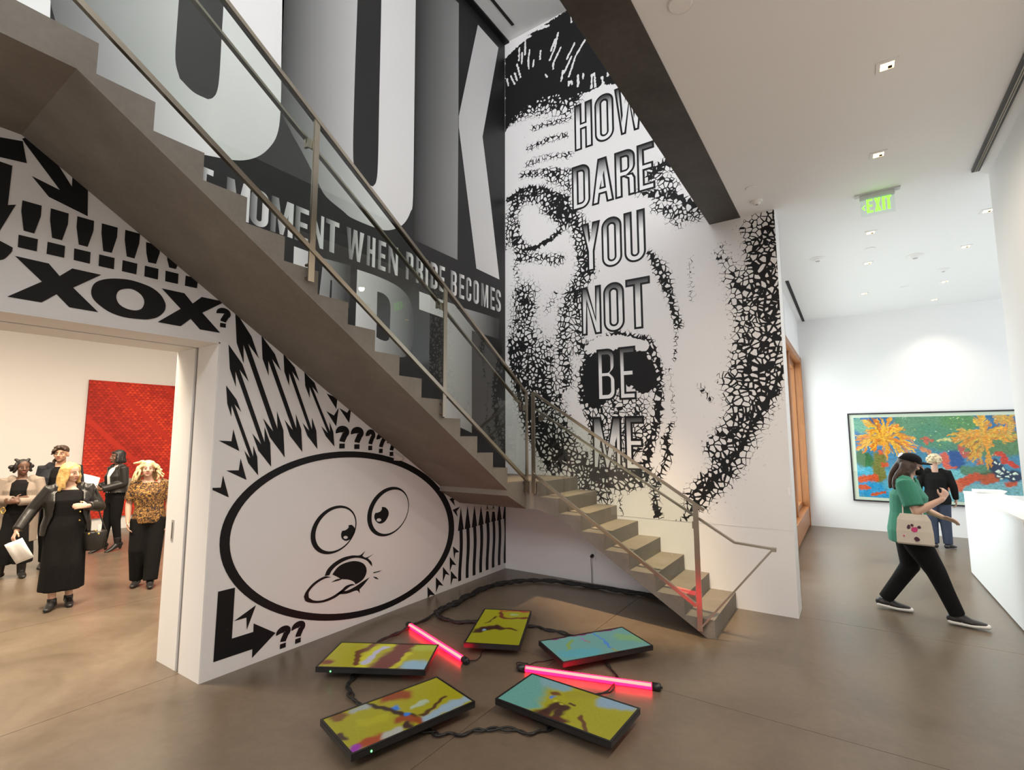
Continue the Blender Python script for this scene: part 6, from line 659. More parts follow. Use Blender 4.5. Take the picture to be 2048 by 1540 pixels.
# ------------------------------------------------------------------ ceiling fittings
lamp_in = emis('warm_lamp', (1.0, .62, .28), 7.0); trim_w = plain('white_trim', (.84, .83, .81), .5, bump=.02)
DL = [(.37, 1.45, 'out of sight above the camera'), (.37, 2.82, 'just above the frame edge'), (.37, 4.183, 'nearest the camera'), (.37, 5.527, 'between the exit sign and the camera'), (.366, 7.662, 'just beyond the exit sign'), (.371, 9.022, 'second beyond the exit sign'), (.36, 10.94, 'farthest of the row in line with the exit sign'), (1.47, 7.666, 'above the reception desk, nearest'), (1.465, 8.982, 'above the middle of the reception desk'), (1.47, 10.86, 'above the far end of the reception desk'), (1.472, 12.2, 'closest to the palm painting')]
for x, y, wh in DL:
    l = bpy.data.lights.new('downlight_beam', 'SPOT'); l.energy = 200 if y < 3.5 else 115 if y < 5 else 60 if y < 7 else 100; l.color = (1.0, .87, .72); l.spot_size = R(165 if y < 7 else 105); l.spot_blend = 1.0; l.shadow_soft_size = .05
    o = bpy.data.objects.new('downlight_beam', l); COL.objects.link(o); o.location = (x, y, ZC-.02)
    if y < 3.5: continue      # lamps of the same row above the frame
    d = tag(empty('downlight', (x, y, ZC)), 'small square recessed ceiling downlight, '+wh, 'downlight', 'square downlights in the low ceiling')
    bm = bmesh.new(); a = .065; i_ = .040
    for p, q in (((-a, -a, -.006), (a, -i_, .0)), ((-a, i_, -.006), (a, a, .0)), ((-a, -i_, -.006), (-i_, i_, .0)), ((i_, -i_, -.006), (a, i_, .0))): bx(bm, p, q)
    mesh_obj('trim_ring', bm, trim_w, d)
    bm = bmesh.new(); bx(bm, (-i_, -i_, -.003), (i_, i_, -.0012)); mesh_obj('lens', bm, lamp_in, d)
    bm = bmesh.new(); bx(bm, (.005, .004, -.005), (.03, .036, -.0028)); mesh_obj('baffle', bm, slot_m, d)
for x, y, rr_, lab, nm in ((-.693, 2.847, .07, 'round white ceiling cover plate beside the dark beam, nearest the camera', 'ceiling_disc'), (-.71, 5.544, .055, 'round white ceiling cover plate beside the dark beam end', 'ceiling_disc'), (-.707, 5.896, .06, 'white smoke detector on the ceiling by the portrait wall', 'smoke_detector'), (-.247, 8.369, .10, 'round white ceiling speaker beyond the portrait wall', 'ceiling_speaker'), (.377, 8.327, .06, 'round white ceiling plate beyond the exit sign', 'ceiling_disc'), (.923, 9.025, .11, 'white domed ceiling camera above the walkway', 'dome_camera'), (1.347, 10.017, .08, 'white smoke detector over the reception desk', 'smoke_detector'), (.932, 10.863, .07, 'round white ceiling plate near the palm painting', 'ceiling_disc')):
    d = tag(empty(nm, (x, y, ZC)), lab, nm.replace('_', ' ').split()[-1] if nm != 'ceiling_disc' else 'ceiling plate')
    bm = bmesh.new(); tube(bm, [(0, 0, 0), (0, 0, -.008), (0, 0, -.012)], [rr_, rr_, rr_*.92], 24, cap_round=False); mesh_obj('base_plate', bm, trim_w, d, False)
    if nm != 'ceiling_disc':
        bm = bmesh.new(); tube(bm, [(0, 0, -.012), (0, 0, -.03), (0, 0, -.042)], [rr_*.7, rr_*.66, rr_*.4], 20, cap_round=False); h_ = mesh_obj('housing', bm, trim_w, d)
        bm = bmesh.new(); tube(bm, [(0, 0, -.040), (0, 0, -.046)], [rr_*.32, rr_*.25], 14, cap_round=False); mesh_obj('grille', bm, plain('grille_grey', (.35, .36, .38), .4, var=.1) if 'grille_grey' not in MATS else MATS['grille_grey'], h_)
tk = tag(box('ceiling_track', (1.135, -2.0, ZC-.03), (1.195, 6.372, ZC-.0005), black_pl), 'long black lighting track recessed in the ceiling along the right wall', 'track')
box('conductor', (1.155, -1.98, ZC-.034), (1.162, 6.36, ZC-.029), steel, tk); box('conductor', (1.17, -1.98, ZC-.034), (1.177, 6.36, ZC-.029), steel, tk)
tag(box('ceiling_slot_vent', (-.755, 9.3, ZC-.008), (-.705, 12.82, ZC-.0005), slot_m), 'narrow black slot vent in the ceiling beside the timber window', 'vent')
# exit sign
ex = tag(empty('exit_sign', (.385, 6.4, ZC)), 'hanging clear exit sign with green EXIT letters and a left arrow', 'exit sign')
green_m = emis('exit_green', (.22, 1.0, .05), 2.4)
part(box('ceiling_plate', (.19, 6.36, ZC-.012), (.585, 6.44, ZC-.0005), plain('sign_aluminium', (.62, .63, .64), .35, .7, bump=.02)), ex)
part(box('housing', (.232, 6.378, ZC-.055), (.537, 6.422, ZC-.012), MATS['sign_aluminium']), ex)
pn = part(box('sign_panel', (.236, 6.396, ZC-.245), (.533, 6.404, ZC-.055), pane_m), ex)
xs = ((.290, .345), (.358, .415), (.425, .449), (.455, .505))
for ch, (xa, xb) in zip('EXIT', xs):
    g = [[(xa+a, ZC-.212+c) for a, c in lp] for lp in glyph(ch, xb-xa, .148, .022, .02)]
    bm = bmesh.new(); fill_loops(bm, [[(x, 6.3945, z) for x, z in lp] for lp in g]); orient(bm, (0, -1, 0)); r_ = bmesh.ops.extrude_face_region(bm, geom=bm.faces[:]); bmesh.ops.translate(bm, vec=(0, -.002, 0), verts=[v for v in r_['geom'] if isinstance(v, bmesh.types.BMVert)])
    part(mesh_obj('letter', bm, green_m), pn)
bm = bmesh.new(); fill_loops(bm, [[(.246, 6.394, ZC-.150), (.272, 6.394, ZC-.118), (.280, 6.394, ZC-.124), (.260, 6.394, ZC-.150), (.280, 6.394, ZC-.176), (.272, 6.394, ZC-.182)]]); orient(bm, (0, -1, 0)); part(mesh_obj('arrow', bm, green_m), pn)
# ------------------------------------------------------------------ framed palm painting
pf = tag(empty('framed_painting', (1.45, YG-.002, .586)), 'wide framed painting of orange palms and red birds on blue', 'painting')
px0, px1, pz0, pz1 = -.04, 2.92, .586, 2.398; fm = plain('black_frame', (.018, .015, .022), .35, bump=.02); fw = .028
for a, b_ in (((px0, pz0), (px1, pz0+fw)), ((px0, pz1-fw), (px1, pz1)), ((px0, pz0+fw), (px0+fw, pz1-fw)), ((px1-fw, pz0+fw), (px1, pz1-fw))):
    part(box('frame_bar', (a[0], YG-.05, a[1]), (b_[0], YG-.002, b_[1]), fm), pf)
part(box('mat_board', (px0+fw, YG-.030, pz0+fw), (px1-fw, YG-.006, pz1-fw), plain('cream_mat', (.78, .76, .66), .7, bump=.02)), pf)
def sky_fn(P):
    n = np.sin(P[:, 0]*5+np.sin(P[:, 1]*7)*1.3)*.5+.5; g = np.clip((P[:, 1]-.7)/1.6, 0, 1)
    a = np.array(srgb((95, 160, 195))); b_ = np.array(srgb((30, 100, 170))); c = np.array(srgb((70, 130, 140)))
    k_ = g[:, None]; return (a*(1-k_)+b_*k_)*(.7+.3*n[:, None])+c*(.3*(1-n[:, None]))
po = painted_grid('painted_sheet', np.linspace(.064, 2.81, 330), np.linspace(.672, 2.304, 200), lambda a, b_: (a, YG-.032, b_), (0, 0, 0), PALMS, attr_mat('gouache', rough=.7, noise=.35, nscale=26, noise_vec=(1, 1, 2.2)), .9, sky_fn, .014); part(po, pf)
part(box('glazing', (px0+fw, YG-.040, pz0+fw), (px1-fw, YG-.037, pz1-fw), pane_m), pf)
# red quilt-like canvas in the left gallery
rc = tag(empty('red_painting', (-13.1, 4.9, .27)), 'large red canvas covered in small triangles on the gallery wall', 'painting')
ry0, ry1, rz0, rz1 = 3.665, 6.05, .268, 3.137
part(box('canvas_edge', (-13.139, ry0, rz0), (-13.09, ry1, rz1), plain('red_canvas_edge', (.30, .012, .010), .8, var=.2)), rc)
rs = np.random.RandomState(4)
def tri_fn(P):
    s = .085; u = (P[:, 0]-ry0)/s; v = (P[:, 1]-rz0)/(s*.62); iv = np.floor(v); uu = u+.5*(iv % 2); iu = np.floor(uu); fu = uu-iu; fv = v-iv
    up = fv < 1-np.abs(2*fu-1)
    h1 = (np.sin(iu*12.9898+iv*78.233)*43758.5453) % 1; big = np.sin(P[:, 0]*3.1+P[:, 1]*2.2)*.5+.5
    lum = np.where(up, .75+.5*h1, .45+.25*h1)*(.75+.4*big)
    band = np.abs(((P[:, 0]+P[:, 1]) % 1.1)-.5) < .07; lum = np.where(band, .85, lum)
    return np.stack([.50*lum+.10, .030*lum+.05*np.clip(lum-.9, 0, 1), .012*lum], 1)
ro = painted_grid('painted_canvas', np.linspace(ry0, ry1, 260), np.linspace(rz0, rz1, 360), lambda a, b_: (-13.088, a, b_), (0, 0, 0), [], attr_mat('red_oil', rough=.75, noise=.12, nscale=60), 1, tri_fn); part(ro, rc)
# ------------------------------------------------------------------ reception desk
dk = tag(empty('reception_desk', (1.45, 8.1, 0)), 'long plain white reception desk with a raised counter', 'desk')
desk_w = plain('desk_white', (.82, .82, .82), .45, bump=.01)
part(box('front_panel', (1.28, 6.62, .02), (1.33, 9.59, 1.10), desk_w), dk); part(box('plinth', (1.30, 6.64, 0), (1.60, 9.57, .03), desk_w), dk)
part(box('end_panel', (1.33, 9.54, .02), (2.05, 9.59, 1.10), desk_w), dk)
part(box('counter_top', (1.275, 6.60, 1.10), (1.66, 9.60, 1.134), plain('desk_top', (.80, .77, .74), .35, bump=.01)), dk)
part(box('inner_panel', (1.60, 6.62, .70), (1.64, 9.54, 1.10), desk_w), dk); part(box('work_top', (1.33, 6.62, .70), (2.05, 9.54, .73), desk_w), dk)
paper = plain('white_paper', (.86, .86, .85), .6, bump=.02)
bk = tag(empty('paper_stack', (1.50, 9.40, 1.134)), 'stack of white gallery papers on the desk far end', 'papers')
for i in range(5):
    o = box('sheet_bundle', (-.15, -.105, i*.009+.0004), (.15, .105, i*.009+.0085), paper, bk); o.rotation_euler = (0, 0, R(-6+4*i)); o.location = (.004*i, -.003*i, 0)
bk2 = tag(box('leaflet', (1.36, 9.06, 1.1345), (1.57, 9.26, 1.1375), paper), 'single white leaflet lying in front of the paper stack on the desk', 'leaflet')
tag(box('leaflet', (1.48, 7.55, 1.1345), (1.63, 7.76, 1.140), paper), 'white leaflet on the near half of the desk counter', 'leaflet')
# small wall label beside the stairs
tag(box('wall_label', (-.60, YB-.004, 1.28), (-.583, YB-.0005, 1.36), paper), 'tiny white wall label near the end of the portrait wall', 'label')
# ------------------------------------------------------------------ people
def skin(name, col): return plain(name, col, .5, bump=.02, bscale=90, var=.06, vscale=12)
SK_L = skin('skin_fair', (.56, .34, .25)); SK_T = skin('skin_tan', (.48, .27, .17)); SK_D = skin('skin_deep', (.13, .062, .038)); SK_B = skin('skin_brown', (.17, .085, .052))
cloth_b = plain('black_cloth', (.007, .0065, .0065), .9, spec=.2, bump=.15, bscale=60, var=.25, vscale=8)
denim = plain('dark_denim', (.030, .042, .075), .8, bump=.2, bscale=160, var=.3, vscale=10)
leather = plain('black_leather', (.016, .015, .014), .36, bump=.25, bscale=26)
shoe_b = plain('black_shoe_leather', (.013, .012, .012), .4, bump=.1)
green_t = plain('green_jersey', (.035, .20, .125), .85, bump=.25, bscale=18, var=.15, vscale=6)
taupe = plain('taupe_twill', (.26, .21, .17), .8, bump=.2, bscale=24, var=.2, vscale=7)
hair_bl = plain('blonde_hair', (.56, .36, .13), .5, bump=.6, bscale=45, var=.35, vscale=22)
hair_pb = plain('pale_blonde_hair', (.66, .50, .27), .55, bump=.7, bscale=55, var=.3, vscale=26)
hair_br = plain('dark_brown_hair', (.045, .024, .015), .5, bump=.5, bscale=45, var=.4, vscale=22)
hair_k = plain('black_hair', (.012, .010, .010), .45, bump=.5, bscale=45, var=.3, vscale=20)
hair_w = plain('curly_fair_hair', (.60, .50, .33), .6, bump=.8, bscale=60, var=.4, vscale=24)
eye_w = plain('eye_white', (.42, .38, .36), .3, var=.03); eye_d = plain('eye_dark', (.03, .02, .015), .25, var=.1); lip_m = plain('lips', (.40, .12, .11), .45, var=.08); brow_m = plain('brow', (.07, .045, .03), .7, var=.2)
gold = plain('gold_metal', (.75, .50, .15), .3, 1.0, var=.05); cream = plain('cream_canvas', (.62, .56, .47), .8, bump=.2, bscale=120, var=.12, vscale=6)
sole_w = plain('white_sole', (.72, .71, .68), .55, bump=.03)
def pattern_mat():
    m, t, b = nt('brown_gold_print'); tc = N(t, 'ShaderNodeTexCoord'); vo = N(t, 'ShaderNodeTexNoise'); vo.inputs['Scale'].default_value = 26; vo.inputs['Detail'].default_value = 3; vo.inputs['Distortion'].default_value = 2.2
    t.links.new(tc.outputs['Object'], vo.inputs['Vector']); cr = N(t, 'ShaderNodeValToRGB'); e = cr.color_ramp.elements
    e[0].position = .42; e[0].color = (.018, .011, .008, 1); e[1].position = .66; e[1].color = (.48, .27, .06, 1); k = cr.color_ramp.elements.new(.54); k.color = (.20, .09, .025, 1)
    t.links.new(vo.outputs['Fac'], cr.inputs[0]); t.links.new(cr.outputs[0], b.inputs['Base Color']); b.inputs['Roughness'].default_value = .8; return m
pattern_m = pattern_mat()
def remesh(name, bm, mat, parent, vox=.008, it=4, fac=.5):
    bmesh.ops.recalc_face_normals(bm, faces=bm.faces[:])
    me = bpy.data.meshes.new('tmp'); bm.to_mesh(me); bm.free(); o = bpy.data.objects.new('tmp', me); COL.objects.link(o)
    r = o.modifiers.new('r', 'REMESH'); r.mode = 'VOXEL'; r.voxel_size = vox; r.adaptivity = 0
    s = o.modifiers.new('s', 'SMOOTH'); s.factor = fac; s.iterations = it
    dg = bpy.context.evaluated_depsgraph_get(); ev = o.evaluated_get(dg); nm = bpy.data.meshes.new_from_object(ev, depsgraph=dg); nm.name = name
    bpy.data.objects.remove(o); bpy.data.meshes.remove(me)
    n = bpy.data.objects.new(name, nm); COL.objects.link(n); nm.materials.clear(); nm.materials.append(mat)
    nm.polygons.foreach_set('use_smooth', [True]*len(nm.polygons)); n.parent = parent; return n
def ell(bm, c, r, rot=None, sub=2):
    m = Matrix.Translation(c) @ (rot.to_4x4() if rot else Matrix.Identity(4)) @ Matrix.Diagonal((*r, 1))
    bmesh.ops.create_icosphere(bm, subdivisions=sub, radius=1, matrix=m)
def V(*a): return Vector(a)
BASE = dict(pelvis=(0, 0, .93), waist=(0, .0, 1.06), chest=(0, .005, 1.24), neck=(0, -.015, 1.415), head=(0, .015, 1.565),
    hipR=(.088, 0, .88), kneeR=(.09, .02, .48), ankR=(.09, -.01, .085), toeR=(.02, 1, 0), hipL=(-.088, 0, .88), kneeL=(-.09, .02, .48), ankL=(-.09, -.01, .085), toeL=(-.02, 1, 0),
    shR=(.172, -.01, 1.37), elR=(.215, -.02, 1.10), wrR=(.225, .04, .865), hdR=(0, .15, -1), pnR=(-1, 0, 0), shL=(-.172, -.01, 1.37), elL=(-.215, -.02, 1.10), wrL=(-.225, .04, .865), hdL=(0, .15, -1), pnL=(1, 0, 0), curlR=.35, curlL=.35,
    yaw=0, pitch=0, roll=0, build=1.0)
def hand(bm, w, d, pn, curl, right, spread=.0):
    w = Vector(w); d = Vector(d).normalized(); pn = Vector(pn); pn = (pn-d*pn.dot(d)).normalized(); side = d.cross(pn).normalized()
    ts = side if right else -side      # thumb side
    tube(bm, [w-d*.02, w+d*.02, w+d*.06, w+d*.085], [(.020, .016), (.031, .014), (.037, .013), (.036, .011)], 10, ref=pn)
    for i, L in enumerate((.066, .074, .070, .055)):
        o = (.028-.0187*i); p = w+d*(.086-.004*abs(i-1.3))+ts*o; a = curl; dd = d.copy(); pts = [p-d*.012, p]
        fan = ts*(.5-i*.33)*.12
        for s in (.42, .32, .26):
            a_ = a*1.0; dd = (dd*math.cos(a_)+pn*math.sin(a_)).normalized(); p = p+(dd+fan).normalized()*L*s; pts.append(p)
        tube(bm, pts, [.0092, .0092, .0085, .008, .007], 8, ref=ts)
    p = w+d*.022+ts*.024; q = p+(d*.55+ts*.75+pn*.25).normalized()*.038; r_ = q+(d*.9+ts*.25+pn*.35).normalized()*.03
    tube(bm, [p-ts*.012, p, q, r_], [.013, .0125, .0105, .0085], 8, ref=pn)
def make_person(label, loc, face, H, skin_m, **kw):
    J = dict(BASE); J.update(kw); J = {k: (Vector(v) if isinstance(v, (tuple, list)) else v) for k, v in J.items()}
    root = tag(empty('person', loc, R(face)), label, 'person'); k = H/1.68; root.scale = (k, k, k); B = J['build']
    bm = bmesh.new()
    # trunk
    pl, wa, ch, ne = J['pelvis'], J['waist'], J['chest'], J['neck']
    tube(bm, [pl-V(0, 0, .09), pl, wa, ch, ch.lerp(ne, .55), ne-V(0, 0, .02)], [(.12*B, .09*B), (.158*B, .108*B), (.125*B, .093*B), (.150*B, .108*B), (.155*B, .085), (.07, .055)], 16, ref=(0, 1, 0))
    hd = J['head']; Rh = Matrix.Rotation(R(J['yaw']), 3, 'Z') @ Matrix.Rotation(R(J['pitch']), 3, 'X') @ Matrix.Rotation(R(J['roll']), 3, 'Y')
    tube(bm, [ne-V(0, 0, .06), ne, hd+Rh @ V(0, -.02, -.05)], [.066, .052, .052], 12)
    def h(p): return hd+Rh @ Vector(p)
    ell(bm, h((0, -.012, .030)), (.074, .092, .084), Rh, 3); ell(bm, h((0, .020, -.040)), (.058, .066, .066), Rh, 3); ell(bm, h((0, .060, -.088)), (.024, .020, .018), Rh)
    ell(bm, h((.038, .055, -.025)), (.024, .022, .024), Rh); ell(bm, h((-.038, .055, -.025)), (.024, .022, .024), Rh)
    tube(bm, [h((0, .080, .018)), h((0, .096, -.012)), h((0, .102, -.027))], [.010, .013, .015], 8); ell(bm, h((.012, .088, -.030)), (.010, .010, .008), Rh); ell(bm, h((-.012, .088, -.030)), (.010, .010, .008), Rh)
    for s in (1, -1): ell(bm, h((s*.076, -.008, -.012)), (.011, .022, .033), Rh)
    for S, sg in (('R', 1), ('L', -1)):
        sh, el, wr = J['sh'+S], J['el'+S], J['wr'+S]
        tube(bm, [sh+V(-sg*.06, 0, .005), sh, sh.lerp(el, .4), el], [.056, .052, .047, .038], 12); tube(bm, [el, el.lerp(wr, .3), wr], [.038, .039, .025], 12)
        hand(bm, wr, J['hd'+S], J['pn'+S], J['curl'+S], sg == 1)
        hp, kn, an = J['hip'+S], J['knee'+S], J['ank'+S]
        tube(bm, [hp, hp.lerp(kn, .45), kn], [.084*B, .070*B, .050], 14); tube(bm, [kn, kn.lerp(an, .33), an], [.050, .053, .033], 12)
        to = J['toe'+S].normalized(); tube(bm, [an-to*.03-V(0, 0, .03), an+to*.07-V(0, 0, .045), an+to*.14-V(0, 0, .058)], [.036, .034, .022], 10)
    body = remesh('body', bm, skin_m, root, .0072, 3, .45)
    for s in (1, -1):
        bm = bmesh.new(); ell(bm, h((s*.031, .0755, .003)), (.0125, .007, .0055), Rh); e = mesh_obj('eye', bm, eye_w, root, True)
        bm = bmesh.new(); ell(bm, h((s*.031, .0815, .003)), (.0062, .004, .0065), Rh); mesh_obj('iris', bm, eye_d, e, True)
        bm = bmesh.new(); tube(bm, [h((s*.014, .086, .022)), h((s*.032, .085, .027)), h((s*.048, .074, .022))], [.0035, .004, .0025], 6); mesh_obj('eyebrow', bm, brow_m, root, True)
    bm = bmesh.new(); ell(bm, h((0, .0825, -.056)), (.023, .008, .0055), Rh); ell(bm, h((0, .0825, -.064)), (.019, .008, .005), Rh); mesh_obj('mouth', bm, lip_m, root, True)
    return root, J, h, Rh
def trousers(root, J, mat, f=1.0, hem=.0, wide=(0.105, .085, .062, .058), name='trousers', top=.12, vox=.009):
    bm = bmesh.new(); B = J['build']; pl = J['pelvis']
    tube(bm, [pl-V(0, 0, .08), pl, pl+V(0, 0, top)], [(.15*B, .118*B), (.178*B, .132*B), (.152*B, .118*B)], 18, ref=(0, 1, 0))
    for S in 'RL':
        hp, kn, an = J['hip'+S], J['knee'+S], J['ank'+S]; an = an+(kn-an)*hem
        tube(bm, [hp+V(0, 0, .02), hp.lerp(kn, .4), kn, kn.lerp(an, .45), an], [wide[0]*B, wide[0]*.92*B, wide[1], wide[2]*1.05, wide[3]], 16, cap_round=False)
    return remesh(name, bm, mat, root, vox, 5, .5)
def top_(root, J, mat, hem=.86, sleeve='short', f=1.0, name='shirt', neck=.07, open_front=False, flare=1.0, vox=.009, slv=1.0, collar=0):
    bm = bmesh.new(); B = J['build']*f; pl, wa, ch, ne = J['pelvis'], J['waist'], J['chest'], J['neck']
    base = V(pl.x, pl.y, hem)
    pts = [base, pl.lerp(base, .3) if hem < pl.z else base+V(0, 0, .02), wa, ch, ch.lerp(ne, .52), ch.lerp(ne, .80)]
    rad = [(.172*B*flare, .130*B*flare), (.178*B*flare, .134*B*flare), (.150*B, .118*B), (.170*B, .128*B), (.172*B, .105), (.105, .075)]
    tube(bm, pts, rad, 20, ref=(0, 1, 0), cap_round=False)
    for S, sg in (('R', 1), ('L', -1)):
        sh, el, wr = J['sh'+S], J['el'+S], J['wr'+S]
        a = .066*f*slv
        if sleeve == 'short': tube(bm, [sh+V(-sg*.07, 0, .012), sh+V(0, 0, .002), sh.lerp(el, .45), sh.lerp(el, .80)], [a, a*1.02, a*1.02, a*1.05], 14, cap_round=False)
        elif sleeve == 'long':
            tube(bm, [sh+V(-sg*.07, 0, .012), sh+V(0, 0, .002), sh.lerp(el, .5), el], [a, a*1.0, a*.92, a*.82], 14); tube(bm, [el, el.lerp(wr, .5), el.lerp(wr, .96)], [a*.82, a*.74, a*.58*slv], 14, cap_round=False)
    if collar: tube(bm, [ne+V(0, -.01, -.05), ne+V(0, -.015, collar)], [(.085, .075), (.070, .062)], 14, cap_round=False)
    return remesh(name, bm, mat, root, vox, 4, .5)
def jacket(root, J, mat, hem=.80, f=1.12, gap=48, slv=1.15, name='jacket', vox=.009):   # open at the front
    bm = bmesh.new(); B = J['build']*f; pl, wa, ch, ne = J['pelvis'], J['waist'], J['chest'], J['neck']
    secs = [(V(pl.x, pl.y, hem), .196*B, .150*B, gap+14), (pl.lerp(wa, .2), .194*B, .150*B, gap+8), (wa, .176*B, .140*B, gap), (ch, .186*B, .142*B, gap-8), (ch.lerp(ne, .5), .178*B, .112, gap-6), (ch.lerp(ne, .88), .088, .080, gap)]
    n = 26; out = []; inn = []
    for c, rx, ry, g in secs:
        ro = []; ri = []
        for i in range(n+1):
            a = R(90+g+(360-2*g)*i/n); ro.append(c+V(rx*math.cos(a), ry*math.sin(a), 0)); ri.append(c+V((rx-.022)*math.cos(a), (ry-.022)*math.sin(a), 0))
        out.append(ro+ri[::-1])
    loft(bm, out)
    for S, sg in (('R', 1), ('L', -1)):
        sh, el, wr = J['sh'+S], J['el'+S], J['wr'+S]; a = .070*slv
        tube(bm, [sh+V(-sg*.05, 0, .008), sh+V(0, 0, .004), sh.lerp(el, .5), el], [a, a*1.02, a*.95, a*.86], 14); tube(bm, [el, el.lerp(wr, .5), el.lerp(wr, .95)], [a*.86, a*.80, a*.72], 14, cap_round=False)
    return remesh(name, bm, mat, root, vox, 3, .45)
def shoes(root, J, mat, name='shoe', sole=None, heel=0.0, tall=0.0, long_=1.0, bulk=1.0):
    for S in 'RL':
        an, kn = J['ank'+S], J['knee'+S]; to = J['toe'+S].normalized(); dn = V(0, 0, -1); bm = bmesh.new()
        low = an-V(0, 0, .085) if abs(to.z) < .3 else an-V(0, 0, .085)
        hl = an-to*.045+dn*.040; tp = an+to*(.165*long_)+dn*.058
        tube(bm, [hl, an+to*.03+dn*.030, an+to*.10+dn*.050, tp], [(.038*bulk, .040*bulk), (.040*bulk, .048*bulk), (.044*bulk, .030*bulk), (.030*bulk, .020*bulk)], 14, ref=(0, 0, 1))
        tube(bm, [an+dn*.03, an.lerp(kn, .08+tall)], [.046, .044+.012*(tall > .1)], 14, cap_round=False)
        o = remesh(name, bm, mat, root, .006, 3, .45)
        if sole:
            bm = bmesh.new(); tube(bm, [hl+dn*.025-to*.012, an+to*.04+dn*.070, an+to*.11+dn*.072, tp+dn*.008+to*.02], [(.050, .026), (.052, .024), (.058, .024), (.044, .022)], 14, ref=(0, 0, 1)); mesh_obj('sole', bm, sole, o, True)
        if sole:
            for q_ in (.03, .075, .11):
                bm = bmesh.new(); sd = to.cross(V(0, 0, 1)).normalized(); c_ = an+to*q_+dn*(.012+.22*q_)
                tube(bm, [c_-sd*.042+dn*.035, c_-sd*.02+V(0, 0, .006), c_+sd*.02+V(0, 0, .006), c_+sd*.042+dn*.035], .006, 6); mesh_obj('trim_band', bm, MATS['grille_grey'], o, True)
        if heel:
            bm = bmesh.new(); tube(bm, [hl+dn*.02, hl+dn*.02+V(0, 0, -heel)-to*(-.004)], [(.030, .030), (.016, .016)], 10, cap_round=False); mesh_obj('heel', bm, mat, o, True)
def locks(bm, h, starts, ends, r0, r1, wob=.012, seed=0, n=5, mid=None):
    rnd = random.Random(seed)
    for a, b_ in zip(starts, ends):
        a = Vector(a); b_ = Vector(b_); pts = []
        for i in range(n+1):
            t_ = i/n; p = a.lerp(b_, t_)
            if mid: p = p+Vector(mid)*math.sin(t_*math.pi)
            p = p+V(rnd.uniform(-wob, wob), rnd.uniform(-wob, wob), rnd.uniform(-wob, wob)*.4)*(t_ > 0)
            pts.append(h(p))
        tube(bm, pts, [r0+(r1-r0)*i/n for i in range(n+1)], 8)
def cam_face(x, y): return math.degrees(math.atan2(-y, -x))-90
# 1 ---- blonde woman in black, walking towards the camera
L = (-7.68, 2.05, 0); fc = cam_face(*L[:2])
p1, J, h, Rh = make_person('blonde person in open black leather jacket and long black dress, walking with paper in hand', L, fc+4, 1.62, SK_L, build=1.10, yaw=40, pitch=-6, roll=4,
    hipR=(.085, 0, .86), kneeR=(.10, .05, .47), ankR=(.075, .10, .085), toeR=(.35, 1, 0), kneeL=(-.07, .08, .47), ankL=(-.075, .02, .085), toeL=(-.05, 1, -.05),
    elR=(.315, -.02, 1.145), wrR=(.43, .10, .935), hdR=(.3, .35, -.9), pnR=(-.8, -.2, -.5), curlR=.55, elL=(-.30, .02, 1.13), wrL=(-.17, .22, 1.17), hdL=(.9, .25, .1), pnL=(.1, -.9, -.4), curlL=.4)
bm = bmesh.new(); pl = J['pelvis']
tube(bm, [V(0, .03, .20), V(0, .03, .45), V(0, .01, .72), pl, J['waist'], J['chest'], J['chest'].lerp(J['neck'], .48), J['chest'].lerp(J['neck'], .66)], [(.215, .165), (.205, .165), (.20, .160), (.205, .155), (.168, .135), (.182, .142), (.170, .105), (.12, .085)], 24, ref=(0, 1, 0), cap_round=False)
for s in (.07, -.07): tube(bm, [V(s, .08, .20), V(s, .09, .5), V(s, .06, .8)], [.115, .105, .09], 12, cap_round=False)
remesh('dress', bm, cloth_b, p1, .009, 4, .5)
jk = jacket(p1, J, leather, .84, 1.10, 44, 1.04)
for z in (1.0, 1.1, 1.2): 
    bm = bmesh.new(); ell(bm, V(-.105, .165, z), (.010, .006, .010)); mesh_obj('button', bm, gold, jk, True)
shoes(p1, J, shoe_b)
bm = bmesh.new(); ell(bm, h((0, -.026, .050)), (.086, .093, .080), Rh, 3)
sx = [(.03+.05*math.sin(i*.9), -.06-.02*math.cos(i*1.7), .06) for i in range(1)]
locks(bm, h, [(.062, .015, .06), (.07, -.01, .05), (.07, -.04, .04), (.05, -.07, .03), (.0, -.085, .03), (-.05, -.07, .03), (-.07, -.04, .04), (-.072, -.01, .05), (-.062, .015, .06)], [(.105, .03, -.17), (.12, .0, -.20), (.11, -.05, -.22), (.07, -.10, -.23), (.0, -.11, -.23), (-.06, -.10, -.22), (-.10, -.05, -.20), (-.105, .0, -.19), (-.10, .03, -.16)], .032, .018, .008, 3, mid=(0, 0, .02))
remesh('hair', bm, hair_bl, p1, .008, 3, .4)
rt = wmat(p1)
def wl(root, p): return wmat(root) @ Vector(p)
bg = tag(empty('bucket_bag', wl(p1, (-.27, .09, .62)), R(fc)), 'small black bucket bag hanging at the hip of the blonde person', 'bag')
bm = bmesh.new(); tube(bm, [(0, 0, 0), (0, 0, .01), (0, 0, .20), (0, 0, .215)], [(.088, .070), (.095, .075), (.112, .085), (.108, .082)], 20, ref=(0, 1, 0), cap_round=False); mesh_obj('pouch', bm, leather, bg, True)
bm = bmesh.new(); tube(bm, smooth_path([(.10, 0, .20), (.07, -.01, .45), (.03, -.02, .72), (-.02, -.03, .45), (-.10, 0, .20)], 5), .007, 6); mesh_obj('strap', bm, leather, bg, True)
for x, z in ((.06, .20), (-.03, .19), (.0, .23)):
    bm = bmesh.new(); ell(bm, V(x, .085, z), (.012, .006, .012)); mesh_obj('clasp', bm, gold, bg, True)
bm = bmesh.new(); bx(bm, (-.05, .02, .19), (-.02, .035, .29)); mesh_obj('label_card', bm, paper, bg)
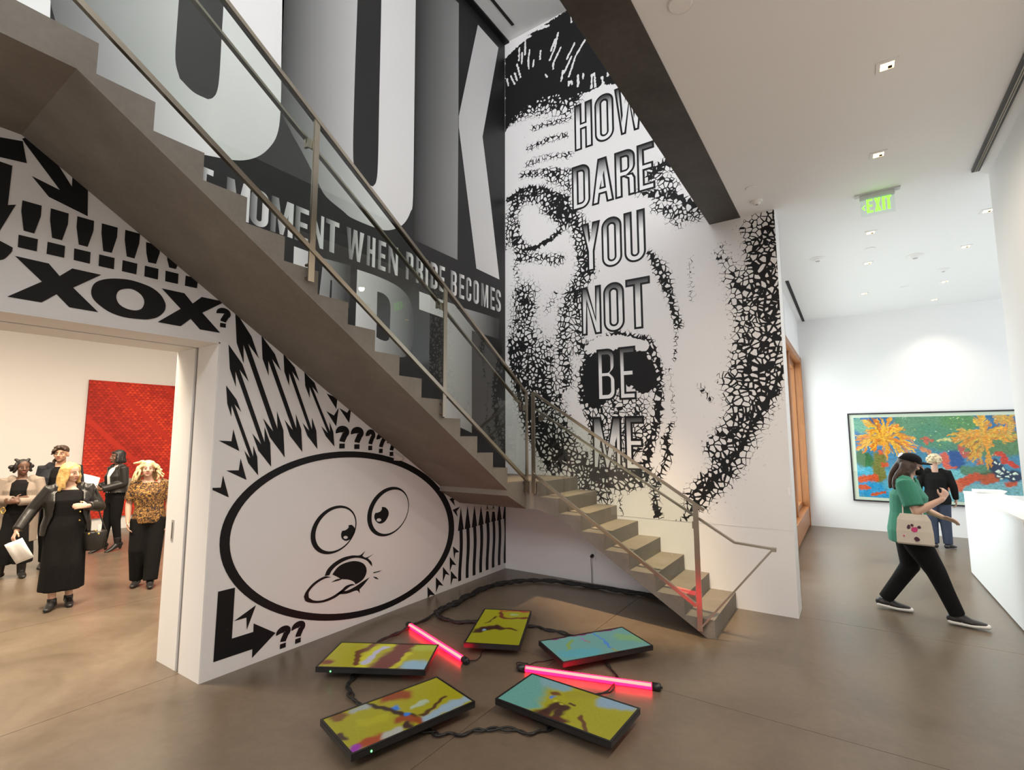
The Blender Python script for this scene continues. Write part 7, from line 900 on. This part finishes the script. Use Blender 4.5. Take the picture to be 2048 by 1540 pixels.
def sheet(name, lab, c, n_, u, w_, h_, bend=.02, cat='paper'):
    c = Vector(c); u = Vector(u).normalized(); n_ = Vector(n_); n_ = (n_-u*n_.dot(u)).normalized(); v = n_.cross(u)
    bm = bmesh.new(); g = []
    for i in range(7):
        row = []
        for j in range(5):
            a = i/6-.5; b_ = j/4-.5; row.append(bm.verts.new(c+u*a*w_+v*b_*h_+n_*(bend*math.cos(a*3)+bend*.6*math.sin(b_*4))))
        g.append(row)
    for i in range(6):
        for j in range(4): bm.faces.new((g[i][j], g[i+1][j], g[i+1][j+1], g[i][j+1]))
    r_ = bmesh.ops.extrude_face_region(bm, geom=bm.faces[:]); bmesh.ops.translate(bm, vec=n_*.003, verts=[q for q in r_['geom'] if isinstance(q, bmesh.types.BMVert)])
    bmesh.ops.recalc_face_normals(bm, faces=bm.faces[:])
    o = mesh_obj(name, bm, paper, None, True); return tag(o, lab, cat)
hw = wl(p1, J['wrR']+J['hdR'].normalized()*.13)
sheet('paper_sheet', 'white sheet of paper hanging from the hand of the blonde person', hw+V(.02, .07, -.10), (1, -.35, .25), (0, .5, -1), .25, .15, .03)
# 2 ---- braided hair, grey jacket, arms crossed
L = (-9.75, 2.07, 0); fc = cam_face(*L[:2])
p2, J, h, Rh = make_person('person with dark pinned-up braids, taupe jacket and folded arms', L, fc-12, 1.62, SK_D, yaw=24, pitch=-4,
    kneeR=(.12, .03, .48), ankR=(.15, -.02, .085), toeR=(.3, 1, 0), kneeL=(-.08, .03, .48), ankL=(-.09, .02, .085), toeL=(-.4, 1, 0),
    elR=(.255, .05, 1.10), wrR=(.02, .20, 1.115), hdR=(-1, .02, .15), pnR=(0, -1, 0), elL=(-.255, .05, 1.09), wrL=(-.02, .225, 1.085), hdL=(1, .0, .2), pnL=(0, -1, 0), curlR=.25, curlL=.25)
trousers(p2, J, cloth_b, hem=.30, wide=(.12, .115, .115, .12))
top_(p2, J, cloth_b, .90, 'none', 1.0)
jk = jacket(p2, J, taupe, .50, 1.12, 34, 1.12)
bm = bmesh.new(); tube(bm, smooth_path([(.10, .20, .98), (.12, .21, 1.02), (.15, .20, .99), (.12, .21, .93), (.10, .2, .97)], 4), .008, 8); mesh_obj('buckle', bm, gold, jk, True)
shoes(p2, J, shoe_b, 'boot', None, 0, .28)
bm = bmesh.new(); ell(bm, h((0, -.022, .040)), (.080, .094, .080), Rh, 3); locks(bm, h, [(.06, -.05, .05), (-.06, -.05, .05), (.05, -.03, .09), (-.04, .0, .10), (.07, .0, .05), (-.07, .0, .05)], [(.10, -.08, -.05), (-.10, -.06, -.05), (.075, -.05, .11), (-.06, -.03, .11), (.085, .0, -.06), (-.085, .0, -.05)], .024, .020, .008, 4)
ell(bm, h((.11, -.06, .0)), (.04, .04, .035), Rh); ell(bm, h((-.10, -.05, .01)), (.035, .04, .035), Rh)
remesh('hair', bm, hair_k, p2, .007, 2, .4)
# 3 ---- dark coat, brown swept hair, mostly hidden behind the blonde person
L = (-10.05, 2.55, 0); fc = cam_face(*L[:2])
p3, J, h, Rh = make_person('tall person in a dark coat with swept brown hair, behind the blonde person', L, fc-12, 1.80, SK_T, yaw=-6, pitch=2)
trousers(p3, J, cloth_b); jk = jacket(p3, J, plain('navy_wool', (.014, .015, .020), .9, bump=.2, var=.2), .62, 1.16, 30, 1.12); top_(p3, J, cloth_b, .88, 'none', 1.0); shoes(p3, J, shoe_b)
bm = bmesh.new(); ell(bm, h((0, -.018, .055)), (.080, .094, .076), Rh, 3); locks(bm, h, [(.04, .04, .10), (.02, .06, .10), (-.02, .06, .10), (.06, .02, .08), (.05, -.05, .0), (.06, -.06, -.02), (.03, -.07, -.02)], [(.085, .06, .03), (.05, .10, .04), (-.06, .08, .06), (.09, .02, .0), (.10, -.02, -.17), (.12, -.05, -.20), (.06, -.09, -.18)], .026, .014, .012, 5)
remesh('hair', bm, hair_br, p3, .008, 2, .4)
# 4 ---- black leather jacket, in profile, holding papers
L = (-10.65, 3.47, 0)
p4, J, h, Rh = make_person('person in profile with black bob and black biker jacket before the red painting', L, 180+8, 1.71, SK_B, yaw=0, pitch=0,
    kneeR=(.07, .05, .50), ankR=(.07, .09, .125), toeR=(.05, 1, -.35), kneeL=(-.07, .0, .50), ankL=(-.07, -.06, .125), toeL=(-.1, 1, -.35),
    elR=(.20, -.03, 1.12), wrR=(.10, .23, 1.07), hdR=(-.3, .9, .0), pnR=(-.9, -.2, .3), elL=(-.20, -.02, 1.12), wrL=(-.08, .25, 1.04), hdL=(.3, .9, .05), pnL=(.9, -.2, .3), curlR=.5, curlL=.5)
trousers(p4, J, cloth_b, wide=(.094, .070, .056, .050)); top_(p4, J, paper, .95, 'none', .95, name='blouse', collar=.02); jk = jacket(p4, J, leather, .98, 1.08, 30, 1.05)
for a in (-.09, -.04, .03, .09):
    bm = bmesh.new(); ell(bm, V(.15+.02*abs(a), .06+a, .995), (.008, .010, .008)); mesh_obj('stud', bm, gold, jk, True)
shoes(p4, J, shoe_b, 'boot', None, .06, .18, 1.15)
bm = bmesh.new(); ell(bm, h((0, -.028, .040)), (.086, .100, .086), Rh, 3); locks(bm, h, [(s*.05, -.05+.02*i, .03) for s in (1, -1) for i in range(4)], [(s*.075, -.075+.035*i, -.075) for s in (1, -1) for i in range(4)], .040, .034, .004, 6); ell(bm, h((0, -.085, -.03)), (.06, .035, .06), Rh); ell(bm, h((0, .055, .075)), (.05, .030, .022), Rh)
remesh('hair', bm, hair_k, p4, .007, 4, .5)
hw = wl(p4, V(.06, .36, 1.17))
sheet('paper_booklet', 'white booklet held by the person in the biker jacket', hw, (1, .15, .35), (0, -1, .35), .26, .22, .01, 'booklet')
tb = tag(empty('tote_bag', wl(p4, (.16, -.16, .86)), R(188)), 'taupe leather tote on the shoulder of the person in the biker jacket', 'bag')
bm = bmesh.new(); loft(bm, [[V(sx_*x_, y_, z_) for x_, y_ in ((-.06, -.17), (.06, -.17), (.075, 0), (.06, .15), (-.06, .15), (-.075, 0))] for z_, sx_ in ((0, 1), (.10, 1.1), (.22, .9), (.32, .5))]); bmesh.ops.recalc_face_normals(bm, faces=bm.faces[:]); mesh_obj('pouch', bm, taupe, tb)
bm = bmesh.new(); tube(bm, smooth_path([(0, -.12, .30), (-.02, -.02, .52), (-.02, .10, .53), (0, .12, .30)], 6), .009, 6); mesh_obj('strap', bm, taupe, tb, True)
# 5 ---- curly blonde hair, brown and gold top
L = (-7.80, 2.93, 0); fc = cam_face(*L[:2])
p5, J, h, Rh = make_person('person with frizzy blonde hair and brown-gold patterned top beside the door jamb', L, fc-2, 1.61, SK_L, build=1.05, yaw=4, pitch=8, head=(.05, .015, 1.565), neck=(.035, -.015, 1.415), chest=(.02, .005, 1.24),
    kneeR=(.10, .04, .48), ankR=(.085, -.03, .085), toeR=(.25, 1, 0), kneeL=(-.08, .07, .48), ankL=(-.07, .13, .085), toeL=(-.05, 1, 0), elR=(.235, -.03, 1.10), wrR=(.225, .07, .87), hdR=(-.05, .25, -1), curlR=.45)
trousers(p5, J, cloth_b, wide=(.115, .100, .088, .085)); top_(p5, J, pattern_m, .84, 'short', 1.06, slv=1.02); shoes(p5, J, shoe_b)
bm = bmesh.new(); ell(bm, h((0, -.025, .050)), (.095, .100, .082), Rh, 3)
rnd = random.Random(11); st_ = []; en_ = []
for i in range(26):
    a = R(-60+300*i/25-0); a = R(145+250*i/25); st_.append((.07*math.cos(a), .06*math.sin(a)-.02, .05+rnd.uniform(-.02, .03))); en_.append((.17*math.cos(a)*rnd.uniform(.75, 1.1), .13*math.sin(a)-.03, -.13+rnd.uniform(-.05, .06)))
locks(bm, h, st_, en_, .026, .012, .020, 12, 6, mid=(0, 0, .05)); locks(bm, h, [(.05, .05, .09), (-.05, .05, .09), (.06, .0, .11)], [(.085, .06, .02), (-.085, .06, .02), (.16, -.02, .09)], .022, .012, .01, 13)
remesh('hair', bm, hair_pb, p5, .007, 1, .3)
# 6 ---- green T-shirt, cap and mask, striding to the right
L = (.46, 7.03, 0)
p6, J, h, Rh = make_person('person in green T-shirt, black cap and black mask striding past the desk', L, -90-4, 1.72, SK_L, build=1.16, yaw=4, pitch=-8, head=(0, .06, 1.555), neck=(0, .02, 1.41), chest=(0, .02, 1.24),
    hipR=(.088, .0, .88), kneeR=(.09, .19, .49), ankR=(.09, .325, .098), toeR=(.08, 1, .02), kneeL=(-.09, -.02, .48), ankL=(-.09, -.255, .105), toeL=(-.05, 1, -.06),
    shR=(.19, .0, 1.365), elR=(.265, .07, 1.095), wrR=(.20, .285, 1.235), hdR=(-.35, .35, .75), pnR=(-.8, -.3, .2), curlR=.75, shL=(-.18, .03, 1.365), elL=(-.22, .10, 1.10), wrL=(-.10, .285, 1.02), hdL=(.2, .95, -.25), pnL=(.6, -.1, -.8), curlL=.3)
trousers(p6, J, cloth_b, wide=(.112, .088, .070, .066)); top_(p6, J, green_t, .76, 'short', 1.12, slv=1.18, flare=1.08); shoes(p6, J, shoe_b, 'sneaker', sole_w, 0, 0, 1.2, 1.2)
bm = bmesh.new(); ell(bm, h((0, -.030, .030)), (.082, .094, .080), Rh, 3)
locks(bm, h, [(s*.06, -.06+.025*i, .0) for s in (1, -1) for i in range(4)]+[(0, -.10, 0)], [(s*.10, -.13+.035*i, -.26+.02*i) for s in (1, -1) for i in range(4)]+[(0, -.16, -.26)], .036, .018, .010, 15, mid=(0, -.02, 0)); remesh('hair', bm, hair_br, p6, .008, 3, .4)
bm = bmesh.new(); ell(bm, h((0, -.012, .058)), (.088, .104, .074), Rh, 3); cp = None
bmesh.ops.bisect_plane(bm, geom=bm.verts[:]+bm.edges[:]+bm.faces[:], plane_co=h((0, 0, .045)), plane_no=Rh @ V(0, -.12, -1), clear_outer=True); bmesh.ops.holes_fill(bm, edges=bm.edges[:]); cp = mesh_obj('cap', bm, cloth_b, p6, True)
bm = bmesh.new(); rg = []
for rr0, z in ((.085, .048), (.155, .040), (.165, .036)): rg.append([h((.080*math.sin(R(a)), .0+rr0*math.cos(R(a))+.012, z-.012*abs(math.sin(R(a))))) for a in range(-75, 76, 15)])
rows = [[bm.verts.new(p) for p in r_] for r_ in rg]
for a, b_ in zip(rows[:-1], rows[1:]):
    for i in range(len(a)-1): bm.faces.new((a[i], a[i+1], b_[i+1], b_[i]))
r_ = bmesh.ops.extrude_face_region(bm, geom=bm.faces[:]); bmesh.ops.translate(bm, vec=(0, 0, .006), verts=[q for q in r_['geom'] if isinstance(q, bmesh.types.BMVert)]); bmesh.ops.recalc_face_normals(bm, faces=bm.faces[:]); mesh_obj('visor', bm, cloth_b, cp)
bm = bmesh.new(); ell(bm, h((0, -.085, .075)), (.045, .030, .050), Rh); mesh_obj('cap_back_panel', bm, plain('pale_mesh', (.70, .70, .78), .8, bump=.2), cp, True)
bm = bmesh.new(); ell(bm, h((0, .062, -.050)), (.060, .056, .050), Rh, 3); mk_ = remesh('face_mask', bm, cloth_b, p6, .007, 2, .4)
for s in (1, -1):
    bm = bmesh.new(); tube(bm, [h((s*.058, .06, -.03)), h((s*.078, .0, -.005))], .003, 6); mesh_obj('ear_loop', bm, cloth_b, mk_, True)
tt = tag(empty('tote_bag', wl(p6, (.285, .045, .775)), R(-94)), 'cream canvas tote with a pink flower under the arm of the striding person', 'bag')
bm = bmesh.new()
loft(bm, [[V(x_*t_, y_*u_, z_) for x_, y_ in ((-.03, -.175), (.03, -.175), (.055, 0), (.03, .175), (-.03, .175), (-.055, 0))] for z_, t_, u_ in ((0, .5, .98), (.02, 1, 1.02), (.16, 1.15, 1.0), (.29, .9, .92), (.36, .5, .72))]); bmesh.ops.recalc_face_normals(bm, faces=bm.faces[:])
bmesh.ops.subdivide_edges(bm, edges=bm.edges[:], cuts=1, use_grid_fill=True); mesh_obj('pouch', bm, cream, tt, False); tt.scale = (.86, .86, .86)
bm = bmesh.new(); tube(bm, smooth_path([(.0, -.10, .34), (-.06, -.09, .50), (-.10, -.07, .585), (-.07, .02, .53), (.0, .10, .34)], 5), .008, 6); mesh_obj('strap', bm, cream, tt, True)
pinkm = plain('pink_print', (.55, .05, .19), .8, var=.3, vscale=30); plum = plain('plum_print', (.075, .022, .045), .8, var=.3, vscale=30)
def blot(y, z, r_, m, n=12, sd=0, x=.0665):
    rnd = random.Random(sd); bm = bmesh.new(); xx = x-.16*abs(y)
    vs_ = [bm.verts.new((xx-.0*0, y+r_*(1+rnd.uniform(-.18, .18))*math.cos(2*math.pi*k_/n), z+r_*(1+rnd.uniform(-.18, .18))*math.sin(2*math.pi*k_/n))) for k_ in range(n)]
    f = bm.faces.new(vs_); g_ = bmesh.ops.extrude_face_region(bm, geom=[f]); bmesh.ops.translate(bm, vec=(-.004, 0, 0), verts=[q for q in g_['geom'] if isinstance(q, bmesh.types.BMVert)]); bmesh.ops.recalc_face_normals(bm, faces=bm.faces[:])
    mesh_obj('flower_print', bm, m, tt)
blot(.0, .185, .032, pinkm, 16, 1); blot(-.055, .205, .017, plum, 10, 2); blot(-.05, .225, .014, plum, 10, 3); blot(-.02, .235, .015, plum, 10, 4); blot(.045, .215, .018, plum, 8, 5); blot(.015, .075, .026, plum, 14, 6); blot(-.105, .10, .010, pinkm, 8, 7)
# 7 ---- black cardigan and curls, facing the palm painting
L = (1.17, 11.45, 0)
p7, J, h, Rh = make_person('person with fair curls and black cardigan seen from behind, facing the palm painting', L, 0, 1.58, SK_L, yaw=14, pitch=-6, ankR=(.10, -.01, .085), kneeR=(.095, .02, .48), toeR=(.7, .8, 0), toeL=(-.3, 1, 0), elR=(.245, -.02, 1.11), wrR=(.27, .03, .88), elL=(-.245, .0, 1.11), wrL=(-.27, .05, .88))
trousers(p7, J, denim, wide=(.108, .085, .074, .070)); top_(p7, J, cloth_b, .80, 'long', 1.10, name='cardigan', slv=1.0, flare=1.05); shoes(p7, J, shoe_b)
bm = bmesh.new(); ell(bm, h((0, -.02, .045)), (.095, .10, .085), Rh, 3); rnd = random.Random(21)
for i in range(60):
    a = rnd.uniform(0, 6.28); e_ = rnd.uniform(-.9, 1.3); q = V(.105*math.cos(a)*math.cos(e_), -.03+.11*math.sin(a)*math.cos(e_), .03+.105*math.sin(e_))
    if q.y > .05 and q.z < .06: continue
    ell(bm, h(q), (.022, .022, .022), None, 1)
remesh('hair', bm, hair_w, p7, .007, 1, .3)
